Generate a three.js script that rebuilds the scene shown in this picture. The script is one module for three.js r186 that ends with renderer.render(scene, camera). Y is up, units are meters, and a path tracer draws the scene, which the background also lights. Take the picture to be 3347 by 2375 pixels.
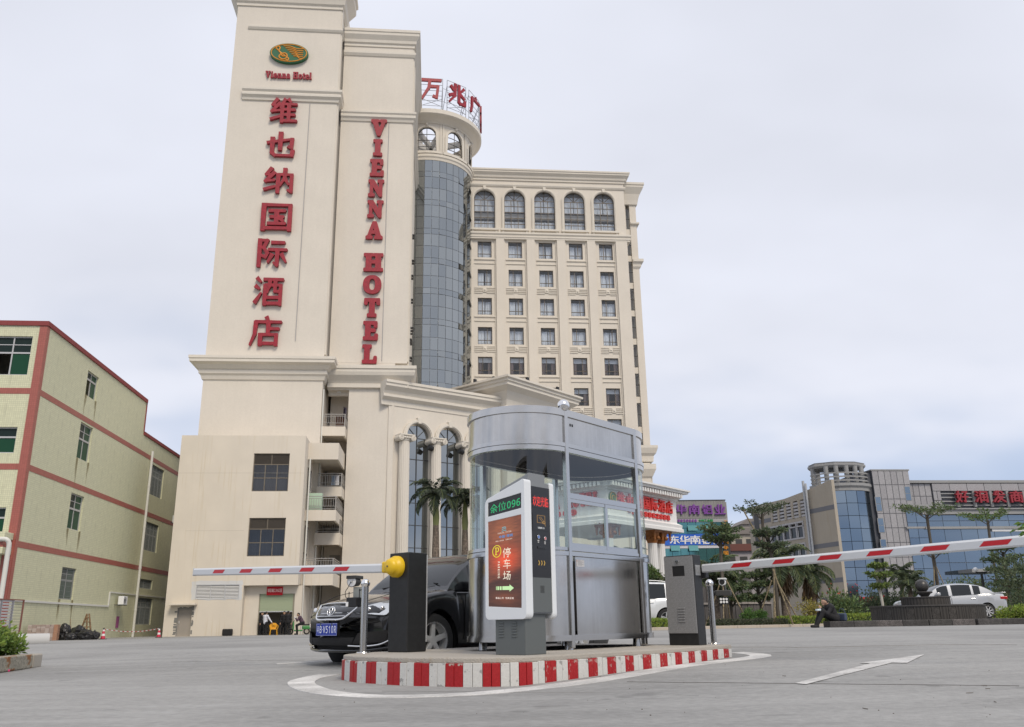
import * as THREE from 'three';
import { mergeGeometries, toCreasedNormals } from 'three/addons/utils/BufferGeometryUtils.js';
import { RoundedBoxGeometry } from 'three/addons/geometries/RoundedBoxGeometry.js';
import { MarchingCubes } from 'three/addons/objects/MarchingCubes.js';

// ---------- camera, sky, sun, exposure ----------
const F = 2800, CX = 1673.5, CY = 1187.5, PITCH = Math.atan(852.5 / F), ROLL = 0.0156, EYE = 0.5;
const scene = new THREE.Scene();
const camera = new THREE.PerspectiveCamera(2 * Math.atan(CY / F) * 180 / Math.PI, 3347 / 2375, 0.1, 3000);
camera.position.set(0, EYE, 0);
camera.rotation.order = 'YXZ';
camera.rotation.set(PITCH, 0, -ROLL);
camera.updateMatrixWorld();
const renderer = new THREE.WebGLRenderer({ antialias: true });
renderer.toneMapping = THREE.LinearToneMapping;
renderer.toneMappingExposure = 1.08;
renderer.shadowMap.enabled = true;
const sun = new THREE.DirectionalLight(0xfff1dc, 2.0);
sun.position.set(58, 140, 72);
sun.castShadow = true; sun.shadow.radius = 34; sun.shadow.mapSize.set(4096, 4096);
Object.assign(sun.shadow.camera, { left: -130, right: 130, top: 130, bottom: -130, near: 1, far: 420 });
scene.add(sun); sun.target.position.set(0, 0, -50); scene.add(sun.target);

let seed = 20240;
const rnd = () => { seed = (seed + 0x6d2b79f5) | 0; let t = Math.imul(seed ^ (seed >>> 15), 1 | seed); t = (t + Math.imul(t ^ (t >>> 7), 61 | t)) ^ t; return ((t ^ (t >>> 14)) >>> 0) / 4294967296; };
const rr = (a, b) => a + (b - a) * rnd();
const sm = (a, b, x) => { const t = Math.min(1, Math.max(0, (x - a) / (b - a))); return t * t * (3 - 2 * t); };
const lerp = (a, b, t) => a + (b - a) * t;
const hash = (x, y, z) => { let h = Math.imul(x | 0, 374761393) + Math.imul(y | 0, 668265263) + Math.imul(z | 0, 2147483647 - 1274126177); h = Math.imul(h ^ (h >>> 13), 1274126177); return ((h ^ (h >>> 16)) >>> 0) / 4294967296; };
const wrap = (i, n) => ((i % n) + n) % n;
function vnoise(x, y, px, py, s) { // tileable value noise, period px, py cells
  const i = Math.floor(x), j = Math.floor(y), u = sm(0, 1, x - i), v = sm(0, 1, y - j);
  const g = (a, b) => hash(wrap(a, px), wrap(b, py), s);
  return lerp(lerp(g(i, j), g(i + 1, j), u), lerp(g(i, j + 1), g(i + 1, j + 1), u), v);
}
function fbm(u, v, px, py, oct, s) { let a = 0, w = 0.5, n = 0; for (let k = 0; k < oct; k++) { a += w * vnoise(u * px, v * py, px, py, s + k * 17); n += w; w *= 0.5; px *= 2; py *= 2; } return a / n; }
function noise3(x, y, z, s) { const i = Math.floor(z), t = sm(0, 1, z - i); return lerp(vnoise(x, y, 1e6, 1e6, s + i * 31), vnoise(x, y, 1e6, 1e6, s + i * 31 + 31), t); }

// overcast sky: pale cloud deck with a bluer gap low over the horizon
const SKY_BLUE = [0.50, 0.60, 0.79], SKY_HAZE = [0.66, 0.69, 0.79], SKY_HIGH = [0.745, 0.77, 0.862];
{
  const W = 1024, H = 512, d = new Float32Array(W * H * 4);
  for (let j = 0; j < H; j++) for (let i = 0; i < W; i++) {
    const el = ((j + 0.5) / H - 0.5) * Math.PI, az = ((i + 0.5) / W - 0.5) * 2 * Math.PI;
    const x = Math.cos(el) * Math.cos(az), y = Math.sin(el), z = Math.cos(el) * Math.sin(az);
    let n = 0, w = 0.5; const q = 1 / (Math.max(y, 0) + 0.2);
    for (let k = 0; k < 6; k++) { const fq = 1.7 * 2 ** k; n += w * noise3(x * q * fq + 7.3, z * q * fq * 1.5 + 3.1, k * 3.7, 91 + k * 5); w *= 0.5; }
    const hz = sm(0.10, -0.01, y), t = sm(0.03, 0.27, y + (n - 0.5) * 0.42), b = 1 + (n - 0.5) * 0.3, o = (j * W + i) * 4;
    for (let c = 0; c < 3; c++) d[o + c] = y < -0.02 ? 0.3 : lerp(lerp(SKY_BLUE[c], SKY_HIGH[c], t), SKY_HAZE[c], hz * 0.75) * b;
    d[o + 3] = 1;
  }
  const t = new THREE.DataTexture(d, W, H, THREE.RGBAFormat, THREE.FloatType);
  t.mapping = THREE.EquirectangularReflectionMapping; t.magFilter = t.minFilter = THREE.LinearFilter; t.wrapS = THREE.RepeatWrapping; t.needsUpdate = true;
  scene.background = t; scene.environment = t;
}

// ---------- photo pixel -> place ----------
const V3 = (x, y, z) => new THREE.Vector3(x, y, z);
function ray(sx, sy) {
  const dx = sx - CX, dy = CY - sy, c = Math.cos(ROLL), s = Math.sin(ROLL), X = dx * c + dy * s, Y = -dx * s + dy * c;
  return V3(X, Y * Math.cos(PITCH) + F * Math.sin(PITCH), -(F * Math.cos(PITCH) - Y * Math.sin(PITCH)));
}
const onY = (sx, sy, y = 0) => { const d = ray(sx, sy), t = (y - EYE) / d.y; return V3(d.x * t, y, d.z * t); };
const atD = (sx, sy, D) => { const d = ray(sx, sy), t = -D / d.z; return V3(d.x * t, EYE + d.y * t, -D); };
// a building's own frame: turned about y by th, x along its front, z out of it
function frameOf(ox, oz, th) {
  const c = Math.cos(th), s = Math.sin(th);
  return { ox, oz, th, hit(sx, sy, b = 0) { const d = ray(sx, sy), t = (b + ox * s + oz * c) / (d.x * s + d.z * c), x = d.x * t - ox, z = d.z * t - oz; return [x * c - z * s, EYE + d.y * t]; } };
}

// ---------- building blocks ----------
const used = new Map();
function numbered(n) { const k = used.get(n) || 0; used.set(n, k + 1); return k ? n + '_' + String(k).padStart(3, '0') : n; }
function tag(o, label, category, group, kind) { if (label) o.userData.label = label; if (category) o.userData.category = category; if (group) o.userData.group = group; if (kind) o.userData.kind = kind; return o; }
function thing(name, label, category, pos = [0, 0, 0], turn = 0, group) {
  const o = new THREE.Group(); o.name = numbered(name); o.position.set(...pos); o.rotation.y = turn; scene.add(o); return tag(o, label, category, group);
}
const mg = (list) => { list = list.flat(9).filter(Boolean).map((g) => { const n = g.index ? g.toNonIndexed() : g; for (const k of Object.keys(n.attributes)) if (!['position', 'normal', 'uv'].includes(k)) n.deleteAttribute(k); return n; }); return list.length === 1 ? list[0] : mergeGeometries(list); };
function part(parent, name, geo, mat, label) {
  const m = new THREE.Mesh(Array.isArray(geo) ? mg(geo) : geo, mat); m.name = parent === scene ? numbered(name) : name; m.castShadow = m.receiveShadow = true;
  if (label) m.userData.label = label; parent.add(m); return m;
}
function one(name, geo, mat, label, category, group, pos, turn) { const m = part(scene, name, geo, mat); tag(m, label, category, group); if (pos) m.position.set(...pos); if (turn) m.rotation.y = turn; return m; }
function struct(name, geo, mat) { const m = part(scene, name, geo, mat); m.userData.kind = 'structure'; return m; }
function clone(o, pos, turn, label) { const c = o.clone(); c.name = numbered(o.name.replace(/_\d{3}$/, '')); c.userData = { ...o.userData }; if (label) c.userData.label = label; if (pos) c.position.set(...pos); if (turn !== undefined) c.rotation.y = turn; scene.add(c); return c; }
// uv in metres, by the way each face points
function muv(g, k = 1, ou = 0, ov = 0) {
  g = g.index ? g.toNonIndexed() : g; const p = g.attributes.position, uv = new Float32Array(p.count * 2), a = V3(), b = V3(), c = V3(), n = V3();
  for (let i = 0; i < p.count; i += 3) {
    a.fromBufferAttribute(p, i); b.fromBufferAttribute(p, i + 1); c.fromBufferAttribute(p, i + 2); n.copy(b).sub(a).cross(c.clone().sub(a));
    const X = Math.abs(n.x), Y = Math.abs(n.y), Z = Math.abs(n.z);
    for (let q = 0; q < 3; q++) { const v = [a, b, c][q], o = (i + q) * 2; if (Y >= X && Y >= Z) { uv[o] = v.x; uv[o + 1] = v.z; } else if (X > Z) { uv[o] = v.z; uv[o + 1] = v.y; } else { uv[o] = v.x; uv[o + 1] = v.y; } uv[o] = uv[o] * k + ou; uv[o + 1] = uv[o + 1] * k + ov; }
  }
  g.setAttribute('uv', new THREE.BufferAttribute(uv, 2)); return g;
}
const bx = (x0, x1, y0, y1, z0, z1) => muv(new THREE.BoxGeometry(x1 - x0, y1 - y0, z1 - z0).translate((x0 + x1) / 2, (y0 + y1) / 2, (z0 + z1) / 2));
const rbx = (x0, x1, y0, y1, z0, z1, r = 0.01, s = 2) => muv(new RoundedBoxGeometry(x1 - x0, y1 - y0, z1 - z0, s, r).translate((x0 + x1) / 2, (y0 + y1) / 2, (z0 + z1) / 2));
const cyl = (x, y0, y1, z, r0, r1 = r0, n = 20, open = false) => new THREE.CylinderGeometry(r1, r0, y1 - y0, n, 1, open).translate(x, (y0 + y1) / 2, z);
const sph = (x, y, z, r, n = 20, m = 14) => new THREE.SphereGeometry(r, n, m).translate(x, y, z);
const T = (g, x = 0, y = 0, z = 0) => g.translate(x, y, z);
function bar(a, b, r, n = 6, r2 = r) { // round bar between two points
  const A = V3(...a), B = V3(...b), d = B.clone().sub(A), L = d.length();
  return new THREE.CylinderGeometry(r2, r, L, n).translate(0, L / 2, 0).applyQuaternion(new THREE.Quaternion().setFromUnitVectors(V3(0, 1, 0), d.normalize())).translate(...a);
}
const tube = (pts, r, n = 24, m = 6, closed = false) => new THREE.TubeGeometry(new THREE.CatmullRomCurve3(pts.map((p) => V3(...p)), closed), n, r, m, closed);
const shapeOf = (pts) => new THREE.Shape(pts.map((p) => new THREE.Vector2(p[0], p[1])));
function ext(shape, depth, z = 0, bevel = 0, curve = 10) { return muv(new THREE.ExtrudeGeometry(shape, { depth: depth - 2 * bevel, bevelEnabled: bevel > 0, bevelSize: bevel, bevelThickness: bevel, bevelOffset: -bevel, bevelSegments: 2, curveSegments: curve }).translate(0, 0, z + bevel)); }
const rectPath = (x0, x1, y0, y1) => new THREE.Path([[x0, y0], [x1, y0], [x1, y1], [x0, y1]].map((p) => new THREE.Vector2(...p)));
function rrect(x0, x1, y0, y1, r) { const s = new THREE.Shape(); s.moveTo(x0 + r, y0); s.lineTo(x1 - r, y0); s.absarc(x1 - r, y0 + r, r, -Math.PI / 2, 0); s.lineTo(x1, y1 - r); s.absarc(x1 - r, y1 - r, r, 0, Math.PI / 2); s.lineTo(x0 + r, y1); s.absarc(x0 + r, y1 - r, r, Math.PI / 2, Math.PI); s.lineTo(x0, y0 + r); s.absarc(x0 + r, y0 + r, r, Math.PI, Math.PI * 1.5); return s; }
function archPath(cx, w, y0, y1, P = THREE.Path) { const r = w / 2, s = new P(); s.moveTo(cx - r, y0); s.lineTo(cx + r, y0); s.lineTo(cx + r, y1 - r); s.absarc(cx, y1 - r, r, 0, Math.PI); s.lineTo(cx - r, y0); return s; }
function archBand(cx, r0, r1, y0, ys) { const p = []; p.push([cx + r0, y0], [cx + r1, y0]); for (let k = 0; k <= 18; k++) p.push([cx + r1 * Math.cos(k / 18 * Math.PI), ys + r1 * Math.sin(k / 18 * Math.PI)]); p.push([cx - r1, y0], [cx - r0, y0]); for (let k = 18; k >= 0; k--) p.push([cx + r0 * Math.cos(k / 18 * Math.PI), ys + r0 * Math.sin(k / 18 * Math.PI)]); return shapeOf(p); }
// a profile (outward, up) swept along a plan polyline; corners mitred; out is to the right of travel
function sweep(plan, prof, closed = false) {
  const n = plan.length, P = [], N = [], U = []; const off = plan.map((p, i) => {
    const a = closed ? plan[wrap(i - 1, n)] : plan[Math.max(0, i - 1)], b = closed ? plan[(i + 1) % n] : plan[Math.min(n - 1, i + 1)];
    const nr = (q, w) => { const dx = w[0] - q[0], dz = w[1] - q[1], l = Math.hypot(dx, dz) || 1; return [-dz / l, dx / l]; };
    let n1 = a === p ? nr(p, b) : nr(a, p), n2 = b === p ? nr(a, p) : nr(p, b); const mx = n1[0] + n2[0], mz = n1[1] + n2[1], k = 2 / (mx * mx + mz * mz); return [mx * k, mz * k];
  });
  const at = (i, j) => [plan[i][0] + off[i][0] * prof[j][0], prof[j][1], plan[i][1] + off[i][1] * prof[j][0]];
  const tri = (a, b, c) => P.push(...a, ...b, ...c);
  for (let i = 0; i < (closed ? n : n - 1); i++) for (let j = 0; j < prof.length - 1; j++) { const k = (i + 1) % n, a = at(i, j), b = at(k, j), c = at(k, j + 1), d = at(i, j + 1); tri(a, b, c); tri(a, c, d); }
  if (!closed) for (const i of [0, n - 1]) { const tris = THREE.ShapeUtils.triangulateShape(prof.map((p) => new THREE.Vector2(...p)), []); for (const t of tris) { const q = t.map((j) => at(i, j)); i ? tri(...q) : tri(...q.reverse()); } }
  const g = new THREE.BufferGeometry(); g.setAttribute('position', new THREE.Float32BufferAttribute(P, 3)); g.computeVertexNormals(); return muv(g);
}

// ---------- textures ----------
function tex(w, h, fn, rep = 1, srgb = true) {
  const d = new Uint8Array(w * h * 4);
  for (let j = 0; j < h; j++) for (let i = 0; i < w; i++) { const c = fn(i / w, j / h, i, j), o = (j * w + i) * 4; const q = Array.isArray(c) ? c : [c, c, c]; for (let k = 0; k < 3; k++) d[o + k] = Math.max(0, Math.min(255, q[k] * 255)); d[o + 3] = 255; }
  const t = new THREE.DataTexture(d, w, h); t.wrapS = t.wrapT = THREE.RepeatWrapping; t.magFilter = THREE.LinearFilter; t.minFilter = THREE.LinearMipmapLinearFilter; t.generateMipmaps = true; t.repeat.set(...(Array.isArray(rep) ? rep : [rep, rep])); if (srgb) t.colorSpace = THREE.SRGBColorSpace; t.needsUpdate = true; return t;
}
const rep = (t, a, b = a) => { const c = t.clone(); c.repeat.set(a, b); c.needsUpdate = true; return c; };
function canvasTex(w, h, draw) { const c = document.createElement('canvas'); c.width = w; c.height = h; draw(c.getContext('2d'), w, h); const t = new THREE.CanvasTexture(c); t.colorSpace = THREE.SRGBColorSpace; t.magFilter = THREE.LinearFilter; return t; }
const TX = {
  plaster: tex(512, 512, (u, v) => { const a = fbm(u, v, 5, 4, 5, 3), b = fbm(u, v, 60, 3, 3, 8), c = fbm(u, v, 120, 120, 1, 5); return 0.955 + (a - 0.5) * 0.05 + (b - 0.5) * 0.014 + (c - 0.5) * 0.02; }, 1 / 11),
  dirty: tex(512, 512, (u, v) => { const a = fbm(u, v, 4, 4, 5, 13), b = fbm(u, v, 48, 2, 3, 18), st = sm(0.6, 0.85, b) * sm(0.35, 0.7, a), k = 0.955 + (a - 0.5) * 0.06 - st * 0.035; return [k, k * (1 - st * 0.015), k * (1 - st * 0.05)]; }, 1 / 6),
  concrete: tex(1024, 1024, (u, v) => { const a = fbm(u, v, 4, 4, 6, 21), b = fbm(u, v, 3, 40, 4, 27), g = fbm(u, v, 220, 220, 2, 29), s = sm(0.80, 0.9, fbm(u, v, 30, 30, 2, 33)); const k = 0.9 + (a - 0.5) * 0.22 + (b - 0.5) * 0.13 + (g - 0.5) * 0.12 - s * 0.1; return [k, k * 0.997, k * 0.985]; }, 1 / 9),
  fine: tex(256, 256, (u, v) => 0.9 + (fbm(u, v, 24, 24, 4, 41) - 0.5) * 0.3),
  bump: tex(256, 256, (u, v) => fbm(u, v, 40, 40, 3, 47), 1, false),
  steel: tex(512, 512, (u, v) => { const a = fbm(u, v, 90, 2, 3, 51), b = fbm(u, v, 6, 2, 4, 57), c = fbm(u, v, 20, 20, 3, 59); return 0.9 + (a - 0.5) * 0.04 + (b - 0.5) * 0.12 + (c - 0.5) * 0.04; }, 0.5),
  steelR: tex(512, 512, (u, v) => { const a = fbm(u, v, 90, 3, 3, 51), b = fbm(u, v, 5, 4, 4, 57); return [0.3, 0.19 + (a - 0.5) * 0.05 + (b - 0.5) * 0.14, 0.3]; }, 0.5, false),
  mosaic: tex(512, 512, (u, v, i, j) => { const n = 16, x = (u * n) % 1, y = (v * n) % 1, gap = x < 0.13 || y < 0.13, t = hash(Math.floor(u * n), Math.floor(v * n), 5), st = sm(0.55, 0.8, fbm(u, v, 10, 2, 3, 63)); const k = (gap ? 0.87 : 0.95 + t * 0.05) - st * 0.05; return [k, k, k * (gap ? 1.0 : 1)]; }, 1 / 1.9),
  stone: tex(256, 256, (u, v) => { const a = fbm(u, v, 64, 64, 2, 71), b = fbm(u, v, 6, 6, 4, 73); return 0.72 + (a - 0.5) * 0.7 + (b - 0.5) * 0.3; }, 1.5),
  ribs: tex(256, 64, (u, v) => { const a = 0.5 + 0.5 * Math.cos(u * 24 * Math.PI * 2), b = fbm(u, v, 40, 2, 3, 75); return 0.6 + a * 0.3 + (b - 0.5) * 0.2; }, 1 / 2),
  bark: tex(128, 256, (u, v) => { const b = fbm(u, v, 8, 30, 3, 81), r = Math.abs(Math.sin(v * 40)); return 0.75 + (b - 0.5) * 0.6 - (r < 0.12 ? 0.2 : 0); }),
};
// ---------- materials (base colours are linear) ----------
const mat = (r, g, b, rough = 0.8, o = {}) => { const m = new THREE.MeshPhysicalMaterial({ roughness: rough, side: THREE.DoubleSide, ...o }); m.color.setRGB(r, g, b); return m; };
const M = {
  cream: mat(0.73, 0.678, 0.60, 0.85, { map: TX.plaster }),
  creamTrim: mat(0.73, 0.683, 0.605, 0.8, { map: TX.plaster }),
  creamDirty: mat(0.73, 0.668, 0.575, 0.88, { map: TX.dirty }),
  whitePlaster: mat(0.80, 0.80, 0.795, 0.75, { map: TX.plaster }),
  patch: mat(0.66, 0.67, 0.68, 0.9, { map: TX.dirty }),
  red: mat(0.36, 0.012, 0.028, 0.45, { map: TX.fine }),
  redSign: mat(0.55, 0.02, 0.012, 0.5),
  bronze: mat(0.12, 0.10, 0.08, 0.5, { metalness: 0.3 }),
  darkFrame: mat(0.05, 0.05, 0.05, 0.5),
  glassRoom: mat(0.86, 0.90, 0.94, 0.02, { transmission: 1, thickness: 0, ior: 1.7 }),
  glassClear: mat(0.84, 0.90, 0.87, 0.0, { transmission: 1, thickness: 0, ior: 1.75 }),
  mirror: mat(0.30, 0.318, 0.322, 0.03, { metalness: 0.95 }),
  mirrorBlue: mat(0.205, 0.26, 0.315, 0.05, { metalness: 0.92 }),
  mirrorTeal: mat(0.10, 0.26, 0.27, 0.1, { metalness: 0.7 }),
  room: mat(0.30, 0.29, 0.28, 0.95),
  curtain: mat(0.72, 0.74, 0.78, 0.95),
  curtainBrown: mat(0.20, 0.15, 0.14, 0.95),
  black: mat(0.012, 0.012, 0.013, 0.45),
  blackCloth: mat(0.012, 0.012, 0.014, 0.9),
  steel: mat(0.66, 0.645, 0.62, 1, { metalness: 1, map: TX.steel, roughnessMap: TX.steelR }),
  steelPlain: mat(0.54, 0.53, 0.515, 0.2, { metalness: 1 }),
  chrome: mat(0.8, 0.8, 0.8, 0.06, { metalness: 1 }),
  alu: mat(0.62, 0.63, 0.64, 0.45, { metalness: 0.6 }),
  white: mat(0.78, 0.79, 0.80, 0.4),
  pvc: mat(0.62, 0.62, 0.58, 0.6),
  rubber: mat(0.014, 0.014, 0.015, 0.85),
  wood: mat(0.42, 0.33, 0.22, 0.85, { map: TX.bark }),
};
// road surface: level at the gate, rising a little towards the forecourt on the right
function ground(x, z) { const D = -z, s = x * 0.6 + D * 0.8, w = x * 0.8 - D * 0.6; return 0.26 * (1 - Math.exp(-Math.max(0, s - 6) / 9)) * sm(-55, -22, w); }
function onGround(sx, sy, lift = 0) { let y = 0, p; for (let k = 0; k < 12; k++) { p = onY(sx, sy, Math.min(y + lift, EYE - 0.04)); y = ground(p.x, p.z); } p.y = y + lift; return p; }
// ---------- lettering: strokes on a 100 x 100 square, y down ----------
const SILK = '28 4 12 28 31 30/38 20 10 54 37 50/6 86 39 74', WATER = '9 10 22 22/5 36 18 45/5 90 24 60', MAN = '25 4 4 44/16 30 16 98', EARTH = '4 36 37 36/20 8 20 80/2 86 39 74', DOOR = '40 6 46 15/38 22 38 96/52 12 92 12 92 92 82 88';
const GL = {
  维: SILK + '/56 4 40 38/47 28 47 97/68 4 77 16/48 24 97 24/48 46 92 46/48 67 92 67/48 91 99 91/71 24 71 91',
  也: '14 45 86 30 84 62 74 58/52 6 52 70/29 26 29 82 38 91 87 91 89 72',
  纳: SILK + '/50 26 50 97/50 28 93 28 93 92 82 87/71 5 71 40 57 70/72 44 84 66',
  国: '13 9 13 95/13 12 87 12 87 95/13 88 87 88/28 31 72 31/32 51 68 51/26 73 74 73/50 31 50 73/61 57 69 65',
  际: '14 9 14 97/14 12 37 12 26 36 39 54 33 67 20 62/50 18 89 18/42 42 97 42/70 42 70 92 60 85/54 58 42 83/83 56 97 81',
  酒: WATER + '/32 14 97 14/38 33 38 97/38 33 91 33 91 97/38 92 91 92/38 73 91 73/54 14 52 36 45 57/72 14 72 53 87 54',
  店: '50 2 57 14/16 18 95 18/18 18 16 60 4 95/57 26 57 58/57 41 89 41/34 59 34 96/34 61 83 61 83 96/34 90 83 90',
  万: '7 16 93 16/43 16 38 50 9 95/40 43 81 43 75 90 58 84',
  兆: '40 6 38 60 8 95/61 6 61 84 69 91 95 91 95 73/15 20 30 37/7 67 35 52/89 16 70 35/67 46 93 63',
  广: '50 3 57 14/14 20 93 20/16 20 14 62 4 95',
  场: EARTH + '/46 14 89 14 50 45 95 45 85 93 72 87/65 46 38 85/80 46 53 95',
  好: '24 6 12 56 41 91/43 32 30 67 4 93/2 32 47 32/54 14 93 14 75 36/75 36 75 91 62 85/48 53 99 53',
  润: WATER + '/' + DOOR + '/50 35 81 35/52 55 79 55/48 79 83 79/65 35 65 79',
  发: '32 7 18 36 93 36/47 5 40 50 6 95/40 56 77 56 30 97/44 62 95 95/66 8 81 22',
  商: '50 1 53 12/6 16 95 16/34 20 40 32/66 20 60 32/12 37 12 97/12 37 89 37 89 95 78 91/41 42 26 58/58 42 75 57/34 63 34 88/34 63 67 63 67 88/34 85 67 85',
  华: '26 5 6 41/18 28 18 55/83 14 48 33/50 5 50 42 60 49 91 49 91 34/5 67 96 67/50 54 50 99',
  南: '10 18 91 18/50 3 50 34/14 34 14 97/14 34 87 34 87 95 76 91/36 42 42 52/64 42 58 52/30 57 71 57/26 73 75 73/50 57 50 95',
  铝: '22 5 4 40/14 28 41 28/10 48 41 48/6 67 41 67/24 48 24 93 42 80/52 10 52 43/52 12 91 12 91 43/52 40 91 40/46 56 46 97/46 58 97 58 97 97/46 92 97 92',
  业: '36 9 36 90/64 9 64 90/9 32 24 71/91 32 76 71/3 93 97 93',
  东: '14 20 89 20/45 3 26 51 89 51/54 34 54 93 42 87/30 64 11 88/74 64 93 87',
  材: '4 32 45 32/24 3 24 99/24 34 4 71/26 40 43 61/50 32 99 32/78 3 78 93 66 87/76 36 47 82',
  工: '14 16 87 16/50 16 50 89/5 89 95 89',
  停: MAN + '/62 2 66 10/32 16 99 16/44 25 44 41/44 25 85 25 85 41/44 40 85 40/34 62 34 51 97 51 93 62/42 67 89 67/66 67 66 97 54 91',
  车: '12 18 89 18/45 3 24 48 87 48/4 71 97 71/54 34 54 99',
  余: '50 3 6 49/50 3 95 49/28 44 73 44/13 63 87 63/50 44 50 95 40 89/30 71 13 91/70 71 87 91',
  位: MAN + '/62 3 68 14/36 25 97 25/46 37 54 79/87 35 75 85/32 91 99 91',
  欢: '6 18 41 18 8 87/10 38 43 85/60 3 48 37/56 20 95 20 87 38/72 34 68 62 44 95/72 50 97 95',
  迎: '10 8 20 20/4 40 20 40 20 75 4 91/20 80 40 93 99 93/54 8 36 18/36 18 36 67 54 57/62 14 62 79/62 14 91 14 91 61 80 57',
  光: '50 3 50 45/18 12 30 35/83 10 68 35/4 47 97 47/36 47 32 73 6 95/62 47 62 83 70 91 95 91 95 75',
  临: '10 14 10 87/24 4 24 97/52 4 36 41/48 20 97 20/64 28 74 41/40 53 40 95/40 53 95 53 95 95/40 91 95 91/67 53 67 91',
  项: '4 20 41 20/22 20 22 71/2 78 43 66/46 12 99 12/70 12 62 27/52 28 52 71/52 28 93 28 93 71/72 38 70 65 44 97/76 75 97 95',
  目: '22 8 22 97/22 10 79 10 79 97/22 38 79 38/22 65 79 65/22 92 79 92',
  施: '22 3 26 14/4 24 47 24/22 24 18 61 4 95/20 48 43 48 38 91 28 87/62 3 50 33/58 18 99 18/46 49 95 37 93 69 84 66/70 28 70 79/56 44 56 86 64 93 99 93 99 79',
  办: '18 30 79 30 71 91 56 85/46 5 40 57 10 95/16 48 6 71/84 46 95 67',
  公: '36 7 7 51/62 5 95 49/46 46 20 87 81 83/66 64 89 95',
  室: '50 1 52 10/8 28 8 14 93 14 89 28/22 37 81 37/50 37 28 57 77 54/64 44 83 61/22 75 81 75/50 58 50 95/5 95 95 95',
  中: '15 26 15 67/15 26 85 26 85 67/15 63 85 63/50 3 50 99',
  深: WATER + '/34 22 34 8 95 8 93 22/52 24 38 41/74 22 91 38/34 54 97 54/64 38 64 99/62 58 36 89/66 58 97 89',
  圳: EARTH + '/50 8 48 61 38 95/70 12 70 87/92 5 92 99',
  上: '50 5 50 91/50 42 83 42/5 91 95 91',
  市: '50 1 52 14/6 20 95 20/22 38 22 83/22 38 81 38 81 81 70 77/50 22 50 99',
  品: '30 8 70 8 70 40 30 40 30 8/8 54 44 54 44 94 8 94 8 54/56 54 92 54 92 94 56 94 56 54',
  新: '26 1 30 10/8 16 49 16/16 20 20 32/40 20 34 32/4 37 53 37/6 55 51 55/28 37 28 97 18 91/24 62 8 85/34 62 49 81/90 5 60 16/60 16 58 61 46 95/60 44 99 44/80 44 80 99',
  经: SILK + '/50 12 89 12 44 49/66 30 97 49/48 61 93 61/70 61 70 93/42 93 99 93',
  典: '22 16 22 67/22 16 81 16 81 67/40 4 40 67/62 4 62 67/22 40 81 40/4 69 97 69/34 75 14 97/66 75 89 97',
  呈: '26 8 75 8 75 37 26 37 26 8/20 53 81 53/24 73 77 73/7 95 93 95/50 53 50 95',
  现: '4 14 41 14/6 46 39 46/2 85 43 75/22 14 22 79/52 10 52 63/52 10 91 10 91 63/70 24 66 63 42 97/74 59 74 87 80 93 99 91 99 77',
  卡: '48 3 48 47/48 22 81 22/5 49 95 49/50 49 50 99/52 65 79 79',
  请: '12 8 22 18/4 36 20 36 20 85 32 77/40 16 95 16/44 30 91 30/36 44 99 44/68 4 68 44/46 57 46 97/46 57 91 57 91 95/46 70 91 70/46 83 91 83',
  刷: '8 10 57 10 57 28 8 28/10 10 10 61 2 95/20 45 20 85/20 45 55 45 55 81/36 30 36 97/70 14 70 75/92 4 92 95 82 89',
  粤: '50 0 42 8/20 10 20 54/20 10 80 10 80 54/20 53 80 53/50 14 50 50/30 32 70 32/4 64 97 64/40 64 34 78 77 78 69 98 55 93',
};
const strokesOf = (ch) => (GL[ch] || '').split('/').map((s) => { const n = s.trim().split(/\s+/).map(Number), p = []; for (let i = 0; i + 1 < n.length; i += 2) p.push([n[i], n[i + 1]]); return p; });
// draws one character into a canvas square; wide strokes run down, thinner ones across
function drawGlyph(c, ch, x, y, s, sy = s, w = 11, wh = w * 0.8, brush = 0) {
  c.lineJoin = 'miter'; c.miterLimit = 3;
  for (const st of strokesOf(ch)) for (let i = 0; i + 1 < st.length; i++) {
    const [a, b] = [st[i], st[i + 1]], dx = b[0] - a[0], dy = b[1] - a[1], L = Math.hypot(dx, dy), flat = Math.abs(dx) > Math.abs(dy) * 2.2, q = flat ? wh : w;
    const nx = -dy / L * q / 2, ny = dx / L * q / 2, e0 = i ? q * 0.42 : q * 0.25, e1 = i + 2 < st.length ? q * 0.42 : q * 0.25, ax = a[0] - dx / L * e0, ay = a[1] - dy / L * e0, bx_ = b[0] + dx / L * e1, by = b[1] + dy / L * e1;
    const k0 = brush && !i ? 1 + brush * 0.35 : 1, k1 = brush && i + 2 >= st.length ? (flat ? 1 + brush * 0.2 : Math.abs(dx) > 6 ? 1 - brush * 0.45 : 1 + brush * 0.12) : 1;
    c.beginPath(); const P = (px, py, f) => c[f](x + px / 100 * s, y + py / 100 * sy);
    P(ax + nx * k0, ay + ny * k0, 'moveTo'); P(bx_ + nx * k1, by + ny * k1, 'lineTo');
    if (brush && flat && i + 2 >= st.length) P(bx_ + 3, by - q * 0.1, 'lineTo');
    P(bx_ - nx * k1, by - ny * k1, 'lineTo'); P(ax - nx * k0, ay - ny * k0, 'lineTo'); c.closePath(); c.fill();
  }
}
const drawText = (c, str, x, y, s, gap = 0.08, w = 12, sy = s) => [...str].forEach((ch, i) => GL[ch] && drawGlyph(c, ch, x + i * s * (1 + gap), y, s, sy, w));
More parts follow.
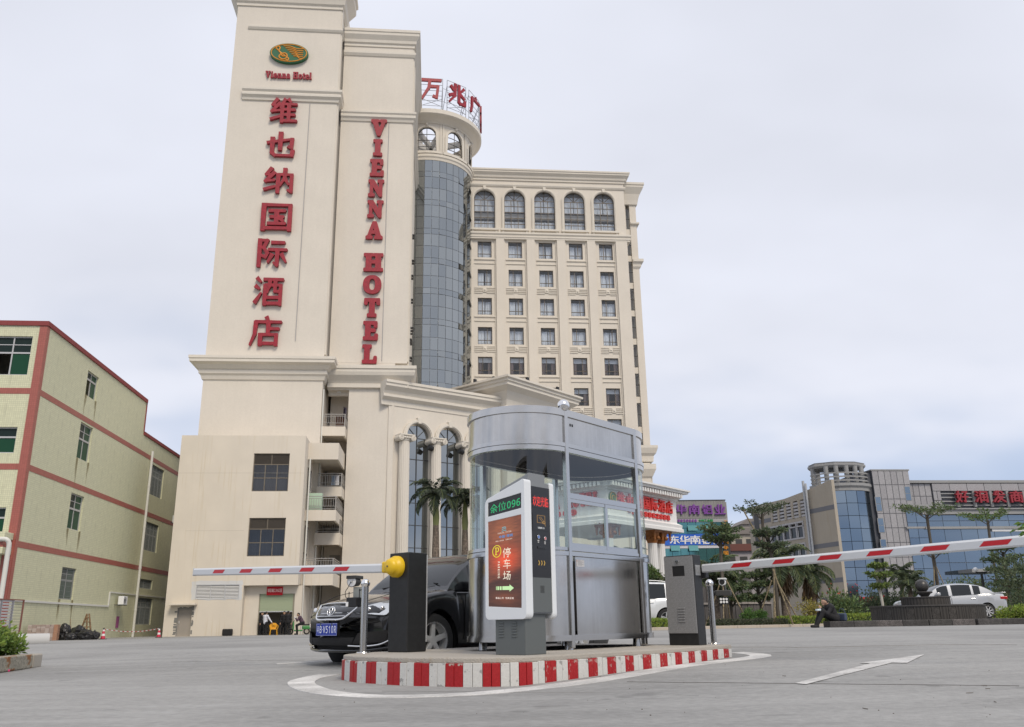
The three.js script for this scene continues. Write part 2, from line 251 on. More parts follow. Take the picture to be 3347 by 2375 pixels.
// outline of what was drawn -> shapes with holes, unit square, y up
function traced(draw, n = 112) {
  const cv = document.createElement('canvas'); cv.width = cv.height = n; const c = cv.getContext('2d'); c.fillStyle = '#000'; c.fillRect(0, 0, n, n); c.fillStyle = '#fff'; c.strokeStyle = '#fff'; draw(c, n);
  const d = c.getImageData(0, 0, n, n).data, f = (i, j) => (i < 0 || j < 0 || i >= n || j >= n ? 0 : d[(j * n + i) * 4]) - 127.5, seg = new Map(), key = (p) => p[0].toFixed(3) + ',' + p[1].toFixed(3);
  for (let j = -1; j < n; j++) for (let i = -1; i < n; i++) {
    const v = [f(i, j), f(i + 1, j), f(i + 1, j + 1), f(i, j + 1)], m = v.reduce((a, q, k) => a | (q > 0) << k, 0); if (!m || m === 15) continue;
    const E = [[i + v[0] / (v[0] - v[1]), j], [i + 1, j + v[1] / (v[1] - v[2])], [i + v[3] / (v[3] - v[2]), j + 1], [i, j + v[0] / (v[0] - v[3])]];
    const put = (a, b) => seg.set(key(E[a]), [E[a], E[b]]);
    ({ 1: [[3, 0]], 2: [[0, 1]], 3: [[3, 1]], 4: [[1, 2]], 5: [[3, 0], [1, 2]], 6: [[0, 2]], 7: [[3, 2]], 8: [[2, 3]], 9: [[2, 0]], 10: [[0, 1], [2, 3]], 11: [[2, 1]], 12: [[1, 3]], 13: [[1, 0]], 14: [[0, 3]] })[m].forEach(([a, b]) => put(a, b));
  }
  const loops = [];
  while (seg.size) { let [k] = seg.keys(), loop = []; while (seg.has(k)) { const [a, b] = seg.get(k); seg.delete(k); loop.push(a); k = key(b); } if (loop.length > 5) loops.push(loop); }
  const dp = (p, e) => { const out = [p[0]]; (function go(a, b) { let m = 0, mi = -1; const A = p[a], B = p[b % p.length], L = Math.hypot(B[0] - A[0], B[1] - A[1]) || 1e-9; for (let i = a + 1; i < b; i++) { const q = p[i], t = L < 1e-6 ? Math.hypot(q[0] - A[0], q[1] - A[1]) : Math.abs((B[0] - A[0]) * (q[1] - A[1]) - (B[1] - A[1]) * (q[0] - A[0])) / L; if (t > m) { m = t; mi = i; } } if (m > e) { go(a, mi); go(mi, b); } else if (b < p.length) out.push(p[b]); })(0, p.length); return out; };
  const pl = loops.map((l) => { const h = l.length >> 1, A = dp(l.slice(0, h + 1), 0.28), B = dp(l.slice(h).concat([l[0]]), 0.28); return A.concat(B.slice(1, -1)).map((q) => new THREE.Vector2((q[0] + 0.5) / n, 1 - (q[1] + 0.5) / n)); }).filter((q) => q.length > 2);
  const inside = (p, poly) => { let r = false; for (let i = 0, j = poly.length - 1; i < poly.length; j = i++) if ((poly[i].y > p.y) !== (poly[j].y > p.y) && p.x < (poly[j].x - poly[i].x) * (p.y - poly[i].y) / (poly[j].y - poly[i].y) + poly[i].x) r = !r; return r; };
  const depth = pl.map((p, i) => pl.reduce((a, q, j) => a + (i !== j && inside(p[0], q) ? 1 : 0), 0)), shapes = [];
  pl.forEach((p, i) => { if (depth[i] % 2) return; const s = new THREE.Shape(p); pl.forEach((q, j) => { if (depth[j] === depth[i] + 1 && inside(q[0], p)) s.holes.push(new THREE.Path(q)); }); shapes.push(s); });
  return shapes;
}
const glyphShapes = (ch, w = 12, wh = w * 0.8, brush = 0.6) => traced((c, n) => drawGlyph(c, ch, n * 0.06, n * 0.06, n * 0.88, n * 0.88, w, wh, brush));
const latinShapes = (ch, fat = 10, font = 'bold 100px serif', sx = 1) => traced((c, n) => { c.font = font; c.lineWidth = fat; c.lineJoin = 'round'; c.textAlign = 'center'; c.setTransform(sx, 0, 0, 1, n / 2, n * 0.86); c.fillText(ch, 0, 0); c.strokeText(ch, 0, 0); });
// raised characters, w x h metres, lower left corner at x, y, back at z
const raised = (shapes, x, y, z, w, h, deep) => mg(shapes.map((s) => new THREE.ExtrudeGeometry(s, { depth: deep, bevelEnabled: false, curveSegments: 4 }))).scale(w, h, 1).translate(x, y, z);
// ---------- hotel ----------
const TH = 5.3 * Math.PI / 180, HF = frameOf(0, -97, TH), hp = (sx, sy, b) => HF.hit(sx, sy, b);
const hotel = thing('hotel_building', 'tall cream plastered hotel block with arched top windows and a round glass stair tower', 'building', [0, 0, -97], TH);
// tower with the Chinese name
part(hotel, 'tower_wall', [bx(-29.6, -19.1, 0, 65.5, -6, 21)], M.cream);
part(hotel, 'tower_edge_strip', [bx(-19.1, -18.98, 24.3, 61.8, 20.2, 20.9)], M.creamTrim);
part(hotel, 'wall_joint', bx(-19.1, -18.8, 22, 61, 12, 19.1), M.room);
const towerPlan = [[-29.6, -5.9], [-29.6, 21], [-19.1, 21], [-19.1, 18.0]];
part(hotel, 'crown_cornice', sweep(towerPlan, [[0, 61.7], [0.12, 61.7], [0.12, 62.0], [0.3, 62.15], [0.45, 62.7], [1.15, 63.5], [1.15, 64.2], [1.35, 64.3], [1.35, 64.7], [0, 64.7]]), M.creamTrim);
part(hotel, 'tower_ledge', sweep([[-28.35, 21], [-19.1, 21], [-19.1, 19.6]], [[0, 58.85], [0.1, 58.9], [0.22, 59.1], [0.22, 59.3], [0, 59.32]]), M.creamTrim);
part(hotel, 'tower_ledge', sweep([[-28.35, 21], [-19.1, 21], [-19.1, 19.6]], [[0, 50.55], [0.15, 50.6], [0.2, 50.85], [0.42, 51.05], [0.42, 51.3], [0.34, 51.4], [0.5, 51.6], [0.5, 51.85], [0, 51.9]]), M.creamTrim);
part(hotel, 'tower_base_cornice', sweep(towerPlan, [[0, 21.75], [0.12, 21.8], [0.22, 22.15], [0.38, 22.3], [0.38, 22.6], [0.32, 22.65], [0.45, 22.75], [0.7, 23.05], [1.08, 23.2], [1.08, 23.45], [1.15, 23.5], [1.15, 23.75], [0, 23.77]]), M.creamTrim);
// the block with the Latin name
part(hotel, 'side_block_wall', [bx(-18.85, -11.65, 24, 60.2, -4, 19.4), bx(-16.9, -12.75, 0, 24, -4, 19.38), bx(-18.85, -16.9, 21.4, 24, -4, 19.38), bx(-18.85, -16.9, 0, 21.4, -4, 16.6), bx(-12.75, -11.65, 12, 24, -4, 12)], M.cream);
part(hotel, 'corner_strip', [bx(-11.66, -11.55, 24.2, 58.8, 18.6, 19.25), bx(-11.66, -11.5, 24.2, 58.8, 16.6, 18.0)], M.creamTrim);
const sidePlan = [[-18.85, 19.4], [-11.65, 19.4], [-11.65, -2]];
part(hotel, 'side_cornice', sweep(sidePlan, [[0, 58.6], [0.1, 58.6], [0.1, 58.9], [0.25, 59.0], [0.3, 59.3], [0.58, 59.75], [0.58, 60.05], [0.66, 60.1], [0.66, 60.4], [0, 60.42]]), M.creamTrim);
part(hotel, 'side_ledge', sweep(sidePlan, [[0, 57.4], [0.1, 57.45], [0.24, 57.7], [0.24, 57.95], [0, 57.98]]), M.creamTrim);
part(hotel, 'side_ledge', sweep(sidePlan, [[0, 49.6], [0.12, 49.65], [0.2, 49.9], [0.35, 50.05], [0.35, 50.3], [0.3, 50.35], [0.42, 50.5], [0.42, 50.7], [0, 50.74]]), M.creamTrim);
const lowPlan = [[-18.85, 19.4], [-11.75, 19.4], [-11.75, 10]];
part(hotel, 'lower_cornice', sweep(lowPlan, [[-1.0, 21.0], [-0.85, 21.05], [-0.8, 21.35], [0.3, 21.55], [0.3, 21.9], [0.22, 21.95], [0.35, 22.15], [0.8, 22.6], [0.9, 22.9], [0.9, 23.15], [1.0, 23.2], [1.0, 23.5], [-1.0, 23.52]]), M.creamTrim);
for (let k = 0; k < 10; k++) { const [y, z] = [[38.5, 15.5], [33.4, 17], [31.4, 15.6], [28.3, 15], [26.6, 17.4], [27.0, 15.6], [25.6, 14.6], [24.9, 17], [36.6, 13.4], [29.5, 12.5]][k]; part(hotel, 'wall_bracket', [bx(-11.65, -11.3, y, y + 0.06, z, z + 0.5), bx(-11.65, -11.3, y + 0.3, y + 0.36, z, z + 0.5), bx(-11.36, -11.3, y, y + 0.36, z, z + 0.06)], M.darkFrame); }
// main wing: front wall with window openings
const COLS = [-3.17, 0.61, 4.39, 8.17, 11.96], ROWS = [45.76, 42.03, 38.3, 34.57, 30.84, 27.1, 23.37, 19.64], WW = 1.72, WH = 2.17;
const wallS = shapeOf([[-6, 0], [14.65, 0], [14.65, 55], [-6, 55]]);
for (const c of COLS) { for (const y of ROWS) wallS.holes.push(rectPath(c - WW / 2, c + WW / 2, y - WH, y)); wallS.holes.push(archPath(c + 0.02, 2.62, 47.46, 52.83)); }
part(hotel, 'front_wall', ext(wallS, 0.45, -0.45), M.cream);
part(hotel, 'wing_wall', [bx(-6, -5.6, 0, 55, -15, -0.45), bx(14.2, 14.65, 0, 55, -15, -0.45), bx(-5.6, 14.2, 0, 55, -15, -14.6), bx(-5.6, 14.2, 54.5, 55.2, -14.6, -0.45)], M.cream);
part(hotel, 'interior_wall', [bx(-5.6, 14.2, 0.2, 54.5, -3.4, -3.2), ...[...ROWS, 49.45].map((y, i) => bx(-5.6, 14.2, i === 8 ? 49.1 : y + 0.25, i === 8 ? 49.8 : y + 0.6, -3.2, -0.5)), ...COLS.map((c) => bx(c + 1.85, c + 1.95, 0.2, 47, -3.19, -0.5))], M.room);
const mainPlan = [[-6, 0], [14.65, 0], [14.65, -12]];
part(hotel, 'roof_cornice', sweep(mainPlan, [[0, 54.2], [0.14, 54.2], [0.14, 54.45], [0.3, 54.55], [0.36, 54.8], [0.66, 55.1], [0.66, 55.3], [0.75, 55.34], [0.75, 55.55], [0, 55.57]]), M.creamTrim);
part(hotel, 'frieze_ledge', sweep(mainPlan, [[0, 53.28], [0.12, 53.32], [0.22, 53.5], [0.22, 53.68], [0, 53.7]]), M.creamTrim);
part(hotel, 'string_course', sweep(mainPlan, [[0, 45.98], [0.38, 45.98], [0.38, 46.15], [0.45, 46.2], [0.45, 46.4], [0.4, 46.45], [0.55, 46.62], [0.55, 46.85], [0, 46.9]]), M.creamTrim);
for (const [x, w] of [[-1.27, 1.0], [2.51, 1.0], [6.29, 1.0], [10.07, 1.0], [13.9, 1.46], [-5.2, 0.6]]) part(hotel, 'pilaster', [bx(x - w / 2, x + w / 2, 0, 45.98, -0.02, 0.36), bx(x - w / 2 - 0.16, x - w / 2, 0, 45.98, -0.02, 0.13), bx(x + w / 2, x + w / 2 + (x > 13 ? 0 : 0.16), 0, 45.98, -0.02, 0.13)], M.cream);
for (const c of COLS) ROWS.forEach((y, r) => {
  const yb = y - WH, w = 1.24, g = [];
  if (r % 2 === 0) g.push(bx(c - w, c + w, yb - 0.32, yb - 0.2, 0, 0.14), bx(c - w, c + w, yb - 0.86, yb - 0.76, 0, 0.1));
  else { for (const q of [0.22, 0.44, 0.66, 0.88]) g.push(bx(c - w, c - 0.24, yb - q - 0.1, yb - q, 0, 0.09), bx(c + 0.24, c + w, yb - q - 0.1, yb - q, 0, 0.09)); g.push(bx(c - 0.22, c + 0.22, yb - 0.82, yb - 0.34, 0, 0.12), sph(c, yb - 0.58, 0.1, 0.13, 8, 6)); }
  part(hotel, 'spandrel_moulding', g, M.creamTrim);
});
function curtainGeo(x0, x1, y0, y1, z, ph) { const g = new THREE.PlaneGeometry(x1 - x0, y1 - y0, 28, 1).translate((x0 + x1) / 2, (y0 + y1) / 2, z), p = g.attributes.position; for (let i = 0; i < p.count; i++) p.setZ(i, z + 0.05 * Math.sin(p.getX(i) * 34 + ph) + 0.03 * Math.sin(p.getX(i) * 13 + ph * 3)); g.computeVertexNormals(); return g; }
const paneCache = new Map();
function pane(parent, x0, x1, y0, y1, z, m, name = 'pane') { const k = (x1 - x0).toFixed(3) + ',' + (y1 - y0).toFixed(3); if (!paneCache.has(k)) paneCache.set(k, new THREE.PlaneGeometry(x1 - x0, y1 - y0)); const o = part(parent, name, paneCache.get(k), m); o.position.set((x0 + x1) / 2, (y0 + y1) / 2, z); return o; }
COLS.forEach((c, ci) => ROWS.forEach((y, r) => {
  const x0 = c - WW / 2, x1 = c + WW / 2, y0 = y - WH, flip = (ci + r) % 2 ? 0.66 : 0.34, xm = x0 + WW * flip, ym = y0 + WH * 0.25, t = 0.035, z = -0.26;
  const w = part(hotel, 'window', [bx(x0, x1, y0, y0 + 2 * t, z, z + 0.1), bx(x0, x1, y - 2 * t, y, z, z + 0.1), bx(x0, x0 + 2 * t, y0 + 2 * t, y - 2 * t, z, z + 0.1), bx(x1 - 2 * t, x1, y0 + 2 * t, y - 2 * t, z, z + 0.1), bx(xm - t, xm + t, y0 + 2 * t, y - 2 * t, z + 0.004, z + 0.096), bx(x0 + 2 * t, xm - t, ym - t, ym + t, z + 0.004, z + 0.096), bx(xm + t, x1 - 2 * t, ym - t, ym + t, z + 0.004, z + 0.096)], M.bronze);
  for (const [a, b] of [[x0 + 2 * t, xm - t], [xm + t, x1 - 2 * t]]) for (const [e, f] of [[y0 + 2 * t, ym - t], [ym + t, y - 2 * t]]) {
    const small = e < ym - t && (b - a) < WW * 0.4, o = pane(w, a, b, e, f, z + 0.05, M.glassRoom);
    if (small && r >= 3 && (ci * 7 + r * 3) % 4 < 2) { o.position.z += 0.14; o.rotation.x = -0.5; o.position.y -= 0.02; }
  }
  const br = r > 3, ch = br ? 0.78 : 0.86;
  if (br) { part(w, 'curtain', [curtainGeo(x0 - 0.1, x0 + 0.5, y0 - 0.1, y0 + WH * ch, -0.62, ci + r), curtainGeo(x1 - 0.5, x1 + 0.1, y0 - 0.1, y0 + WH * ch, -0.62, ci * 2 + r)], M.curtainBrown); part(w, 'blind', bx(x0, x1, y - WH * 0.26, y - 0.02, -0.56, -0.54), M.curtain); }
  else part(w, 'curtain', [curtainGeo(x0 - 0.1, c + rr(-0.1, 0.02), y0 - 0.1, y0 + WH * ch, -0.58, ci + r), curtainGeo(c + rr(-0.02, 0.12), x1 + 0.1, y0 - 0.1, y0 + WH * ch, -0.64, ci * 2 + r)], M.curtain);
}));
COLS.forEach((c0, ci) => {
  const c = c0 + 0.02, R = 1.31, y0 = 47.46, ys = 52.83 - R, z = -0.28, t = 0.035, w = part(hotel, 'arched_window', (() => {
    const g = [], s = archPath(c, 2 * R, y0, 52.83, THREE.Shape); s.holes.push(archPath(c, 2 * R - 0.14, y0 + 0.07, 52.83 - 0.07)); g.push(ext(s, 0.1, z, 0, 16));
    for (const x of [-R / 3, R / 3]) g.push(bx(c + x - t, c + x + t, y0 + 0.07, ys, z + 0.004, z + 0.096));
    for (let k = 0; k < 5; k++) { const y = lerp(y0, ys, (k + 1) / 5); g.push(bx(c - R + 0.07, c + R - 0.07, y - t, y + t, z + 0.008, z + 0.092)); }
    for (const a of [0.25, 0.5, 0.75]) { const q = a * Math.PI; g.push(bar([c, ys, z + 0.05], [c + Math.cos(q) * (R - 0.05), ys + Math.sin(q) * (R - 0.05), z + 0.05], 0.04)); }
    return g;
  })(), M.bronze);
  for (let i = 0; i < 3; i++) for (let k = 0; k < 5; k++) pane(w, c - R + 0.05 + i * (2 * R - 0.1) / 3, c - R + 0.05 + (i + 1) * (2 * R - 0.1) / 3, lerp(y0, ys, k / 5), lerp(y0, ys, (k + 1) / 5), z + 0.05, M.glassRoom);
  for (let k = 0; k < 4; k++) { const o = part(w, 'pane', new THREE.CircleGeometry(R - 0.04, 8, k * Math.PI / 4, Math.PI / 4), M.glassRoom); o.position.set(c, ys, z + 0.05); }
  part(w, 'curtain', [curtainGeo(c - R - 0.05, c - 0.02, y0 - 0.1, 48.85, -0.75, ci), curtainGeo(c + 0.02, c + R + 0.05, y0 - 0.1, 48.85, -0.75, ci + 4), curtainGeo(c - R - 0.05, c - 0.04, 50.1, ys + 0.9, -0.75, ci + 2), curtainGeo(c + 0.05, c + R + 0.05, 50.1, ys + 0.9, -0.75, ci + 9)], M.curtain);
  const sg = ext(archBand(c, R + 0.01, R + 0.33, y0, ys), 0.14, 0, 0, 16), sur2 = archBand(c, R + 0.1, R + 0.22, y0, ys);
  part(hotel, 'arch_surround', [sg, ext(sur2, 0.06, 0.138, 0, 16)], M.creamTrim);
  part(hotel, 'keystone', ext(shapeOf([[c - 0.13, 52.8], [c + 0.13, 52.8], [c + 0.2, 53.27], [c - 0.2, 53.27]]), 0.3, 0, 0.02), M.creamTrim);
  part(hotel, 'window_sill', [bx(c - 1.75, c + 1.75, 47.2, 47.44, 0, 0.34), bx(c - 1.6, c - 1.35, 46.95, 47.2, 0, 0.2), bx(c + 1.35, c + 1.6, 46.95, 47.2, 0, 0.2)], M.creamTrim);
});
part(hotel, 'solar_panel', bx(0, 4.5, 0, 0.12, -1.2, 0).rotateX(0.75).translate(-1.8, 56.0, -3.5), M.alu);
part(hotel, 'solar_stand', [bx(-1.6, -1.5, 55.2, 56, -3.9, -3.8), bx(2.4, 2.5, 55.2, 56, -3.9, -3.8)], M.alu);
// right end: slot of dark windows and outer pier
part(hotel, 'end_pier', [bx(15.62, 16.45, 0, 53, -12, -1.5), bx(14.65, 15.1, 0, 53, -12, -1.5), bx(15.1, 15.62, 0, 53, -12, -3)], M.cream);
part(hotel, 'end_cornice', sweep([[14.66, -1.5], [16.45, -1.5], [16.45, -12]], [[0, 52.0], [0.2, 52.05], [0.3, 52.6], [0.5, 53.4], [0.95, 54.2], [0.95, 54.45], [1.05, 54.5], [1.05, 54.8], [0, 54.82]]), M.creamTrim);
part(hotel, 'pier_block', sweep([[15.62, -1.5], [16.45, -1.5], [16.45, -12]], [[0, 43.1], [0.2, 43.4], [0.25, 43.8], [0.5, 44.0], [0.5, 44.35], [0, 44.37]]), M.creamTrim);
part(hotel, 'pier_block', sweep([[15.62, -1.5], [16.45, -1.5], [16.45, -12]], [[0, 49.2], [0.3, 49.3], [0.3, 49.5], [0, 49.52]]), M.creamTrim);
for (let k = 0; k < 14; k++) { const y1 = 51.6 - k * 3.73 * 0.99; const w = part(hotel, 'slot_window', [bx(15.1, 15.62, y1 - 2.9, y1 - 2.82, -1.75, -1.65), bx(15.1, 15.62, y1 - 1.5, y1 - 1.42, -1.75, -1.65), bx(15.1, 15.62, y1 - 0.08, y1, -1.75, -1.65)], M.darkFrame); pane(w, 15.1, 15.62, y1 - 2.82, y1 - 1.5, -1.7, M.glassRoom); pane(w, 15.1, 15.62, y1 - 1.42, y1 - 0.08, -1.7, M.glassRoom); part(w, 'slab_edge', bx(15.1, 15.62, y1 - 3.69, y1 - 2.9, -3, -1.66), M.creamTrim); }
part(hotel, 'podium_cornice', [sweep([[14.7, -1.2], [16.5, -1.2], [16.5, -11]], [[0, 18.5], [0.1, 18.55], [0.15, 19.2], [0.4, 19.5], [0.6, 20.1], [0.6, 20.4], [0, 20.42]]), sweep([[14.7, -1.2], [16.2, -1.2], [16.2, -11]], [[0, 16.6], [0.2, 16.8], [0.55, 17.6], [0.55, 18.2], [0, 18.3]])], M.creamTrim);
part(hotel, 'podium_wall', bx(14.7, 16.2, 0, 18.4, -11, -1.2), M.cream);

// round stair tower: glass below, open arched drum above
const DC = [-10.1, 0];
function ringBand(r0, r1, p0, p1, n, lo, hi) { // p in radians from +z towards +x
  const P = [], q = (p, r, y) => [DC[0] + Math.sin(p) * r, y, DC[1] + Math.cos(p) * r], quad = (a, b, c, d) => P.push(...a, ...b, ...c, ...a, ...c, ...d);
  for (let i = 0; i < n; i++) { const a = lerp(p0, p1, i / n), b = lerp(p0, p1, (i + 1) / n), la = lo(a), lb = lo(b), ha = hi(a), hb = hi(b);
    quad(q(a, r1, la), q(b, r1, lb), q(b, r1, hb), q(a, r1, ha)); quad(q(b, r0, lb), q(a, r0, la), q(a, r0, ha), q(b, r0, hb)); quad(q(a, r1, ha), q(b, r1, hb), q(b, r0, hb), q(a, r0, ha)); quad(q(a, r0, la), q(b, r0, lb), q(b, r1, lb), q(a, r1, la)); }
  const g = new THREE.BufferGeometry(); g.setAttribute('position', new THREE.Float32BufferAttribute(P, 3)); g.computeVertexNormals(); return muv(g);
}
const rad = Math.PI / 180;
{
  const P = []; for (let k = 0; k <= 72; k++) { const a = -k * 5 * rad; P.push([DC[0] + Math.sin(a) * 5.3, DC[1] + Math.cos(a) * 5.3]); } P.reverse(); P.pop();
  part(hotel, 'stair_tower_core', cyl(DC[0], 2, 53.9, DC[1], 5.12, 5.12, 48), M.alu);
  part(hotel, 'drum_band', sweep(P, [[-0.3, 53.72], [0.05, 53.72], [0.1, 54.0], [0.22, 54.15], [0.22, 54.45], [0.12, 54.5], [0.2, 54.62], [0.2, 54.8], [-0.3, 54.82]], true), M.creamTrim);
  part(hotel, 'drum_cornice', sweep(P, [[-0.5, 58.7], [0.1, 58.7], [0.2, 58.85], [0.3, 58.9], [0.7, 59.15], [1.1, 59.28], [1.3, 59.4], [1.3, 59.95], [-0.5, 60.0]], true), M.creamTrim);
  const g = []; for (let k = 0; k < 9; k++) { const c = (-3 + 40 * k) * rad, hw = 12.7 * rad, yt = 58.2, r = hw * 5.3, arch = (p) => yt - r + Math.sqrt(Math.max(0, r * r - ((p - c) * 5.3) ** 2)); g.push(ringBand(4.9, 5.3, c - 20 * rad, c - hw, 3, () => 54.8, () => 58.75), ringBand(4.9, 5.3, c + hw, c + 20 * rad, 3, () => 54.8, () => 58.75), ringBand(4.9, 5.3, c - hw, c + hw, 16, arch, () => 58.75)); }
  part(hotel, 'drum_wall', g, M.cream);
  for (let k = 0; k < 9; k++) { const p = (17 + 40 * k) * rad, c = (-3 + 40 * k) * rad, hw = 12.7 * rad, r = hw * 5.3, yt = 58.2;
    part(hotel, 'drum_pilaster', [ringBand(5.3, 5.42, p - 2.6 * rad, p - 0.6 * rad, 1, () => 54.85, () => 58.7), ringBand(5.3, 5.42, p + 0.6 * rad, p + 2.6 * rad, 1, () => 54.85, () => 58.7)], M.creamTrim);
    const ar = (d) => (q) => yt - r + Math.sqrt(Math.max(0, (r + d) ** 2 - ((q - c) * 5.3) ** 2)), e = 0.28 / 5.3;
    part(hotel, 'drum_arch_surround', [ringBand(5.3, 5.4, c - hw - e, c + hw + e, 22, (q) => (Math.abs(q - c) > hw ? 54.85 : ar(0)(q)), ar(0.28)), ringBand(5.3, 5.6, c - hw - e * 2, c + hw + e * 2, 4, () => 54.55, () => 54.85), sph(DC[0] + Math.sin(c) * 5.45, 58.5, DC[1] + Math.cos(c) * 5.45, 0.2, 8, 6)], M.creamTrim);
    const bars = []; for (const d of [-0.33, 0, 0.33]) { const q = c + d * hw * 1.0, x = DC[0] + Math.sin(q) * 5.1, z = DC[1] + Math.cos(q) * 5.1; if (d) continue; bars.push(bx(x - 0.04, x + 0.04, 54.8, 58.2, z - 0.04, z + 0.04)); }
    for (const y of [55.65, 56.5, 57.3]) bars.push(ringBand(5.06, 5.12, c - hw, c + hw, 6, () => y - 0.035, () => y + 0.035));
    bars.push(ringBand(5.04, 5.14, c - hw, c + hw, 16, (q) => ar(-0.08)(q), (q) => ar(0.02)(q)));
    part(hotel, 'drum_window_bars', bars, M.darkFrame);
  }
  for (const [a, b] of [[20, 200], [70, 250], [120, 300], [-20, 150]]) { const p = (d, r, y) => [DC[0] + Math.sin(d * rad) * r, y, DC[1] + Math.cos(d * rad) * r], q = V3(...p(a, 4.9, 58.3)), w = V3(...p(b, 4.9, 58.3)), L = q.distanceTo(w); part(hotel, 'roof_beam', bx(-0.2, 0.2, -0.35, 0.35, 0, L).applyQuaternion(new THREE.Quaternion().setFromUnitVectors(V3(0, 0, 1), w.clone().sub(q).normalize())).translate(q.x, q.y, q.z), M.whitePlaster); }
  const wP = 2 * 5.3 * Math.sin(4.8 * rad), geos = {}, gl = [M.mirror, mat(0.325, 0.342, 0.342, 0.03, { metalness: 0.95 }), mat(0.275, 0.295, 0.305, 0.03, { metalness: 0.95 })];
  const rows = []; let y = 53.72; const hs = [1.55, 0.72, 1.49, 1.52]; rows.push([y - 1.5, y]); y -= 1.5; for (let k = 0; y > 24; k++) { const hgt = [0.72, 1.5, 1.5][k % 3]; rows.push([y - hgt, y]); y -= hgt; }
  for (let c = -4; c < 12; c++) rows.forEach(([a, b], r) => {
    const k = (b - a).toFixed(2); geos[k] ||= bx(-wP / 2 + 0.02, wP / 2 - 0.02, -(b - a) + 0.02, -0.02, -0.01, 0.01);
    const p = (c + 0.5) * 9.6 * rad - 4.8 * rad, o = part(hotel, 'curtain_wall_pane', geos[k], gl[Math.floor(rnd() * 3)]); o.position.set(DC[0] + Math.sin(p) * 5.28, b, DC[1] + Math.cos(p) * 5.28); o.rotation.order = 'YXZ';
    const vent = b - a < 1 && (c === 2 || c === 5 || c === 8) && r > 0, wide = r > 21; o.rotation.set(vent ? -(c === 2 ? (wide ? 0.42 : 0.03) : c === 5 ? (wide ? 0.3 : 0.05 + 0.04 * rnd()) : 0.16 + 0.1 * rnd()) : rr(-0.004, 0.004), p + rr(-0.006, 0.006), 0); if (vent) o.position.add(V3(Math.sin(p) * 0.03, 0, Math.cos(p) * 0.03));
  });
}
// arched podium wall running back to the right
const PF = frameOf(-10.87, -76.71, 35 * rad), podium = new THREE.Group(); podium.name = 'arched_podium'; hotel.add(podium);
podium.rotation.y = 35 * rad - TH; { const v = V3(-10.87, 0, -76.71).sub(hotel.position).applyAxisAngle(V3(0, 1, 0), -TH); podium.position.copy(v); }
{
  const s = shapeOf([[-0.6, 0], [12.6, 0], [12.6, 21.6], [-0.6, 21.6]]), cs = [2.5, 5.82, 9.14]; for (const c of cs) s.holes.push(archPath(c, 2.5, 0.6, 18.55));
  part(podium, 'podium_front', [ext(s, 0.5, -0.5), bx(-0.5, 12.5, 0, 21.5, -4, -3.8)], M.cream);
  part(podium, 'podium_cornice', sweep([[-1.4, 0], [12.6, 0]], [[0, 19.9], [0.08, 19.95], [0.1, 20.4], [0.5, 20.65], [0.5, 20.85], [0.4, 20.9], [0.55, 21.2], [0.95, 21.55], [0.95, 21.8], [1.05, 21.85], [1.05, 22.1], [-0.4, 22.12]]), M.creamTrim);
  for (const c of cs) {
    const w = part(podium, 'arch_surround', (() => { const g = [ext(archBand(c, 1.26, 1.62, 17.2, 17.3), 0.22, 0, 0, 18), ext(archBand(c, 1.34, 1.5, 17.2, 17.3), 0.08, 0.218, 0, 18)]; g.push(ext(shapeOf([[c - 0.16, 18.5], [c + 0.16, 18.5], [c + 0.26, 19.05], [c - 0.26, 19.05]]), 0.34, 0, 0.02)); return g; })(), M.creamTrim);
    const gl = part(podium, 'arched_window', (() => { const g = [bx(c - 0.035, c + 0.035, 0.6, 18.5, -0.32, -0.24)]; for (let y = 1.2; y < 17.4; y += 2.0) g.push(bx(c - 1.25, c + 1.25, y - 0.03, y + 0.03, -0.318, -0.242)); for (const a of [0.25, 0.75]) g.push(bar([c, 17.25, -0.28], [c + Math.cos(a * Math.PI) * 1.25, 17.25 + Math.sin(a * Math.PI) * 1.25, -0.28], 0.035)); return g; })(), M.darkFrame);
    for (const sd of [0, 1]) { for (let y = -0.8; y < 16; y += 2.0) { const o = pane(gl, c - 1.25 + sd * 1.25, c + sd * 1.25, Math.max(0.6, y), y + 2.0, -0.3, [M.mirror, M.mirror][0]); o.rotation.y = rr(-0.008, 0.008); o.rotation.x = rr(-0.006, 0.006); } for (let k = 0; k < 2; k++) { const o = part(gl, 'pane', new THREE.CircleGeometry(1.25, 8, (sd * 2 + k) * Math.PI / 4, Math.PI / 4), M.mirror); o.position.set(c, 17.2, -0.3); } }
  }
}
function flutedShaft(r0, r1, h, n = 18) { const seg = n * 4, P = [], rows = 5, R = (k, t) => { const a = (k % 4) / 4; return lerp(r0, r1, t) * (a === 0.5 ? 0.93 : a === 0 ? 1 : 0.965); }; for (let j = 0; j < rows; j++) for (let k = 0; k < seg; k++) { const q = (kk, jj) => { const t = jj / rows, a = kk / seg * Math.PI * 2; return [Math.cos(a) * R(kk, t), h * t, Math.sin(a) * R(kk, t)]; }, a = q(k, j), b = q(k + 1, j), c = q(k + 1, j + 1), d = q(k, j + 1); P.push(...a, ...d, ...c, ...a, ...c, ...b); } const g = new THREE.BufferGeometry(); g.setAttribute('position', new THREE.Float32BufferAttribute(P, 3)); g.computeVertexNormals(); return muv(g); }
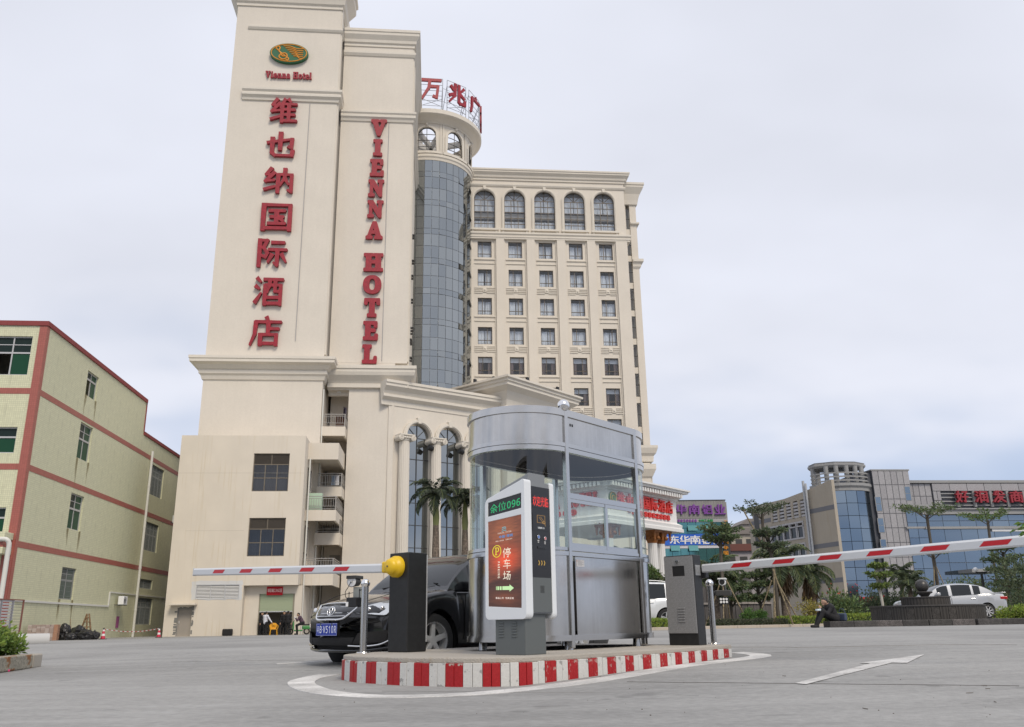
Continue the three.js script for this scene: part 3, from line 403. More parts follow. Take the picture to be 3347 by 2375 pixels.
function ionic(parent, x, z, r, h, m, capM) {
  const col = part(parent, 'column', [T(flutedShaft(r, r * 0.86, h - r * 1.4), x, r * 0.9, z), cyl(x, 0, r * 0.5, z, r * 1.4, r * 1.4, 24), cyl(x, r * 0.5, r * 0.92, z, r * 1.25, r * 1.1, 24)], m), y = h - r * 0.5;
  part(col, 'capital', [bx(x - r * 1.35, x + r * 1.35, y + r * 0.3, y + r * 0.5, z - r * 1.2, z + r * 1.2), cyl(x, y - r * 0.5, y + r * 0.1, z, r * 0.9, r * 1.15, 20), bx(x - r * 1.15, x + r * 1.15, y - 0.06, y + r * 0.3, z - r * 1.0, z + r * 1.0), ...[-1, 1].flatMap((s) => [new THREE.CylinderGeometry(r * 0.46, r * 0.46, r * 2.3, 16).rotateX(Math.PI / 2).translate(x + s * r * 1.1, y - r * 0.1, z), new THREE.TorusGeometry(r * 0.26, r * 0.08, 6, 14).translate(x + s * r * 1.1, y - r * 0.1, z + r * 1.16), sph(x + s * r * 1.1, y - r * 0.1, z + r * 1.18, r * 0.1, 8, 6)]), ...[-1, 0, 1].map((k) => sph(x + k * r * 0.42, y - r * 0.05, z + r * 1.02, r * 0.2, 8, 6))], capM || m); return col;
}
for (const s of [0.84, 4.16, 7.48, 10.8]) { const c = ionic(podium, s, 0.45, 0.56, 17.2, M.creamTrim); const v = V3(s - 0.75, 16.2, 0.75); if (s > 1) part(c, 'floodlight', [new THREE.CylinderGeometry(0.3, 0.22, 0.5, 12).rotateZ(1.2).translate(v.x, v.y, v.z), bar([v.x, v.y, v.z], [s - 0.4, 16.2, 0.5], 0.04)], M.black); }
// entrance block with deep eaves
const EC = atD(1660, 1221, 80), entry = new THREE.Group(); entry.name = 'entrance_block'; hotel.add(entry); entry.rotation.y = 50 * rad - TH; entry.position.copy(V3(EC.x, 0, EC.z).sub(hotel.position).applyAxisAngle(V3(0, 1, 0), -TH));
{ const e = 1.7, plan = [[e, -14], [e, -e], [12.5 - e, -e], [12.5 - e, -14]].map((p) => [p[0], p[1]]), Y = EC.y;
  part(entry, 'entrance_wall', bx(e, 12.5 - e, 0, Y - 0.3, -14, -e), M.cream);
  part(entry, 'eaves', sweep(plan, [[0, Y - 3.6], [0.1, Y - 3.6], [0.12, Y - 3.0], [0.3, Y - 2.9], [0.3, Y - 2.7], [0.2, Y - 2.62], [0.32, Y - 2.0], [0.75, Y - 1.25], [1.35, Y - 0.85], [1.35, Y - 0.6], [1.5, Y - 0.5], [1.5, Y - 0.28], [1.7, Y - 0.2], [1.7, Y], [-0.5, Y + 0.05]]), M.creamTrim);
  part(entry, 'roof_slab', bx(e, 12.5 - e, Y - 0.3, Y, -14, -e), M.creamTrim);
  for (const [x, z] of [[e - 1.3, -e - 3], [3.5, -0.4], [8.5, -0.4], [e - 0.7, -e - 1]]) part(entry, 'floodlight', [rbx(x - 0.18, x + 0.18, Y + 0.1, Y + 0.45, z - 0.1, z + 0.1, 0.03), bar([x, Y - 0.1, z], [x, Y + 0.15, z], 0.03)], M.black);
}
// ---------- signs on the hotel ----------
function hotelSign(name, label, category) { const g = thing(name, label, category, [0, 0, -97], TH); return g; }
const fit = (g, x0, x1, y0, y1, z) => { g.computeBoundingBox(); const b = g.boundingBox; return g.translate(-b.min.x, -b.min.y, -b.min.z).scale((x1 - x0) / (b.max.x - b.min.x), (y1 - y0) / (b.max.y - b.min.y), 1).translate(x0, y0, z); };
const letterGeo = (shapes, deep) => mg(shapes.map((s) => new THREE.ExtrudeGeometry(s, { depth: deep, bevelEnabled: false, curveSegments: 4 })));
const sideWire = mat(0.35, 0.35, 0.36, 0.6);
{
  const sg = hotelSign('vertical_wall_sign', 'tall column of seven red Chinese characters on the cream tower', 'sign');
  [['维', 884.6, 976, 325, 406.5], ['也', 872.7, 966.6, 436, 518.5], ['纳', 863, 961, 550, 636], ['国', 855, 956, 669, 759], ['际', 843, 942, 784, 877], ['酒', 831, 929, 906, 1002], ['店', 819, 923, 1034, 1133]].forEach(([ch, x0, x1, y0, y1]) => { const a = hp((x0 + x1) / 2, y1, 21), b = hp((x0 + x1) / 2, y0, 21), w = hp(x1, y0, 21)[0] - hp(x0, y0, 21)[0], c = (hp((x0 + x1) / 2, (y0 + y1) / 2, 21))[0]; part(sg, 'character', fit(letterGeo(glyphShapes(ch, 11, 8.2, 0.85), 0.3), c - w / 2, c + w / 2, a[1], b[1], 21.06), M.red); });
  part(sg, 'cable', [bar([-21.75, 25.5, 21.05], [-21.75, 50.4, 21.05], 0.03)], sideWire);
  const vs = hotelSign('vertical_letter_sign', 'tall column of red slab letters reading VIENNA HOTEL on cream wall', 'sign');
  const Z1 = (x, y) => [600 + x / 2.706, y / 2.706], Z2 = (x, y) => [600 + x / 2.499, 550 + y / 2.499];
  [['V', Z1, 1660, 1800, 1070, 1215], ['I', Z1, 1678, 1762, 1245, 1390], ['E', Z1, 1650, 1775, 1420, 1570], ['N', Z2, 1510, 1640, 103, 243], ['N', Z2, 1503, 1635, 272, 413], ['A', Z2, 1490, 1630, 443, 588], ['H', Z2, 1472, 1633, 702, 850], ['O', Z2, 1468, 1618, 882, 1033], ['T', Z2, 1475, 1607, 1068, 1222], ['E', Z2, 1468, 1592, 1255, 1410], ['L', Z2, 1460, 1582, 1445, 1600]].forEach(([ch, Z, x0, x1, y0, y1]) => { const a = hp(...Z((x0 + x1) / 2, y1), 19.4), b = hp(...Z((x0 + x1) / 2, y0), 19.4), w = hp(...Z(x1, y0), 19.4)[0] - hp(...Z(x0, y0), 19.4)[0], c = hp(...Z((x0 + x1) / 2, (y0 + y1) / 2), 19.4)[0]; part(vs, 'letter', fit(letterGeo(latinShapes(ch, 10), 0.28), c - w / 2, c + w / 2, a[1], b[1], 19.46), M.red); });
  part(vs, 'cable', [bar([-14.0, 24.2, 19.43], [-14.0, 49.5, 19.43], 0.03)], sideWire);
  const em = hotelSign('oval_emblem', 'green oval emblem with orange treble clef high on the cream tower', 'emblem'), A = hp(884.6, 181, 21), B = hp(1010, 181, 21), c = hp(947, 181, 21), rx = (B[0] - A[0]) / 2, ry = (hp(947, 150, 21)[1] - hp(947, 213, 21)[1]) / 2, E = new THREE.Shape(); E.absellipse(0, 0, rx, ry, 0, Math.PI * 2);
  const gold = mat(0.62, 0.25, 0.02, 0.5), em2 = mat(0.012, 0.11, 0.045, 0.5), P = (u, v, z = 0.36) => [c[0] + u * rx, c[1] + v * ry, 21.05 + z];
  part(em, 'plate', T(ext(E, 0.35, 0, 0.02, 40), c[0], c[1], 21.05), em2);
  part(em, 'rim', tube(Array.from({ length: 40 }, (_, k) => P(0.92 * Math.cos(k / 40 * 6.283), 0.88 * Math.sin(k / 40 * 6.283))), 0.055, 80, 6, true), gold);
  for (let k = 0; k < 6; k++) { const v0 = 0.68 - k * 0.2, u0 = -0.3 + k * 0.11; part(em, 'stave_line', tube([P(u0, v0), P(lerp(u0, 0.74, 0.35), v0 - 0.0 - 0.02), P(lerp(u0, 0.74, 0.65), v0 - 0.22), P(0.74, v0 - 0.22 + 0.02)], 0.06, 24, 6), gold); }
  part(em, 'treble_clef', [tube([[-0.7, 0.45], [-0.6, 0.62], [-0.48, 0.5], [-0.52, 0.15], [-0.42, -0.1], [-0.5, -0.45], [-0.3, -0.7], [-0.1, -0.5], [-0.12, -0.15], [-0.28, -0.05], [-0.38, -0.25], [-0.28, -0.4], [-0.18, -0.3]].map((q) => P(...q)), 0.075, 60, 6), tube([[-0.7, 0.45], [-0.45, 0.05], [-0.1, -0.45], [0.0, -0.6], [-0.06, -0.78], [-0.16, -0.68]].map((q) => P(q[0], q[1], 0.34)), 0.075, 40, 6)], gold);
  const ns = hotelSign('small_letter_sign', 'small red letters reading Vienna Hotel under the oval emblem', 'sign'), L0 = hp(868, 258, 21), L1 = hp(1021, 258, 21), yT = hp(945, 238, 21)[1], yB = hp(945, 259.5, 21)[1], W = L1[0] - L0[0];
  const cw = [0.112, 0.055, 0.085, 0.095, 0.095, 0.085, 0.05, 0.115, 0.085, 0.06, 0.085, 0.055]; let x = 0; [...'Vienna Hotel'].forEach((ch, i) => { const w = cw[i] * W * 1.02; if (ch !== ' ') { const up = /[A-Zl]/.test(ch) ? 1 : ch === 't' ? 0.9 : ch === 'i' ? 0.98 : 0.7; part(ns, 'letter', fit(letterGeo(latinShapes(ch, 6), 0.16), L0[0] + x, L0[0] + x + w * 0.96, yB, lerp(yB, yT, up), 21.06), M.red); } x += w; });
  // rooftop characters on the drum
  const rs = hotelSign('rooftop_sign', 'red rooftop characters on steel frames around the round tower', 'sign'), frameM = mat(0.32, 0.34, 0.38, 0.5, { metalness: 0.5 });
  [['万', 2], ['兆', 31], ['广', 60], ['场', 87]].forEach(([ch, d]) => {
    const f = part(rs, 'frame', (() => { const g = []; for (const s of [-1.35, 1.35]) g.push(bar([s, 0, 0], [s, 4.3, 0], 0.045), bar([s, 3.6, 0], [s * 0.9, 0, -1.4], 0.035), bar([s, 0.4, 0], [-s, 1.5, 0], 0.03)); for (const y of [0.5, 1.2, 1.9, 2.6, 3.4, 4.3]) g.push(bar([-1.35, y, 0], [1.35, y, 0], 0.03)); g.push(bar([1.35, 1.2, 0], [2.2, 0.9, -0.2], 0.025), bar([1.35, 3.0, 0], [2.2, 2.8, -0.2], 0.025)); return g; })(), frameM);
    f.position.set(DC[0] + Math.sin(d * rad) * 6.35, 60, DC[1] + Math.cos(d * rad) * 6.35); f.rotation.y = d * rad;
    part(f, 'character', fit(letterGeo(glyphShapes(ch, 13, 10.5, 0.5), 0.25), -1.25, 1.25, 1.2, 4.1, 0.06), M.red);
  });
}
// balconies and stair landings in the recess beside the tower
const railM = mat(0.36, 0.34, 0.31, 0.4, { metalness: 0.5 });
function railing(par, x0, x1, z0, z1, y, hgt = 1.15) {
  const g = [bx(x0, x1, y + hgt - 0.06, y + hgt, z1 - 0.06, z1), bx(x1 - 0.06, x1, y + hgt - 0.06, y + hgt, z0, z1 - 0.06), bx(x0, x1, y + 0.1, y + 0.14, z1 - 0.05, z1 - 0.01), bx(x0, x1, y + 0.3, y + 0.34, z1 - 0.05, z1 - 0.01), bx(x0, x1, y + hgt - 0.22, y + hgt - 0.18, z1 - 0.05, z1 - 0.01), bx(x1 - 0.05, x1 - 0.01, y + 0.3, y + 0.34, z0, z1), bx(x1 - 0.05, x1 - 0.01, y + hgt - 0.22, y + hgt - 0.18, z0, z1)];
  for (let x = x0 + 0.04; x < x1 - 0.05; x += 0.2) g.push(bx(x, x + 0.03, y + 0.34, y + hgt - 0.22, z1 - 0.045, z1 - 0.015));
  for (const x of [x0 + 0.06, x1 - 0.1]) g.push(bx(x, x + 0.08, y, y + hgt, z1 - 0.07, z1 + 0.004));
  for (let z = z0 + 0.4; z < z1 - 0.1; z += 0.4) g.push(bx(x1 - 0.045, x1 - 0.015, y + 0.1, y + hgt, z, z + 0.03));
  return part(par, 'railing', g, railM);
}
[[16.76, 17.6, 20.9, true], [14.0, 15.4, 24.3, false], [11.3, 12.15, 21.5, true], [8.9, 9.78, 24.3, true], [7.2, 8.2, 21.5, true], [3.75, 4.75, 24.3, true]].forEach(([y0, y1, b, r], i) => {
  const x1 = b > 23 ? -17.05 : -16.95, x0 = b > 23 ? -19.55 : -19.08, s = part(hotel, 'balcony', [bx(x0, x1, y0, y1, b - 0.16, b), bx(x1 - 0.16, x1, y0, y1, 16.6, b - 0.16), bx(x0, x1 - 0.16, y0 + 0.3, y1 - 0.25, 16.6, b - 0.16)], M.creamDirty);
  if (r) railing(s, x0, x1, 17, b - 0.03, y1);
  if (i !== 1) part(s, 'doorway', bx(-18.3, -17.35, y1 - 0.2, y1 + 1.95, 16.6, 16.64), i === 0 ? mat(0.16, 0.07, 0.04, 0.7) : M.room);
});
part(hotel, 'drainpipe', [cyl(-19.0, 2, 21, 20.85, 0.07, 0.07, 8), cyl(-19.32, 0, 14, 24.6, 0.07, 0.07, 8), cyl(-18.85, 0, 14, 17.6, 0.06, 0.06, 8)], M.pvc);
part(hotel, 'ceiling_lamp', cyl(-17.9, 21.3, 21.4, 18.6, 0.2, 0.2, 12), M.white);
one('metal_cabinet', [rbx(-0.55, 0.55, 0, 1.75, -0.3, 0.3, 0.02), bx(-0.012, 0.012, 0.1, 1.65, 0.3, 0.305)], mat(0.45, 0.60, 0.46, 0.6), 'pale green metal cabinet standing on a balcony of the hotel stair', 'cabinet', undefined, [-18.9 * Math.cos(TH) + 23.2 * Math.sin(TH), 9.54, -97 + 18.9 * Math.sin(TH) + 23.2 * Math.cos(TH)], TH);
const HW = (a, y, b) => [a * Math.cos(TH) + b * Math.sin(TH), y, -97 - a * Math.sin(TH) + b * Math.cos(TH)]; // hotel place -> world
for (const [k, m, lb, a] of [[0, mat(0.5, 0.03, 0.03, 0.5), 'red plastic basin on the balcony by the green cabinet', -18.75], [1, mat(0.05, 0.25, 0.5, 0.5), 'blue plastic basin on the balcony by the green cabinet', -18.2]]) one('wash_basin', new THREE.LatheGeometry([[0, 0], [0.18, 0], [0.28, 0.2], [0.3, 0.2], [0.19, -0.0]].map((p) => new THREE.Vector2(...p)), 20), m, lb, 'basin', undefined, HW(a, 9.6, 23.9), 0);
one('hanging_garment', (() => { const g = new THREE.PlaneGeometry(0.5, 1.0, 10, 6), p = g.attributes.position; for (let i = 0; i < p.count; i++) p.setZ(i, 0.06 * Math.sin(p.getX(i) * 22 + p.getY(i) * 2)); g.computeVertexNormals(); return mg([g, T(g.clone(), 0, 0, -0.12), bar([-0.4, 0.48, -0.06], [0.4, 0.48, -0.06], 0.015)]); })(), mat(0.05, 0.04, 0.06, 0.9), 'dark purple garment hung over the topmost balcony rail', 'clothes', undefined, HW(-17.0, 18.9, 20.6), TH + 1.3);
for (const [k, a] of [[0, -17.75], [1, -17.4]]) one('hanging_garment', (() => { const g = new THREE.PlaneGeometry(0.3, 0.85, 8, 6), p = g.attributes.position; for (let i = 0; i < p.count; i++) p.setZ(i, 0.05 * Math.sin(p.getX(i) * 26 + k + p.getY(i) * 2)); g.computeVertexNormals(); return mg([g, bar([-0.2, 0.42, 0], [0.2, 0.42, 0], 0.015)]); })(), k ? mat(0.75, 0.75, 0.78, 0.9) : mat(0.25, 0.32, 0.42, 0.9), k ? 'white shirt drying before the dark balcony doorway' : 'grey blue shirt drying before the dark balcony doorway', 'clothes', undefined, HW(a, 12.75, 21.2), TH);

// ---------- annex in front of the tower ----------
const AF = (sx, sy, b = 26) => hp(sx, sy, b), annex = thing('annex_building', 'low cream annex with roller shutter door below the hotel tower', 'building', HW(-29.5, 0, 26), TH), ax = (a) => a + 29.5;
{ // local: x from the left corner, z out of the front
  const R = (x0, x1, y0, y1) => [ax(x0), ax(x1), y0, y1], win1 = [ax(-23.65), ax(-20.78), 11.07, 14.17], win2 = [ax(-23.65), ax(-20.78), 5.94, 8.95], door = [ax(-22.6), ax(-19.85), 0, 3.1], sdoor = [ax(-28.55), ax(-27.45), 0, 2.05], vent = [ax(-27.3), ax(-24.0), 2.72, 3.83];
  const s = shapeOf([[0, 0], [ax(-23.7), 0], [ax(-23.7), 3.72], [ax(-19.55), 3.72], [ax(-19.55), 15.65], [0, 15.65]]); for (const q of [win1, win2, sdoor, vent]) s.holes.push(rectPath(...(q === sdoor ? [q[0], q[1], 0.01, q[3]] : q)));
  part(annex, 'front_wall', ext(s, 0.3, -0.3), M.creamDirty);
  const s2 = shapeOf([[ax(-23.7), 0], [door[0], 0], [door[0], door[3]], [door[1], door[3]], [door[1], 0], [ax(-19.3), 0], [ax(-19.3), 3.72], [ax(-23.7), 3.72]]);
  part(annex, 'shop_wall', [ext(s2, 0.25, -1.0), bx(ax(-23.95), ax(-23.7), 0, 3.72, -1.0, -0.3)], M.creamDirty);
  part(annex, 'soffit', bx(ax(-23.7), ax(-19.57), 3.74, 3.95, -1.0, -0.31), M.creamDirty);
  part(annex, 'side_wall', [bx(0, 0.25, 0, 15.6, -5, -0.3), bx(ax(-19.8), ax(-19.55), 3.8, 15.6, -1.9, -0.3), bx(ax(-19.8), ax(-19.55), 0, 15.6, -5, -4.2), bx(0.25, ax(-19.8), 15.2, 15.55, -5, -0.3), bx(0.25, ax(-19.8), 0, 15.2, -5, -4.7), bx(ax(-19.5), ax(-19.3), 0, 3.7, -5, -1.0)], M.creamDirty);
  part(annex, 'interior_floor', [bx(0.3, ax(-19.85), 4.3, 4.5, -4.7, -0.9), bx(0.3, ax(-19.85), 9.6, 9.8, -4.7, -0.31), bx(ax(-23.2), ax(-23.1), 0.02, 4.3, -4.6, -1.05)], M.room);
  for (const [k, w] of [win1, win2].entries()) {
    const [x0, x1, y0, y1] = w, yl = y1 - (y1 - y0) * 0.29, ym = (y0 + yl) / 2, t = 0.03, g = [bx(x0, x1, y0, y0 + 0.06, -0.2, -0.1), bx(x0, x1, y1 - 0.06, y1, -0.2, -0.1), bx(x0, x0 + 0.06, y0, y1, -0.198, -0.102), bx(x1 - 0.06, x1, y0, y1, -0.198, -0.102), bx(x0, x1, yl - t, yl + t, -0.196, -0.104), bx(x0, x1, ym - t, ym + t, -0.194, -0.106), bx((x0 + x1) / 2 - t, (x0 + x1) / 2 + t, yl, y1, -0.192, -0.108)];
    for (const f of [1 / 3, 2 / 3]) g.push(bx(lerp(x0, x1, f) - t, lerp(x0, x1, f) + t, y0, yl, -0.192, -0.108));
    const f = part(annex, 'window', g, mat(0.2, 0.17, 0.13, 0.5, { metalness: 0.3 }));
    for (let i = 0; i < 3; i++) for (let j = 0; j < 2; j++) pane(f, lerp(x0, x1, i / 3) + t, lerp(x0, x1, (i + 1) / 3) - t, j ? ym + t : y0 + 0.05, j ? yl - t : ym - t, -0.15, M.glassRoom);
    const lv = []; for (let y = yl + 0.05; y < y1 - 0.06; y += 0.062) lv.push(bx(x0 + 0.06, x1 - 0.06, -0.006, 0.006, -0.05, 0.05).rotateX(0.6).translate(0, y, -0.15)); for (const [i, l] of lv.entries()) part(f, 'louvre_slat', l, mat(0.13, 0.115, 0.1, 0.6));
    part(f, 'dark_curtain', curtainGeo(x0 - 0.1, x1 + 0.1, y0 - 0.1, y1, -0.9, k), mat(0.028, 0.028, 0.034, 0.95));
  }
  for (const [y0, y1] of [[8.9, 13.4], [4.1, 8.6]]) { const x = ax(-19.56), f = part(annex, 'side_window', [bx(x - 0.1, x, y0, y0 + 0.08, -4.2, -1.9), bx(x - 0.1, x, y1 - 0.08, y1, -4.2, -1.9), bx(x - 0.1, x, y0 + 0.08, y1 - 0.08, -3.1, -3.0), bx(x - 0.1, x, (y0 + y1) / 2, (y0 + y1) / 2 + 0.07, -4.2, -1.9)], M.bronze); const o = part(f, 'pane', new THREE.PlaneGeometry(2.3, y1 - y0 - 0.16), M.glassRoom); o.rotation.y = Math.PI / 2; o.position.set(x - 0.05, (y0 + y1) / 2, -3.05); part(annex, 'side_wall', bx(x - 0.24, x, y1, y1 + 0.5, -4.2, -1.9), M.creamDirty); }
  part(annex, 'side_wall', bx(ax(-19.8), ax(-19.552), 13.9, 15.6, -4.2, -1.9), M.creamDirty);
  // louvred vent in a rough repainted patch
  const ps = []; const [pa, pb] = [AF(624, 1960), AF(794, 1896)]; for (let k = 0; k < 48; k++) { const t = k / 48 * 4, i = Math.floor(t), f = t - i, c = [[pa[0], pa[1]], [pb[0], pa[1]], [pb[0], pb[1]], [pa[0], pb[1]]], q = c[i], n = c[(i + 1) % 4]; ps.push([ax(lerp(q[0], n[0], f)) + rr(-0.07, 0.07), lerp(q[1], n[1], f) + rr(-0.06, 0.06)]); }
  const psh = shapeOf(ps); psh.holes.push(rectPath(vent[0], vent[1], vent[2], vent[3])); part(annex, 'painted_patch', ext(psh, 0.006, 0.001), M.patch);
  const vf = part(annex, 'vent_louvre', [bx(vent[0], vent[1], vent[2], vent[2] + 0.05, -0.1, 0.02), bx(vent[0], vent[1], vent[3] - 0.05, vent[3], -0.1, 0.02), ...[0, 1 / 3, 2 / 3, 1].map((f) => bx(lerp(vent[0], vent[1] - 0.05, f), lerp(vent[0], vent[1] - 0.05, f) + 0.05, vent[2] + 0.05, vent[3] - 0.05, -0.1, 0.019))], M.alu);
  for (let y = vent[2] + 0.09; y < vent[3] - 0.06; y += 0.105) part(vf, 'louvre_slat', bx(vent[0] + 0.05, vent[1] - 0.05, -0.004, 0.004, -0.036, 0.036).rotateX(0.75).translate(0, y, -0.04), M.white);
  part(vf, 'vent_back', bx(vent[0], vent[1], vent[2], vent[3], -0.28, -0.2), M.room);
  // shutter
  const sh = part(annex, 'roller_shutter', [bx(door[0], door[0] + 0.06, 0, door[3], -0.95, -0.85), bx(door[1] - 0.14, door[1], 0, door[3], -0.95, -0.85)], mat(0.3, 0.28, 0.22, 0.6)); for (let y = 1.78; y < 3.08; y += 0.11) part(sh, 'slat', rbx(door[0] + 0.06, door[1] - 0.14, y, Math.min(3.1, y + 0.108), -0.92, -0.89, 0.012, 1), mat(0.35, 0.41, 0.28, 0.55));
  part(sh, 'bottom_rail', bx(door[0] + 0.06, door[1] - 0.14, 1.71, 1.78, -0.93, -0.87), M.alu);
  const sd = part(annex, 'side_door', bx(sdoor[0] + 0.06, sdoor[1] - 0.06, 0.01, sdoor[3] - 0.06, -0.22, -0.16), mat(0.32, 0.29, 0.255, 0.6)); part(sd, 'door_frame', [bx(sdoor[0], sdoor[0] + 0.06, 0.01, sdoor[3], -0.22, -0.12), bx(sdoor[1] - 0.06, sdoor[1], 0.01, sdoor[3], -0.22, -0.12), bx(sdoor[0] + 0.06, sdoor[1] - 0.06, sdoor[3] - 0.06, sdoor[3], -0.22, -0.12)], mat(0.25, 0.25, 0.24, 0.6)); part(sd, 'door_handle', bx(sdoor[0] + 0.14, sdoor[0] + 0.2, 0.95, 1.12, -0.16, -0.11), M.alu);
  const rough = []; for (let k = 0; k < 26; k++) { const side = k % 2, y = rr(0.1, 2.1); rough.push(bx((side ? sdoor[1] : sdoor[0] - 0.2) + rr(-0.01, 0.05), (side ? sdoor[1] + 0.1 : sdoor[0]) + rr(0, 0.08) - (side ? 0 : 0.01), y, y + rr(0.06, 0.3), 0.001, 0.004 + k * 0.0004)); } for (let k = 0; k < 8; k++) { const x = lerp(sdoor[0], sdoor[1], k / 8); rough.push(bx(x, x + 0.2, sdoor[3], sdoor[3] + rr(0.05, 0.14), 0.001, 0.005 + k * 0.0005)); } part(annex, 'bare_mortar', rough, mat(0.2, 0.2, 0.19, 0.95));
  part(annex, 'door_canopy', [rbx(ax(-29.05), ax(-27.1), 2.28, 2.42, 0, 0.7, 0.02), bx(ax(-27.2), ax(-27.15), 2.42, 2.75, 0.1, 0.15)], M.creamDirty);
  part(annex, 'parapet_line', [bx(0, ax(-19.55), 12.55, 12.565, 0.0, 0.004), bx(ax(-28.5), ax(-24), 7.95, 7.963, 0.0, 0.004)], mat(0.4, 0.36, 0.3, 0.9));
}
const bn = canvasTex(512, 256, (c, w, h) => { c.fillStyle = '#b80d22'; c.fillRect(0, 0, w, h); c.fillStyle = '#f3e6e2'; drawText(c, '项目施工办公室', 26, 60, 62, 0.06, 13, 108); });
one('banner', new THREE.PlaneGeometry(1.25, 0.66, 8, 1), mat(1, 1, 1, 0.7, { map: bn }), 'small red cloth banner hung over the roller shutter', 'banner', undefined, HW(-21.42, 3.32, 25.29), TH);
one('dark_bin', [rbx(-0.35, 0.35, 0, 0.5, -0.3, 0.3, 0.09)], M.rubber, 'low dark crate standing against the annex wall left of the shutter', 'crate', undefined, HW(-24.55, 0, 26.5), TH);
// ---------- hotel forecourt canopy ----------
const KC = atD(1992, 1548, 50), KG = thing('entrance_canopy', 'white entrance canopy with red lettering on fluted columns', 'canopy', [KC.x, 0.26, KC.z], 50 * rad);
{
  const Y = KC.y - 0.26, L = 9.6, W = 7.6, e = 0.75, plan = [[e, -W], [e, -e], [L - e, -e], [L - e, -W]];
  part(KG, 'entablature', sweep(plan, [[-0.6, Y - 2.75], [0.3, Y - 2.75], [0.3, Y - 2.55], [0.22, Y - 2.5], [0.26, Y - 2.3], [0.1, Y - 2.2], [0, Y - 2.15], [0, Y - 0.75], [0.1, Y - 0.7], [0.12, Y - 0.62], [0.25, Y - 0.55], [0.3, Y - 0.3], [0.62, Y - 0.25], [0.66, Y - 0.12], [0.75, Y - 0.1], [0.75, Y], [-0.6, Y]]), M.whitePlaster);
  part(KG, 'roof_slab', bx(e, L - e, Y - 0.4, Y - 0.02, -W, -e), M.whitePlaster); part(KG, 'ceiling', bx(e, L - e, Y - 2.7, Y - 2.6, -W, -e - 0.3), M.whitePlaster);
  const dent = bx(-0.09, 0.09, -0.14, 0.1, 0, 0.3); for (let x = e - 0.1; x < L - e; x += 0.3) { const d = part(KG, 'dentil', dent, M.whitePlaster); d.position.set(x, Y - 0.4, -e + 0.26); } for (let z = -e - 0.2; z > -W; z -= 0.3) { const d = part(KG, 'dentil', dent, M.whitePlaster); d.position.set(e - 0.26, Y - 0.4, z); d.rotation.y = -Math.PI / 2; }
  const gold = mat(0.30, 0.11, 0.025, 0.5); for (const [x, z] of [[L - 3.1, -e - 0.55], [L - 2.15, -e - 0.55], [1.5, -e - 0.55], [1.5, -W + 1.2]]) { const h = Y - 2.75, c = part(KG, 'column', [T(flutedShaft(0.34, 0.3, h - 1.1, 16), x, 0.35, z), rbx(x - 0.5, x + 0.5, 0, 0.2, z - 0.5, z + 0.5, 0.03), cyl(x, 0.2, 0.36, z, 0.45, 0.38, 20)], M.whitePlaster); part(c, 'capital', [cyl(x, h - 0.78, h - 0.12, z, 0.31, 0.5, 16), bx(x - 0.58, x + 0.58, h - 0.12, h, z - 0.58, z + 0.58), ...[0, 1, 2, 3, 4, 5, 6, 7].map((k) => sph(x + Math.cos(k * 0.785) * 0.42, h - 0.45, z + Math.sin(k * 0.785) * 0.42, 0.13, 8, 6)), ...[-1, 1].flatMap((a) => [-1, 1].map((b) => cyl(x + a * 0.48, h - 0.6, h - 0.12, z + b * 0.48, 0.05, 0.09, 8)))], gold); }
}
const KS = thing('canopy_character_sign', 'red Chinese characters and phone line on the white canopy front', 'sign', [KC.x, 0.26, KC.z], 50 * rad), KY = KC.y - 0.26;
[...'维也纳国际酒店'].forEach((ch, i) => part(KS, 'character', fit(letterGeo(glyphShapes(ch, 13, 10.5, 0.4), 0.14), 1.75 + i * 0.95, 2.55 + i * 0.95, KY - 1.58, KY - 0.78, -0.75), M.redSign));
[...'-4008882888'].forEach((ch, i) => part(KS, 'digit', fit(letterGeo(latinShapes(ch, 8, 'bold 100px sans-serif'), 0.1), 2.9 + i * 0.46, 3.25 + i * 0.46, ch === '-' ? KY - 1.9 : KY - 2.05, ch === '-' ? KY - 1.83 : KY - 1.72, -0.75), M.redSign));
const KL = thing('canopy_letter_sign', 'red letters reading VIENNA HOTEL on the left face of the white canopy', 'sign', [KC.x, 0.26, KC.z], 50 * rad - Math.PI / 2);
[...'VIENNA HOTEL'].forEach((ch, i) => ch !== ' ' && part(KL, 'letter', fit(letterGeo(latinShapes(ch, 9), 0.14), -7.2 + i * 0.5, -6.78 + i * 0.5, KY - 1.6, KY - 0.8, -0.75), M.redSign));
[...'4009'].forEach((ch, i) => part(KL, 'digit', fit(letterGeo(latinShapes(ch, 8), 0.1), -5.2 + i * 0.6, -4.8 + i * 0.6, KY - 2.08, KY - 1.72, -0.75), M.redSign));
const KE = thing('canopy_emblem', 'round green and gold emblem at the corner of the white canopy', 'emblem', [KC.x, 0.26, KC.z], 50 * rad);
part(KE, 'plate', [new THREE.CylinderGeometry(0.36, 0.36, 0.1, 28).rotateX(Math.PI / 2).translate(1.25, KY - 1.2, -0.69)], mat(0.05, 0.16, 0.07, 0.5)); part(KE, 'rim', [new THREE.TorusGeometry(0.33, 0.03, 6, 28).translate(1.25, KY - 1.2, -0.63), new THREE.TorusGeometry(0.15, 0.03, 6, 20, 5).translate(1.25, KY - 1.22, -0.63)], mat(0.5, 0.3, 0.06, 0.4));
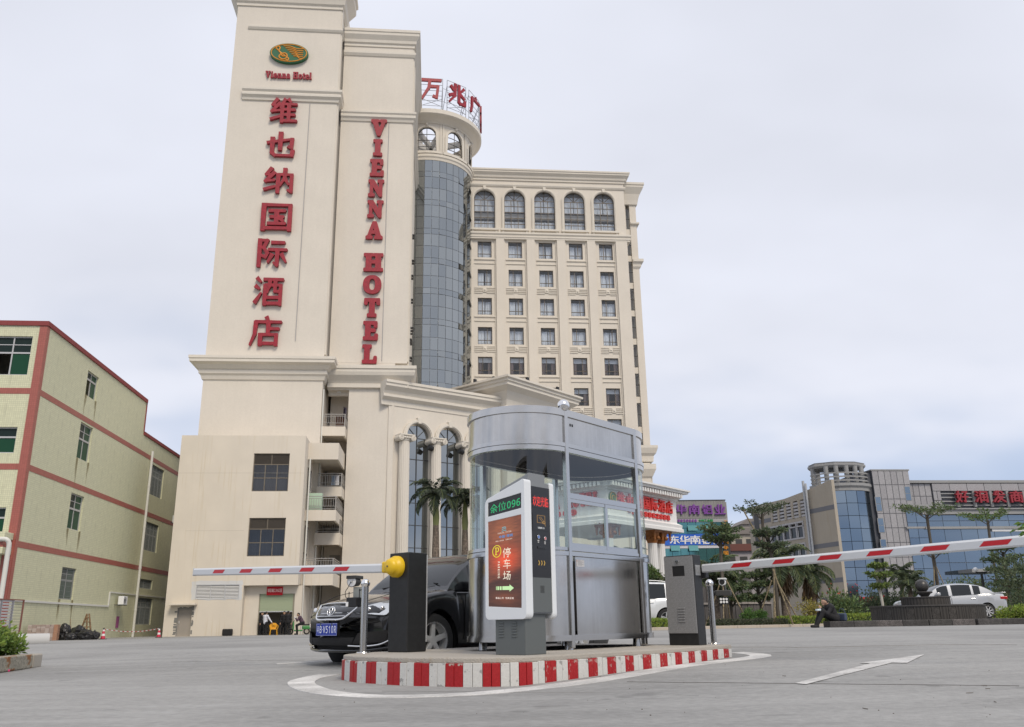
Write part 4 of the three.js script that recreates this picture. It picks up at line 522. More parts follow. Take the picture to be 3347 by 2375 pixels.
// ---------- yellow mosaic factory on the left ----------
const FC = atD(118, 1318, 50), fac = thing('factory_building', 'pale yellow mosaic tiled factory with red tile bands on the left', 'building', [FC.x, 0, FC.z], TH);
{
  const yel = mat(0.655, 0.655, 0.455, 0.45, { map: TX.mosaic }), redT = mat(0.38, 0.115, 0.09, 0.45, { map: TX.mosaic }), cap = mat(0.25, 0.045, 0.045, 0.7, { map: TX.dirty }), fr = mat(0.5, 0.5, 0.5, 0.5, { metalness: 0.4 }), gG = mat(0.012, 0.06, 0.032, 0.35, { specularIntensity: 0.35 }), gD = mat(0.014, 0.026, 0.024, 0.35, { specularIntensity: 0.35 });
  const SF = frameOf(FC.x, FC.z, TH + Math.PI / 2), FFr = frameOf(FC.x, FC.z, TH), sd = (g) => g.rotateY(Math.PI / 2), side = [], DP = [];
  // side wall (x = 0 plane): along s, windows cut out. px corners measured on the photo: left-top, right-bottom
  const Z5 = (x, y) => [x / 2.706, 1000 + y / 2.706], Z6 = (x, y) => [x / 2.498, 1550 + y / 2.498], wn = [[Z5, 765, 580, 868, 830, 2, 0.3], [Z5, 695, 1025, 810, 1385, 2, 0.44], [Z6, 565, 145, 675, 470, 2, 0.42], [Z6, 495, 748, 612, 1032, 2, 0.4], [Z5, 1328, 1405, 1445, 1700, 4, 0.35], [Z6, 1178, 385, 1290, 640, 4, 0.42], [Z6, 1130, 852, 1245, 936, 2, 0], [Z6, 1115, 998, 1240, 1235, 3, 0.35]];
  const rects = wn.map(([Z, x0, y0, x1, y1]) => { const a = SF.hit(...Z((x0 + x1) / 2 - (x1 - x0) / 2, (y0 + y1) / 2)), b = SF.hit(...Z(x1, (y0 + y1) / 2)), cx = (x0 + x1) / 2, t = SF.hit(...Z(cx, y0 + (y1 - y0) * 0.04)), q = SF.hit(...Z(cx, y1 - (y1 - y0) * 0.04)); return [a[0], b[0], q[1], t[1]]; });
  const s = shapeOf([[0, 0], [44, 0], [44, 16.02], [19.35, 16.02], [19.35, 18.7], [0, 18.7]]); for (const r of rects) s.holes.push(rectPath(...r));
  part(fac, 'side_wall', sd(ext(s, 0.3, -0.3)), yel);
  const fs = shapeOf([[-22, 0], [-0.3, 0], [-0.3, 18.7], [-22, 18.7]]), fw = [[Z5, -120, 265, 268, 608, 4], [Z5, -140, 1068, 140, 1298, 3], [Z6, -140, 268, 36, 488, 3]].map(([Z, x0, y0, x1, y1]) => { const a = FFr.hit(...Z(x0, y1)), b = FFr.hit(...Z(x1, (y0 + y1) / 2)), t = FFr.hit(...Z((Math.max(0, x0) + x1) / 2, y0)), q = FFr.hit(...Z((Math.max(0, x0) + x1) / 2, y1)); return [a[0], b[0], q[1], t[1]]; }); for (const r of fw) fs.holes.push(rectPath(...r));
  part(fac, 'front_wall', ext(fs, 0.3, -0.3), yel);
  part(fac, 'back_wall', [bx(-22, -0.3, 0, 18.6, -19.3, -19), bx(-22, -0.3, 0, 15.9, -44, -43.7), bx(-22, -0.3, 18.3, 18.6, -19, -0.3), bx(-22, -0.3, 15.6, 15.9, -43.7, -19.3)], yel);
  part(fac, 'interior', [bx(-3.2, -3, 0.1, 15.5, -43, -2), bx(-21, -3.2, 0.1, 18.2, -3.2, -3)], M.room);
  part(fac, 'roof_coping', [sweep([[-22, 0], [0, 0], [0, -19.35]], [[-0.3, 18.62], [0.1, 18.62], [0.1, 18.92], [-0.3, 18.92]]), sweep([[0, -19.4], [0, -44]], [[-0.3, 15.95], [0.1, 15.95], [0.1, 16.22], [-0.3, 16.22]]), bx(-0.2, 0.06, 16.22, 18.62, -19.42, -19.3)], cap);
  for (const [y0, y1] of [[14.27, 14.63], [9.66, 10.02], [5.2, 5.56]]) { part(fac, 'tile_band', bx(0, 0.02, y0, y1, -44, -0.34), redT); part(fac, 'tile_band', bx(-22, -0.42, y0, y1, 0, 0.02), redT); }
  part(fac, 'tile_pilaster', [bx(-0.42, 0.04, 5.6, 18.6, 0, 0.04), bx(0, 0.04, 0, 18.6, -0.34, 0)], redT);
  part(fac, 'tile_pilaster', bx(-0.6, 0.0, 0, 5.6, -0.04, 0.03), redT);
  part(fac, 'canopy_slab', [rbx(-14, -0.1, 5.55, 5.95, 0.03, 1.1, 0.04), rbx(-14, -0.1, 4.72, 5.1, 0.03, 1.1, 0.04)], yel); part(fac, 'canopy_band', bx(-13.9, -0.16, 5.1, 5.55, 0.03, 1.02), redT);
  rects.forEach(([a, b, y0, y1], k) => {
    const n = wn[k][5], tr = wn[k][6], z = -0.2, yt = y1 - (y1 - y0) * tr, g = [bx(a, b, y0, y0 + 0.07, z, z + 0.07), bx(a, b, y1 - 0.07, y1, z, z + 0.07), bx(a, a + 0.07, y0 + 0.07, y1 - 0.07, z, z + 0.07), bx(b - 0.07, b, y0 + 0.07, y1 - 0.07, z, z + 0.07)];
    for (let i = 1; i < n; i++) g.push(bx(lerp(a, b, i / n) - 0.03, lerp(a, b, i / n) + 0.03, y0 + 0.07, y1 - 0.07, z + 0.004, z + 0.066)); if (tr) { g.push(bx(a + 0.07, b - 0.07, yt - 0.06, yt + 0.06, z + 0.002, z + 0.068)); if (tr > 0.34) g.push(bx(a + 0.07, b - 0.07, (yt + y1) / 2 - 0.02, (yt + y1) / 2 + 0.02, z + 0.01, z + 0.06)); }
    const w = part(fac, 'window', sd(mg(g)), fr);
    for (let i = 0; i < n; i++) for (const [p, q] of tr ? [[y0, yt], [yt, y1]] : [[y0, y1]]) { if (k === 0 && i === 0 && p === y0) continue; const o = part(w, 'pane', new THREE.PlaneGeometry((b - a) / n - 0.05, q - p - 0.08), (k * 3 + i + (p === y0 ? 1 : 0)) % 3 && k < 4 ? gG : gD); o.rotation.y = Math.PI / 2 + rr(-0.01, 0.01); o.position.set(z + 0.03, (p + q) / 2, -lerp(a, b, (i + 0.5) / n)); }
    if (k === 3 || k > 3) { const gr = []; for (let x = a + 0.1; x < b; x += 0.14) gr.push(bx(x, x + 0.018, y0, y1, -0.1, -0.082)); for (let y = y0 + 0.2; y < y1; y += 0.32) gr.push(bx(a, b, y, y + 0.018, -0.104, -0.1)); part(w, 'security_grille', sd(mg(gr)), mat(0.2, 0.22, 0.22, 0.5)); }
  });
  fw.forEach(([a, b, y0, y1], k) => {
    const n = [4, 3, 3][k], w0 = 1.12, z = -0.2, yt = lerp(y0, y1, k ? 0.62 : 0.58), g = [bx(a, b, y0, y0 + 0.07, z, z + 0.07), bx(a, b, y1 - 0.07, y1, z, z + 0.07), bx(b - 0.07, b, y0 + 0.07, y1 - 0.07, z, z + 0.07), bx(a, b - 0.07, yt - 0.05, yt + 0.05, z + 0.004, z + 0.074)]; if (!k) g.push(bx(a, b - 0.07, (yt + y1) / 2 - 0.025, (yt + y1) / 2 + 0.025, z + 0.004, z + 0.06)); for (let x = b - w0; x > a; x -= w0) g.push(bx(x - 0.04, x + 0.04, y0 + 0.07, y1 - 0.07, z + 0.006, z + 0.07));
    const w = part(fac, 'window', g, fr); for (let i = 0, x = b; x > a; x -= w0, i++) for (const [p, q] of [[y0, yt], [yt, y1]]) if (!(k === 0 && i === 1 && p === y0)) pane(w, Math.max(a, x - w0 + 0.04), x - 0.04, p + 0.05, q - 0.05, z + 0.03, p === y0 ? gG : gD).rotation.y = rr(-0.01, 0.01);
  });
  // stains below the sills: rusty water marks, as on the photo
  const stain = mat(0.30, 0.255, 0.13, 0.6, { map: TX.mosaic }); rects.slice(0, 4).forEach(([a, b, y0], k) => { for (const x of [a + 0.05, a + 0.2, b - 0.15, b]) { const L = rr(0.5, 2.2); part(fac, 'rust_streak', sd(ext(shapeOf([[x - 0.05, y0], [x + 0.06, y0], [x + 0.03, y0 - L * 0.6], [x, y0 - L], [x - 0.02, y0 - L * 0.5]]), 0.003, 0.0235)), stain); } });
  const P0 = SF.hit(...Z6(1210, 0)), P1 = SF.hit(...Z6(1085, 1250)), ps = (P0[0] + P1[0]) / 2; part(fac, 'drainpipe', [cyl(0.12, 0, SF.hit(...Z5(1325, 1275))[1], -ps, 0.11, 0.11, 10), ...[2, 5.3, 8.6, 12].map((y) => cyl(0.12, y, y + 0.12, -ps, 0.13, 0.13, 10))], M.pvc);
  part(fac, 'drainpipe', [tube([[-0.6, 5.5, 1.14], [0.05, 5.5, 1.12], [0.16, 5.35, 1.05], [0.16, 4.6, 1.0], [0.16, 0, 1.0]], 0.13, 40, 8)], M.pvc);
  const q0 = SF.hit(...Z6(200, 1025)), q1 = SF.hit(...Z6(882, 1075)), q2 = SF.hit(...Z6(893, 960)), q3 = SF.hit(...Z6(1360, 1008)); part(fac, 'wall_conduit', [sd(bx(1, q1[0], q1[1] - 0.06, q1[1] + 0.06, 0, 0.08)), sd(bx(q1[0] - 0.06, q1[0] + 0.06, q1[1], q2[1], 0.004, 0.076)), sd(bx(q1[0], q3[0] + 4, q2[1] - 0.05, q2[1] + 0.05, 0.002, 0.07))], M.pvc);
  const acp = SF.hit(...Z6(955, 1025)); const ac = thing('air_conditioner', 'white outdoor air conditioner unit mounted low on the yellow side wall', 'air conditioner', [0, 0, 0], 0); ac.position.copy(V3(0.45, acp[1] - 0.35, -acp[0]).applyAxisAngle(V3(0, 1, 0), TH).add(V3(FC.x, 0, FC.z))); ac.rotation.y = TH + Math.PI / 2;
  part(ac, 'casing', rbx(-0.45, 0.45, 0, 0.62, -0.2, 0.2, 0.03), M.white); part(ac, 'fan_grille', [new THREE.TorusGeometry(0.22, 0.012, 6, 24).translate(-0.12, 0.31, 0.21), new THREE.TorusGeometry(0.12, 0.01, 6, 20).translate(-0.12, 0.31, 0.21), bx(-0.34, 0.1, 0.3, 0.32, 0.2, 0.215), bx(-0.13, -0.11, 0.09, 0.53, 0.2, 0.214)], M.darkFrame); part(ac, 'bracket', [bx(-0.4, -0.36, -0.05, 0, -0.5, 0.2), bx(0.36, 0.4, -0.05, 0, -0.5, 0.2)], M.darkFrame);
  const ac2 = clone(ac, HW(-30.15, 9.0, 22.4), TH, 'white outdoor air conditioner unit high between the annex and the yellow factory');
  one('wall_poster', bx(-0.3, 0.3, -0.42, 0.42, 0, 0.01), mat(0.33, 0.09, 0.22, 0.8, { map: TX.dirty }), 'torn pink poster glued on the yellow side wall', 'poster', undefined, (() => { const p = SF.hit(...Z6(957, 1205)), v = V3(0.03, p[1], -p[0]).applyAxisAngle(V3(0, 1, 0), TH); return [v.x + FC.x, v.y, v.z + FC.z]; })(), TH + Math.PI / 2);
}
// far roof showing beyond the alley
one('far_shed', [bx(-12, 12, 0, 17.2, -6, 0), bx(-12.2, 12.2, 17.2, 17.6, -6.2, 0.2)], mat(0.42, 0.46, 0.40, 0.7, { map: TX.dirty }), 'grey green building showing over the alley behind the yellow factory', 'building', undefined, [-44, 0, -92], TH);
// ---------- road, kerb island, booth, barriers ----------
const TI = -39.9 * rad, GY = 0.235; // the island's turn: local x across the lanes, local z towards the entry
const IX = V3(Math.cos(TI), 0, -Math.sin(TI)), IZ = V3(Math.sin(TI), 0, Math.cos(TI));
{ // one sheet, finer near the gate
  const xs = [], zs = []; for (let x = -900; x <= 900; ) { xs.push(x); const a = Math.abs(x); x += a < 14 ? 0.5 : a < 60 ? 4 : a < 200 ? 20 : 100; } for (let z = 60; z >= -1400; ) { zs.push(z); const a = Math.abs(z + 8); z -= a < 16 ? 0.5 : a < 80 ? 4 : a < 240 ? 20 : 120; }
  const P = [], U = [], I = []; zs.forEach((z) => xs.forEach((x) => { P.push(x, ground(x, z), z); U.push(x, z); })); const n = xs.length; for (let j = 0; j < zs.length - 1; j++) for (let i = 0; i < n - 1; i++) I.push(j * n + i, j * n + i + 1, (j + 1) * n + i + 1, j * n + i, (j + 1) * n + i + 1, (j + 1) * n + i);
  const g = new THREE.BufferGeometry(); g.setAttribute('position', new THREE.Float32BufferAttribute(P, 3)); g.setAttribute('uv', new THREE.Float32BufferAttribute(U, 2)); g.setIndex(I); g.computeVertexNormals();
  struct('ground', g, mat(0.325, 0.328, 0.332, 0.85, { map: TX.concrete, bumpMap: rep(TX.bump, 1.4), bumpScale: 0.004 }));
}
// strips laid on the road along a line of photo-free world points
function roadStrip(pts, w, lift = 0.004, wob = 0) { const P = [], c = new THREE.CatmullRomCurve3(pts.map((p) => V3(p[0], 0, -p[1])), false, 'centripetal'), N = Math.max(8, Math.round(c.getLength() / 0.25)), L = []; for (let i = 0; i <= N; i++) { const p = c.getPointAt(i / N), t = c.getTangentAt(i / N), s = (typeof w === 'function' ? w(i / N) : w) / 2, q = (k) => { const x = p.x - t.z * s * k + rr(-wob, wob), z = p.z + t.x * s * k + rr(-wob, wob); return [x, ground(x, z) + lift, z]; }; L.push([q(-1), q(1)]); } for (let i = 0; i < N; i++) { const [a, b] = L[i], [d, e] = L[i + 1]; P.push(...a, ...b, ...e, ...a, ...e, ...d); const dn = (q) => [q[0], q[1] - 0.02, q[2]]; for (const [p1, p2] of [[a, d], [e, b]]) P.push(...p1, ...p2, ...dn(p2), ...p1, ...dn(p2), ...dn(p1)); } const g = new THREE.BufferGeometry(); g.setAttribute('position', new THREE.Float32BufferAttribute(P, 3)); g.computeVertexNormals(); return muv(g); }
const wornT = tex(512, 512, (u, v) => 0.86 + (fbm(u, v, 6, 6, 5, 111) - 0.5) * 0.35 + (fbm(u, v, 120, 120, 2, 115) - 0.5) * 0.15, 0.5), paint = mat(0.74, 0.735, 0.72, 0.75, { map: wornT });
struct('road_marking', roadStrip([[1075, 2204], [1040, 2210], [1003, 2219], [984, 2230], [1000, 2245], [1060, 2262], [1150, 2272], [1250, 2276.5], [1400, 2274], [1550, 2267], [1700, 2254], [1818, 2240], [1975, 2219], [2172, 2185], [2290, 2168], [2408, 2155], [2485, 2144], [2478, 2139], [2447, 2135.5], [2400, 2132]].map((q) => { const p = onGround(q[0], q[1]); return [p.x, -p.z]; }), 0.25, 0.004, 0.004), paint);
struct('road_marking', (() => { const q = (sx, sy) => { const p = onGround(sx, sy, 0.006); return [p.x, p.y, p.z]; }, Z = (x, y) => q(2647 + x / 3.249, 1800 + y / 3.249), t = [[-150, 1400], [-30, 1410], [690, 1188], [860, 1188], [760, 1150], [1215, 1097], [1030, 1187], [520, 1186]]; const A = Z(-160, 1402), B = Z(-40, 1412), C = Z(870, 1184), D = Z(640, 1192), E = Z(1215, 1097), G = Z(1030, 1187), H = Z(520, 1186), K = Z(700, 1166); const g = new THREE.BufferGeometry(); g.setAttribute('position', new THREE.Float32BufferAttribute([...A, ...B, ...C, ...A, ...C, ...D, ...E, ...G, ...C, ...E, ...C, ...K, ...K, ...C, ...D, ...H, ...K, ...D], 3)); g.computeVertexNormals(); return muv(g); })(), paint);
struct('road_marking', roadStrip([[905, 2169], [960, 2166], [1020, 2163], [1100, 2157]].map((q) => { const p = onGround(q[0], q[1]); return [p.x, -p.z]; }), 0.1, 0.004, 0.01), paint);
// cracks and joints in the concrete
const crackM = mat(0.11, 0.105, 0.1, 0.95), crack = (px, w, n = 26) => { const pts = []; for (let i = 0; i < px.length - 1; i++) for (let k = 0; k < n; k++) { const t = k / n, p = onGround(lerp(px[i][0], px[i + 1][0], t), lerp(px[i][1], px[i + 1][1], t) + rr(-0.6, 0.6)); pts.push([p.x, -p.z]); } return roadStrip(pts, () => w * rr(0.3, 1.3), 0.003, 0.002); };
struct('road_crack', crack([[2050, 2228], [2330, 2231], [2620, 2234], [2900, 2237], [3347, 2241]], 0.016), crackM);
struct('road_crack', crack([[1250, 2258], [1700, 2262], [2050, 2262], [2300, 2275]], 0.014, 16), mat(0.25, 0.25, 0.245, 0.95));
struct('road_joint', crack([[2250, 2113], [2660, 2115], [3100, 2106], [3347, 2107]], 0.05, 10), mat(0.2, 0.19, 0.17, 0.95));
struct('road_joint', crack([[560, 2162], [850, 2158], [1010, 2156]], 0.03, 10), mat(0.24, 0.24, 0.23, 0.95));
{ const g = []; for (let k = 0; k < 70; k++) { const p = onGround(rr(900, 3347), rr(2110, 2360), 0.003), r = rr(0.002, 0.006); g.push(new THREE.IcosahedronGeometry(r, 0).scale(1, 0.5, rr(0.6, 1.6)).translate(p.x, p.y, p.z)); } for (let k = 0; k < 9; k++) { const p = onGround(rr(2500, 3300), rr(2180, 2330), 0.01), a = rr(0, 3), l = rr(0.03, 0.08); g.push(bar([p.x, p.y - 0.006, p.z], [p.x + l * Math.cos(a), p.y - 0.006, p.z + l * Math.sin(a)], 0.0022, 5)); } const m = part(scene, 'road_grit', g, mat(0.12, 0.1, 0.08, 0.9)); m.userData.kind = 'stuff'; m.userData.label = 'scattered grit and dry twigs on the concrete road'; }
// island: concrete top, boards cast round its edge painted red and white
const edge = [[0.6, 12.75], [-0.55, 11.35], [-1.35, 10.25], [-1.68, 9.55], [-1.74, 9.1], [-1.6, 8.72], [-1.2, 8.22], [-0.8, 7.9], [-0.35, 7.68], [0.0, 7.7], [0.2, 7.88], [0.55, 8.25], [1.04, 8.83], [1.55, 9.4], [1.98, 9.95], [2.55, 10.72]];
{
  const isl = thing('traffic_island', 'raised concrete kerb island with red and white painted edge', 'traffic island'), cv = new THREE.CatmullRomCurve3(edge.map((p) => V3(p[0], 0, -p[1])), false, 'centripetal'), L = cv.getLength(), pts = []; for (let i = 0; i <= 90; i++) { const p = cv.getPointAt(i / 90); pts.push([p.x, -p.z]); }
  const top = shapeOf(pts); part(isl, 'island_top', ext(top, 0.05, 0, 0.012).rotateX(-Math.PI / 2).translate(0, GY - 0.05, 0), mat(0.40, 0.372, 0.33, 0.9, { map: rep(TX.dirty, 0.4), bumpMap: rep(TX.bump, 2), bumpScale: 0.006 }));
  const inner = shapeOf(pts.map((p) => [p[0] * 0.97 + 0.012, (p[1] - 10.2) * 0.97 + 10.2])); part(isl, 'island_core', ext(inner, GY - 0.03, 0).rotateX(-Math.PI / 2).translate(0, -0.02, 0), mat(0.3, 0.29, 0.28, 0.9));
  const redT = tex(128, 128, (u, v) => { const n = fbm(u, v, 7, 4, 5, 131), c = sm(0.73, 0.76, n), d = (fbm(u, v, 30, 30, 2, 137) - 0.5) * 0.1; return [lerp(0.62, 0.66, c) + d, lerp(0.055, 0.62, c) + d, lerp(0.085, 0.58, c) + d]; }, [3, 4]), redW = tex(128, 128, (u, v) => { const n = fbm(u, v, 9, 4, 5, 141), c = sm(0.64, 0.68, n) * 0.8, d = (fbm(u, v, 30, 30, 2, 147) - 0.5) * 0.12; return [lerp(0.62, 0.66, c) + d, lerp(0.06, 0.61, c) + d, lerp(0.09, 0.57, c) + d]; }, [3, 4]), whiteT = tex(128, 128, (u, v) => { const n = fbm(u, v, 5, 4, 5, 151), c = sm(0.66, 0.72, n), d = (fbm(u, v, 30, 30, 2, 157) - 0.5) * 0.06, k = lerp(0.775, 0.58, c) + d; return [k, k, k * 0.985]; }, [3, 4]);
  const rm = mat(1, 1, 1, 0.55, { map: redT }), rw = mat(1, 1, 1, 0.7, { map: redW }), wm = mat(1, 1, 1, 0.7, { map: whiteT }), geoC = new Map();
  let s = 4.15, k = 0; const put = (w, red) => { const t = (s + w / 2) / L; if (t > 1) return; const p = cv.getPointAt(t), d = cv.getTangentAt(t), key = w.toFixed(3); const vr = Math.floor(rnd() * 9); if (!geoC.has(key + vr)) geoC.set(key + vr, muv(rbx(-w / 2 + 0.0015, w / 2 - 0.0015, -0.14, GY - 0.045, -0.05, 0.012, 0.004, 1), 1, vr * 0.137, vr * 0.19)); const o = part(isl, 'kerb_board', geoC.get(key + vr), red ? (p.x > 0.25 ? rw : rm) : wm); o.position.set(p.x, rr(-0.003, 0.003), p.z); o.rotation.y = Math.atan2(-d.z, d.x) + 0; o.translateZ(rr(-0.003, 0.003)); s += w; };
  s = 0.4; while (s < L - 0.05) { const front = s > 3.3 && s < 6.2, w = front ? 0.085 : 0.075; for (const c of [1, 1, 0, 0]) put(c ? w : w * (front ? 1 : 1.05), c); }
}
// ---------- attendant booth: stadium plan, stainless steel and glass ----------
const BA = V3(0.59, GY, -9.51), booth = thing('attendant_booth', 'stainless steel and glass attendant booth with rounded ends', 'booth', [BA.x, GY, BA.z], TI);
{ // local origin at the door post; x out over the lane, z towards the entry; straight side runs to -z
  const W = 1.26, R = W / 2, LS = 1.44, yv = (sx, sy) => atD(sx, sy, 9.51).y - GY, H = yv(1852, 1338), yBand = yv(1858, 1468), yTr = yv(1864, 1618), ySill = yv(1866, 1800), y0 = 0.09;
  const plan = (d, n = 20) => { const p = []; for (let k = 0; k <= n; k++) { const a = Math.PI - k / n * Math.PI; p.push([-R + Math.cos(a) * (R + d), Math.sin(a) * (R + d)]); } for (let k = 0; k <= n; k++) { const a = -k / n * Math.PI; p.push([-R + Math.cos(a) * (R + d), -LS + Math.sin(a) * (R + d)]); } return p; };
  const wall = (d0, d1, a, b, m, name, lab) => part(booth, name, toCreasedNormals(sweep(plan(0), [[d0, a], [d1, a], [d1, b], [d0, b], [d0, a]], true), 0.5), m, lab);
  const cut = (z0, z1, a, b) => bx(-0.012, 0.003, a, b, z0, z1);
  // lower skin: round ends and far side, the road side is the door panel
  const arcPlan = plan(0).slice(0, 21), backPlan = plan(0).slice(21);
  const skin = (pl, a, b, t = 0.03) => toCreasedNormals(sweep(pl, [[-t, a], [0, a], [0, b], [-t, b], [-t, a]]), 0.5);
  part(booth, 'lower_panel', skin(arcPlan, y0 + 0.06, ySill - 0.05), M.steel); part(booth, 'lower_panel', skin(backPlan, y0 + 0.06, ySill - 0.05), M.steel); part(booth, 'lower_panel', bx(-W, -W + 0.03, y0 + 0.06, ySill - 0.05, -LS, 0), M.steel);
  part(booth, 'door_panel', rbx(-0.045, -0.012, y0 + 0.05, ySill - 0.05, -LS + 0.05, -0.12, 0.004), M.steel);
  part(booth, 'upper_band', skin(arcPlan, yBand + 0.07, H - 0.08), M.steel); part(booth, 'upper_band', skin(backPlan, yBand + 0.07, H - 0.08), M.steel); part(booth, 'upper_band', [bx(-0.03, 0, yBand + 0.07, H - 0.08, -LS, 0), bx(-W, -W + 0.03, yBand + 0.07, H - 0.08, -LS, 0)], M.steel);
  for (const [a, b, o] of [[y0, y0 + 0.06, 0.022], [ySill - 0.05, ySill - 0.005, 0.02], [ySill + 0.005, ySill + 0.04, 0.012], [yBand - 0.03, yBand + 0.02, 0.014], [yBand + 0.025, yBand + 0.07, 0.02], [H - 0.08, H, 0.02]]) wall(-0.04, o, a, b, M.steelPlain, 'trim_rail');
  part(booth, 'roof', ext(shapeOf(plan(-0.03)), 0.04, 0).rotateX(-Math.PI / 2).scale(1, 1, -1).translate(0, H - 0.05, 0), M.steelPlain); part(booth, 'ceiling', ext(shapeOf(plan(-0.05)), 0.02, 0).rotateX(-Math.PI / 2).scale(1, 1, -1).translate(0, yBand + 0.03, 0), mat(0.74, 0.74, 0.70, 0.8)); part(booth, 'floor', ext(shapeOf(plan(-0.03)), 0.03, 0).rotateX(-Math.PI / 2).scale(1, 1, -1).translate(0, y0 + 0.02, 0), M.alu);
  for (const [x, z] of [[-0.005, 0.0], [-0.005, -LS], [-W + 0.005, 0], [-W + 0.005, -LS]]) part(booth, 'post', [rbx(x - 0.03, x + 0.028, 0.015, H + 0.004, z - 0.03, z + 0.03, 0.008)], M.steelPlain);
  part(booth, 'door_slit', bx(-0.05, -0.045, y0 + 0.1, ySill - 0.1, -0.12, -0.04), M.black);
  for (const [x, z] of [[-0.3, 0.45], [-0.08, -0.05], [-0.08, -LS + 0.05], [-1.0, 0.3], [-W + 0.1, -LS]]) part(booth, 'foot', [cyl(x, 0, y0 + 0.02, z, 0.05, 0.04, 12)], M.steelPlain);
  // glazing
  const gl = (pl, a, b) => { const P = [], U = []; for (let i = 0; i < pl.length - 1; i++) { const [p, q] = [pl[i], pl[i + 1]]; P.push(p[0], a, p[1], q[0], a, q[1], q[0], b, q[1], p[0], a, p[1], q[0], b, q[1], p[0], b, p[1]); } const g = new THREE.BufferGeometry(); g.setAttribute('position', new THREE.Float32BufferAttribute(P, 3)); g.computeVertexNormals(); g.setAttribute('uv', new THREE.Float32BufferAttribute(P.length / 3 * 2, 2)); return toCreasedNormals(g, 0.6); };
  part(booth, 'curved_glass', gl(plan(-0.012, 28).slice(0, 29), ySill + 0.03, yBand - 0.02), M.glassClear); part(booth, 'curved_glass', gl(plan(-0.012, 28).slice(29), ySill + 0.03, yBand - 0.02), M.glassClear); part(booth, 'back_glass', gl([[-W + 0.012, -LS + 0.03], [-W + 0.012, -0.03]], ySill + 0.03, yBand - 0.02), M.glassClear);
  const zm = -0.75; part(booth, 'transom_glass', gl([[-0.012, -0.03], [-0.012, -LS + 0.03]], yTr + 0.03, yBand - 0.02), M.glassClear);
  part(booth, 'sliding_window', [bx(-0.03, 0.012, yTr - 0.03, yTr + 0.03, -LS + 0.03, -0.03), bx(-0.02, 0.006, ySill + 0.04, yTr - 0.03, zm - 0.022, zm + 0.022), bx(-0.02, 0.004, ySill + 0.04, ySill + 0.09, -LS + 0.03, -0.03), bx(-0.02, 0.002, yTr - 0.07, yTr - 0.03, -LS + 0.03, -0.03), bx(-0.02, 0.002, ySill + 0.09, yTr - 0.07, -0.06, -0.03), bx(-0.02, 0.002, ySill + 0.09, yTr - 0.07, -LS + 0.03, -LS + 0.06)], M.steelPlain);
  part(booth, 'pane', gl([[-0.014, -0.06], [-0.014, zm + 0.02]], ySill + 0.09, yTr - 0.07), M.glassClear); part(booth, 'pane', gl([[-0.018, zm - 0.02], [-0.018, -LS + 0.06]], ySill + 0.09, yTr - 0.07), M.glassClear);
  part(booth, 'window_latch', sph(0.012, ySill + 0.35, zm + 0.16, 0.012, 8, 6), M.chrome);
  part(booth, 'desk', [rbx(-W + 0.08, -0.5, ySill - 0.12, ySill - 0.07, -LS - 0.2, 0.35, 0.01)], mat(0.10, 0.11, 0.13, 0.6));
  part(booth, 'dome_lamp', [sph(0.0, H + 0.045, 0.02, 0.07, 20, 14), cyl(0, H - 0.01, H + 0.03, 0.02, 0.045, 0.04, 14)], M.chrome);
  const dec = canvasTex(256, 128, (c, w, h) => { c.fillStyle = '#b9b9bb'; c.fillRect(0, 0, w, h); c.fillStyle = '#77777c'; for (let k = 0; k < 6; k++) c.fillRect(46, 18 + k * 16, 90 + (k * 53) % 110, 6); c.strokeStyle = '#b4565c'; c.lineWidth = 5; c.beginPath(); c.arc(24, 26, 11, 0, 7); c.stroke(); }); const lb = part(booth, 'maker_plate', new THREE.PlaneGeometry(0.15, 0.075), mat(1, 1, 1, 0.4, { map: dec })); lb.rotation.y = Math.PI / 2; lb.position.set(-0.009, ySill - 0.12, -0.21);
  part(booth, 'cable_hole', [bx(0.001, 0.004, H - 0.18, H - 0.15, -0.11, -0.09), bx(0.001, 0.004, H - 0.18, H - 0.15, -0.15, -0.13)], M.black);
}
one('desk_monitor', [rbx(-0.22, 0.22, 0.1, 0.42, -0.03, 0.03, 0.012), bx(-0.03, 0.03, 0.02, 0.12, -0.05, -0.02), rbx(-0.12, 0.12, 0, 0.02, -0.1, 0.08, 0.006)], mat(0.03, 0.04, 0.055, 0.35), 'dark flat monitor standing on the desk inside the glass booth', 'monitor', undefined, BA.clone().add(V3(0, atD(1866, 1800, 9.51).y - GY - 0.07, 0)).addScaledVector(IX, -0.75).addScaledVector(IZ, -0.35).toArray(), TI + 2.2);
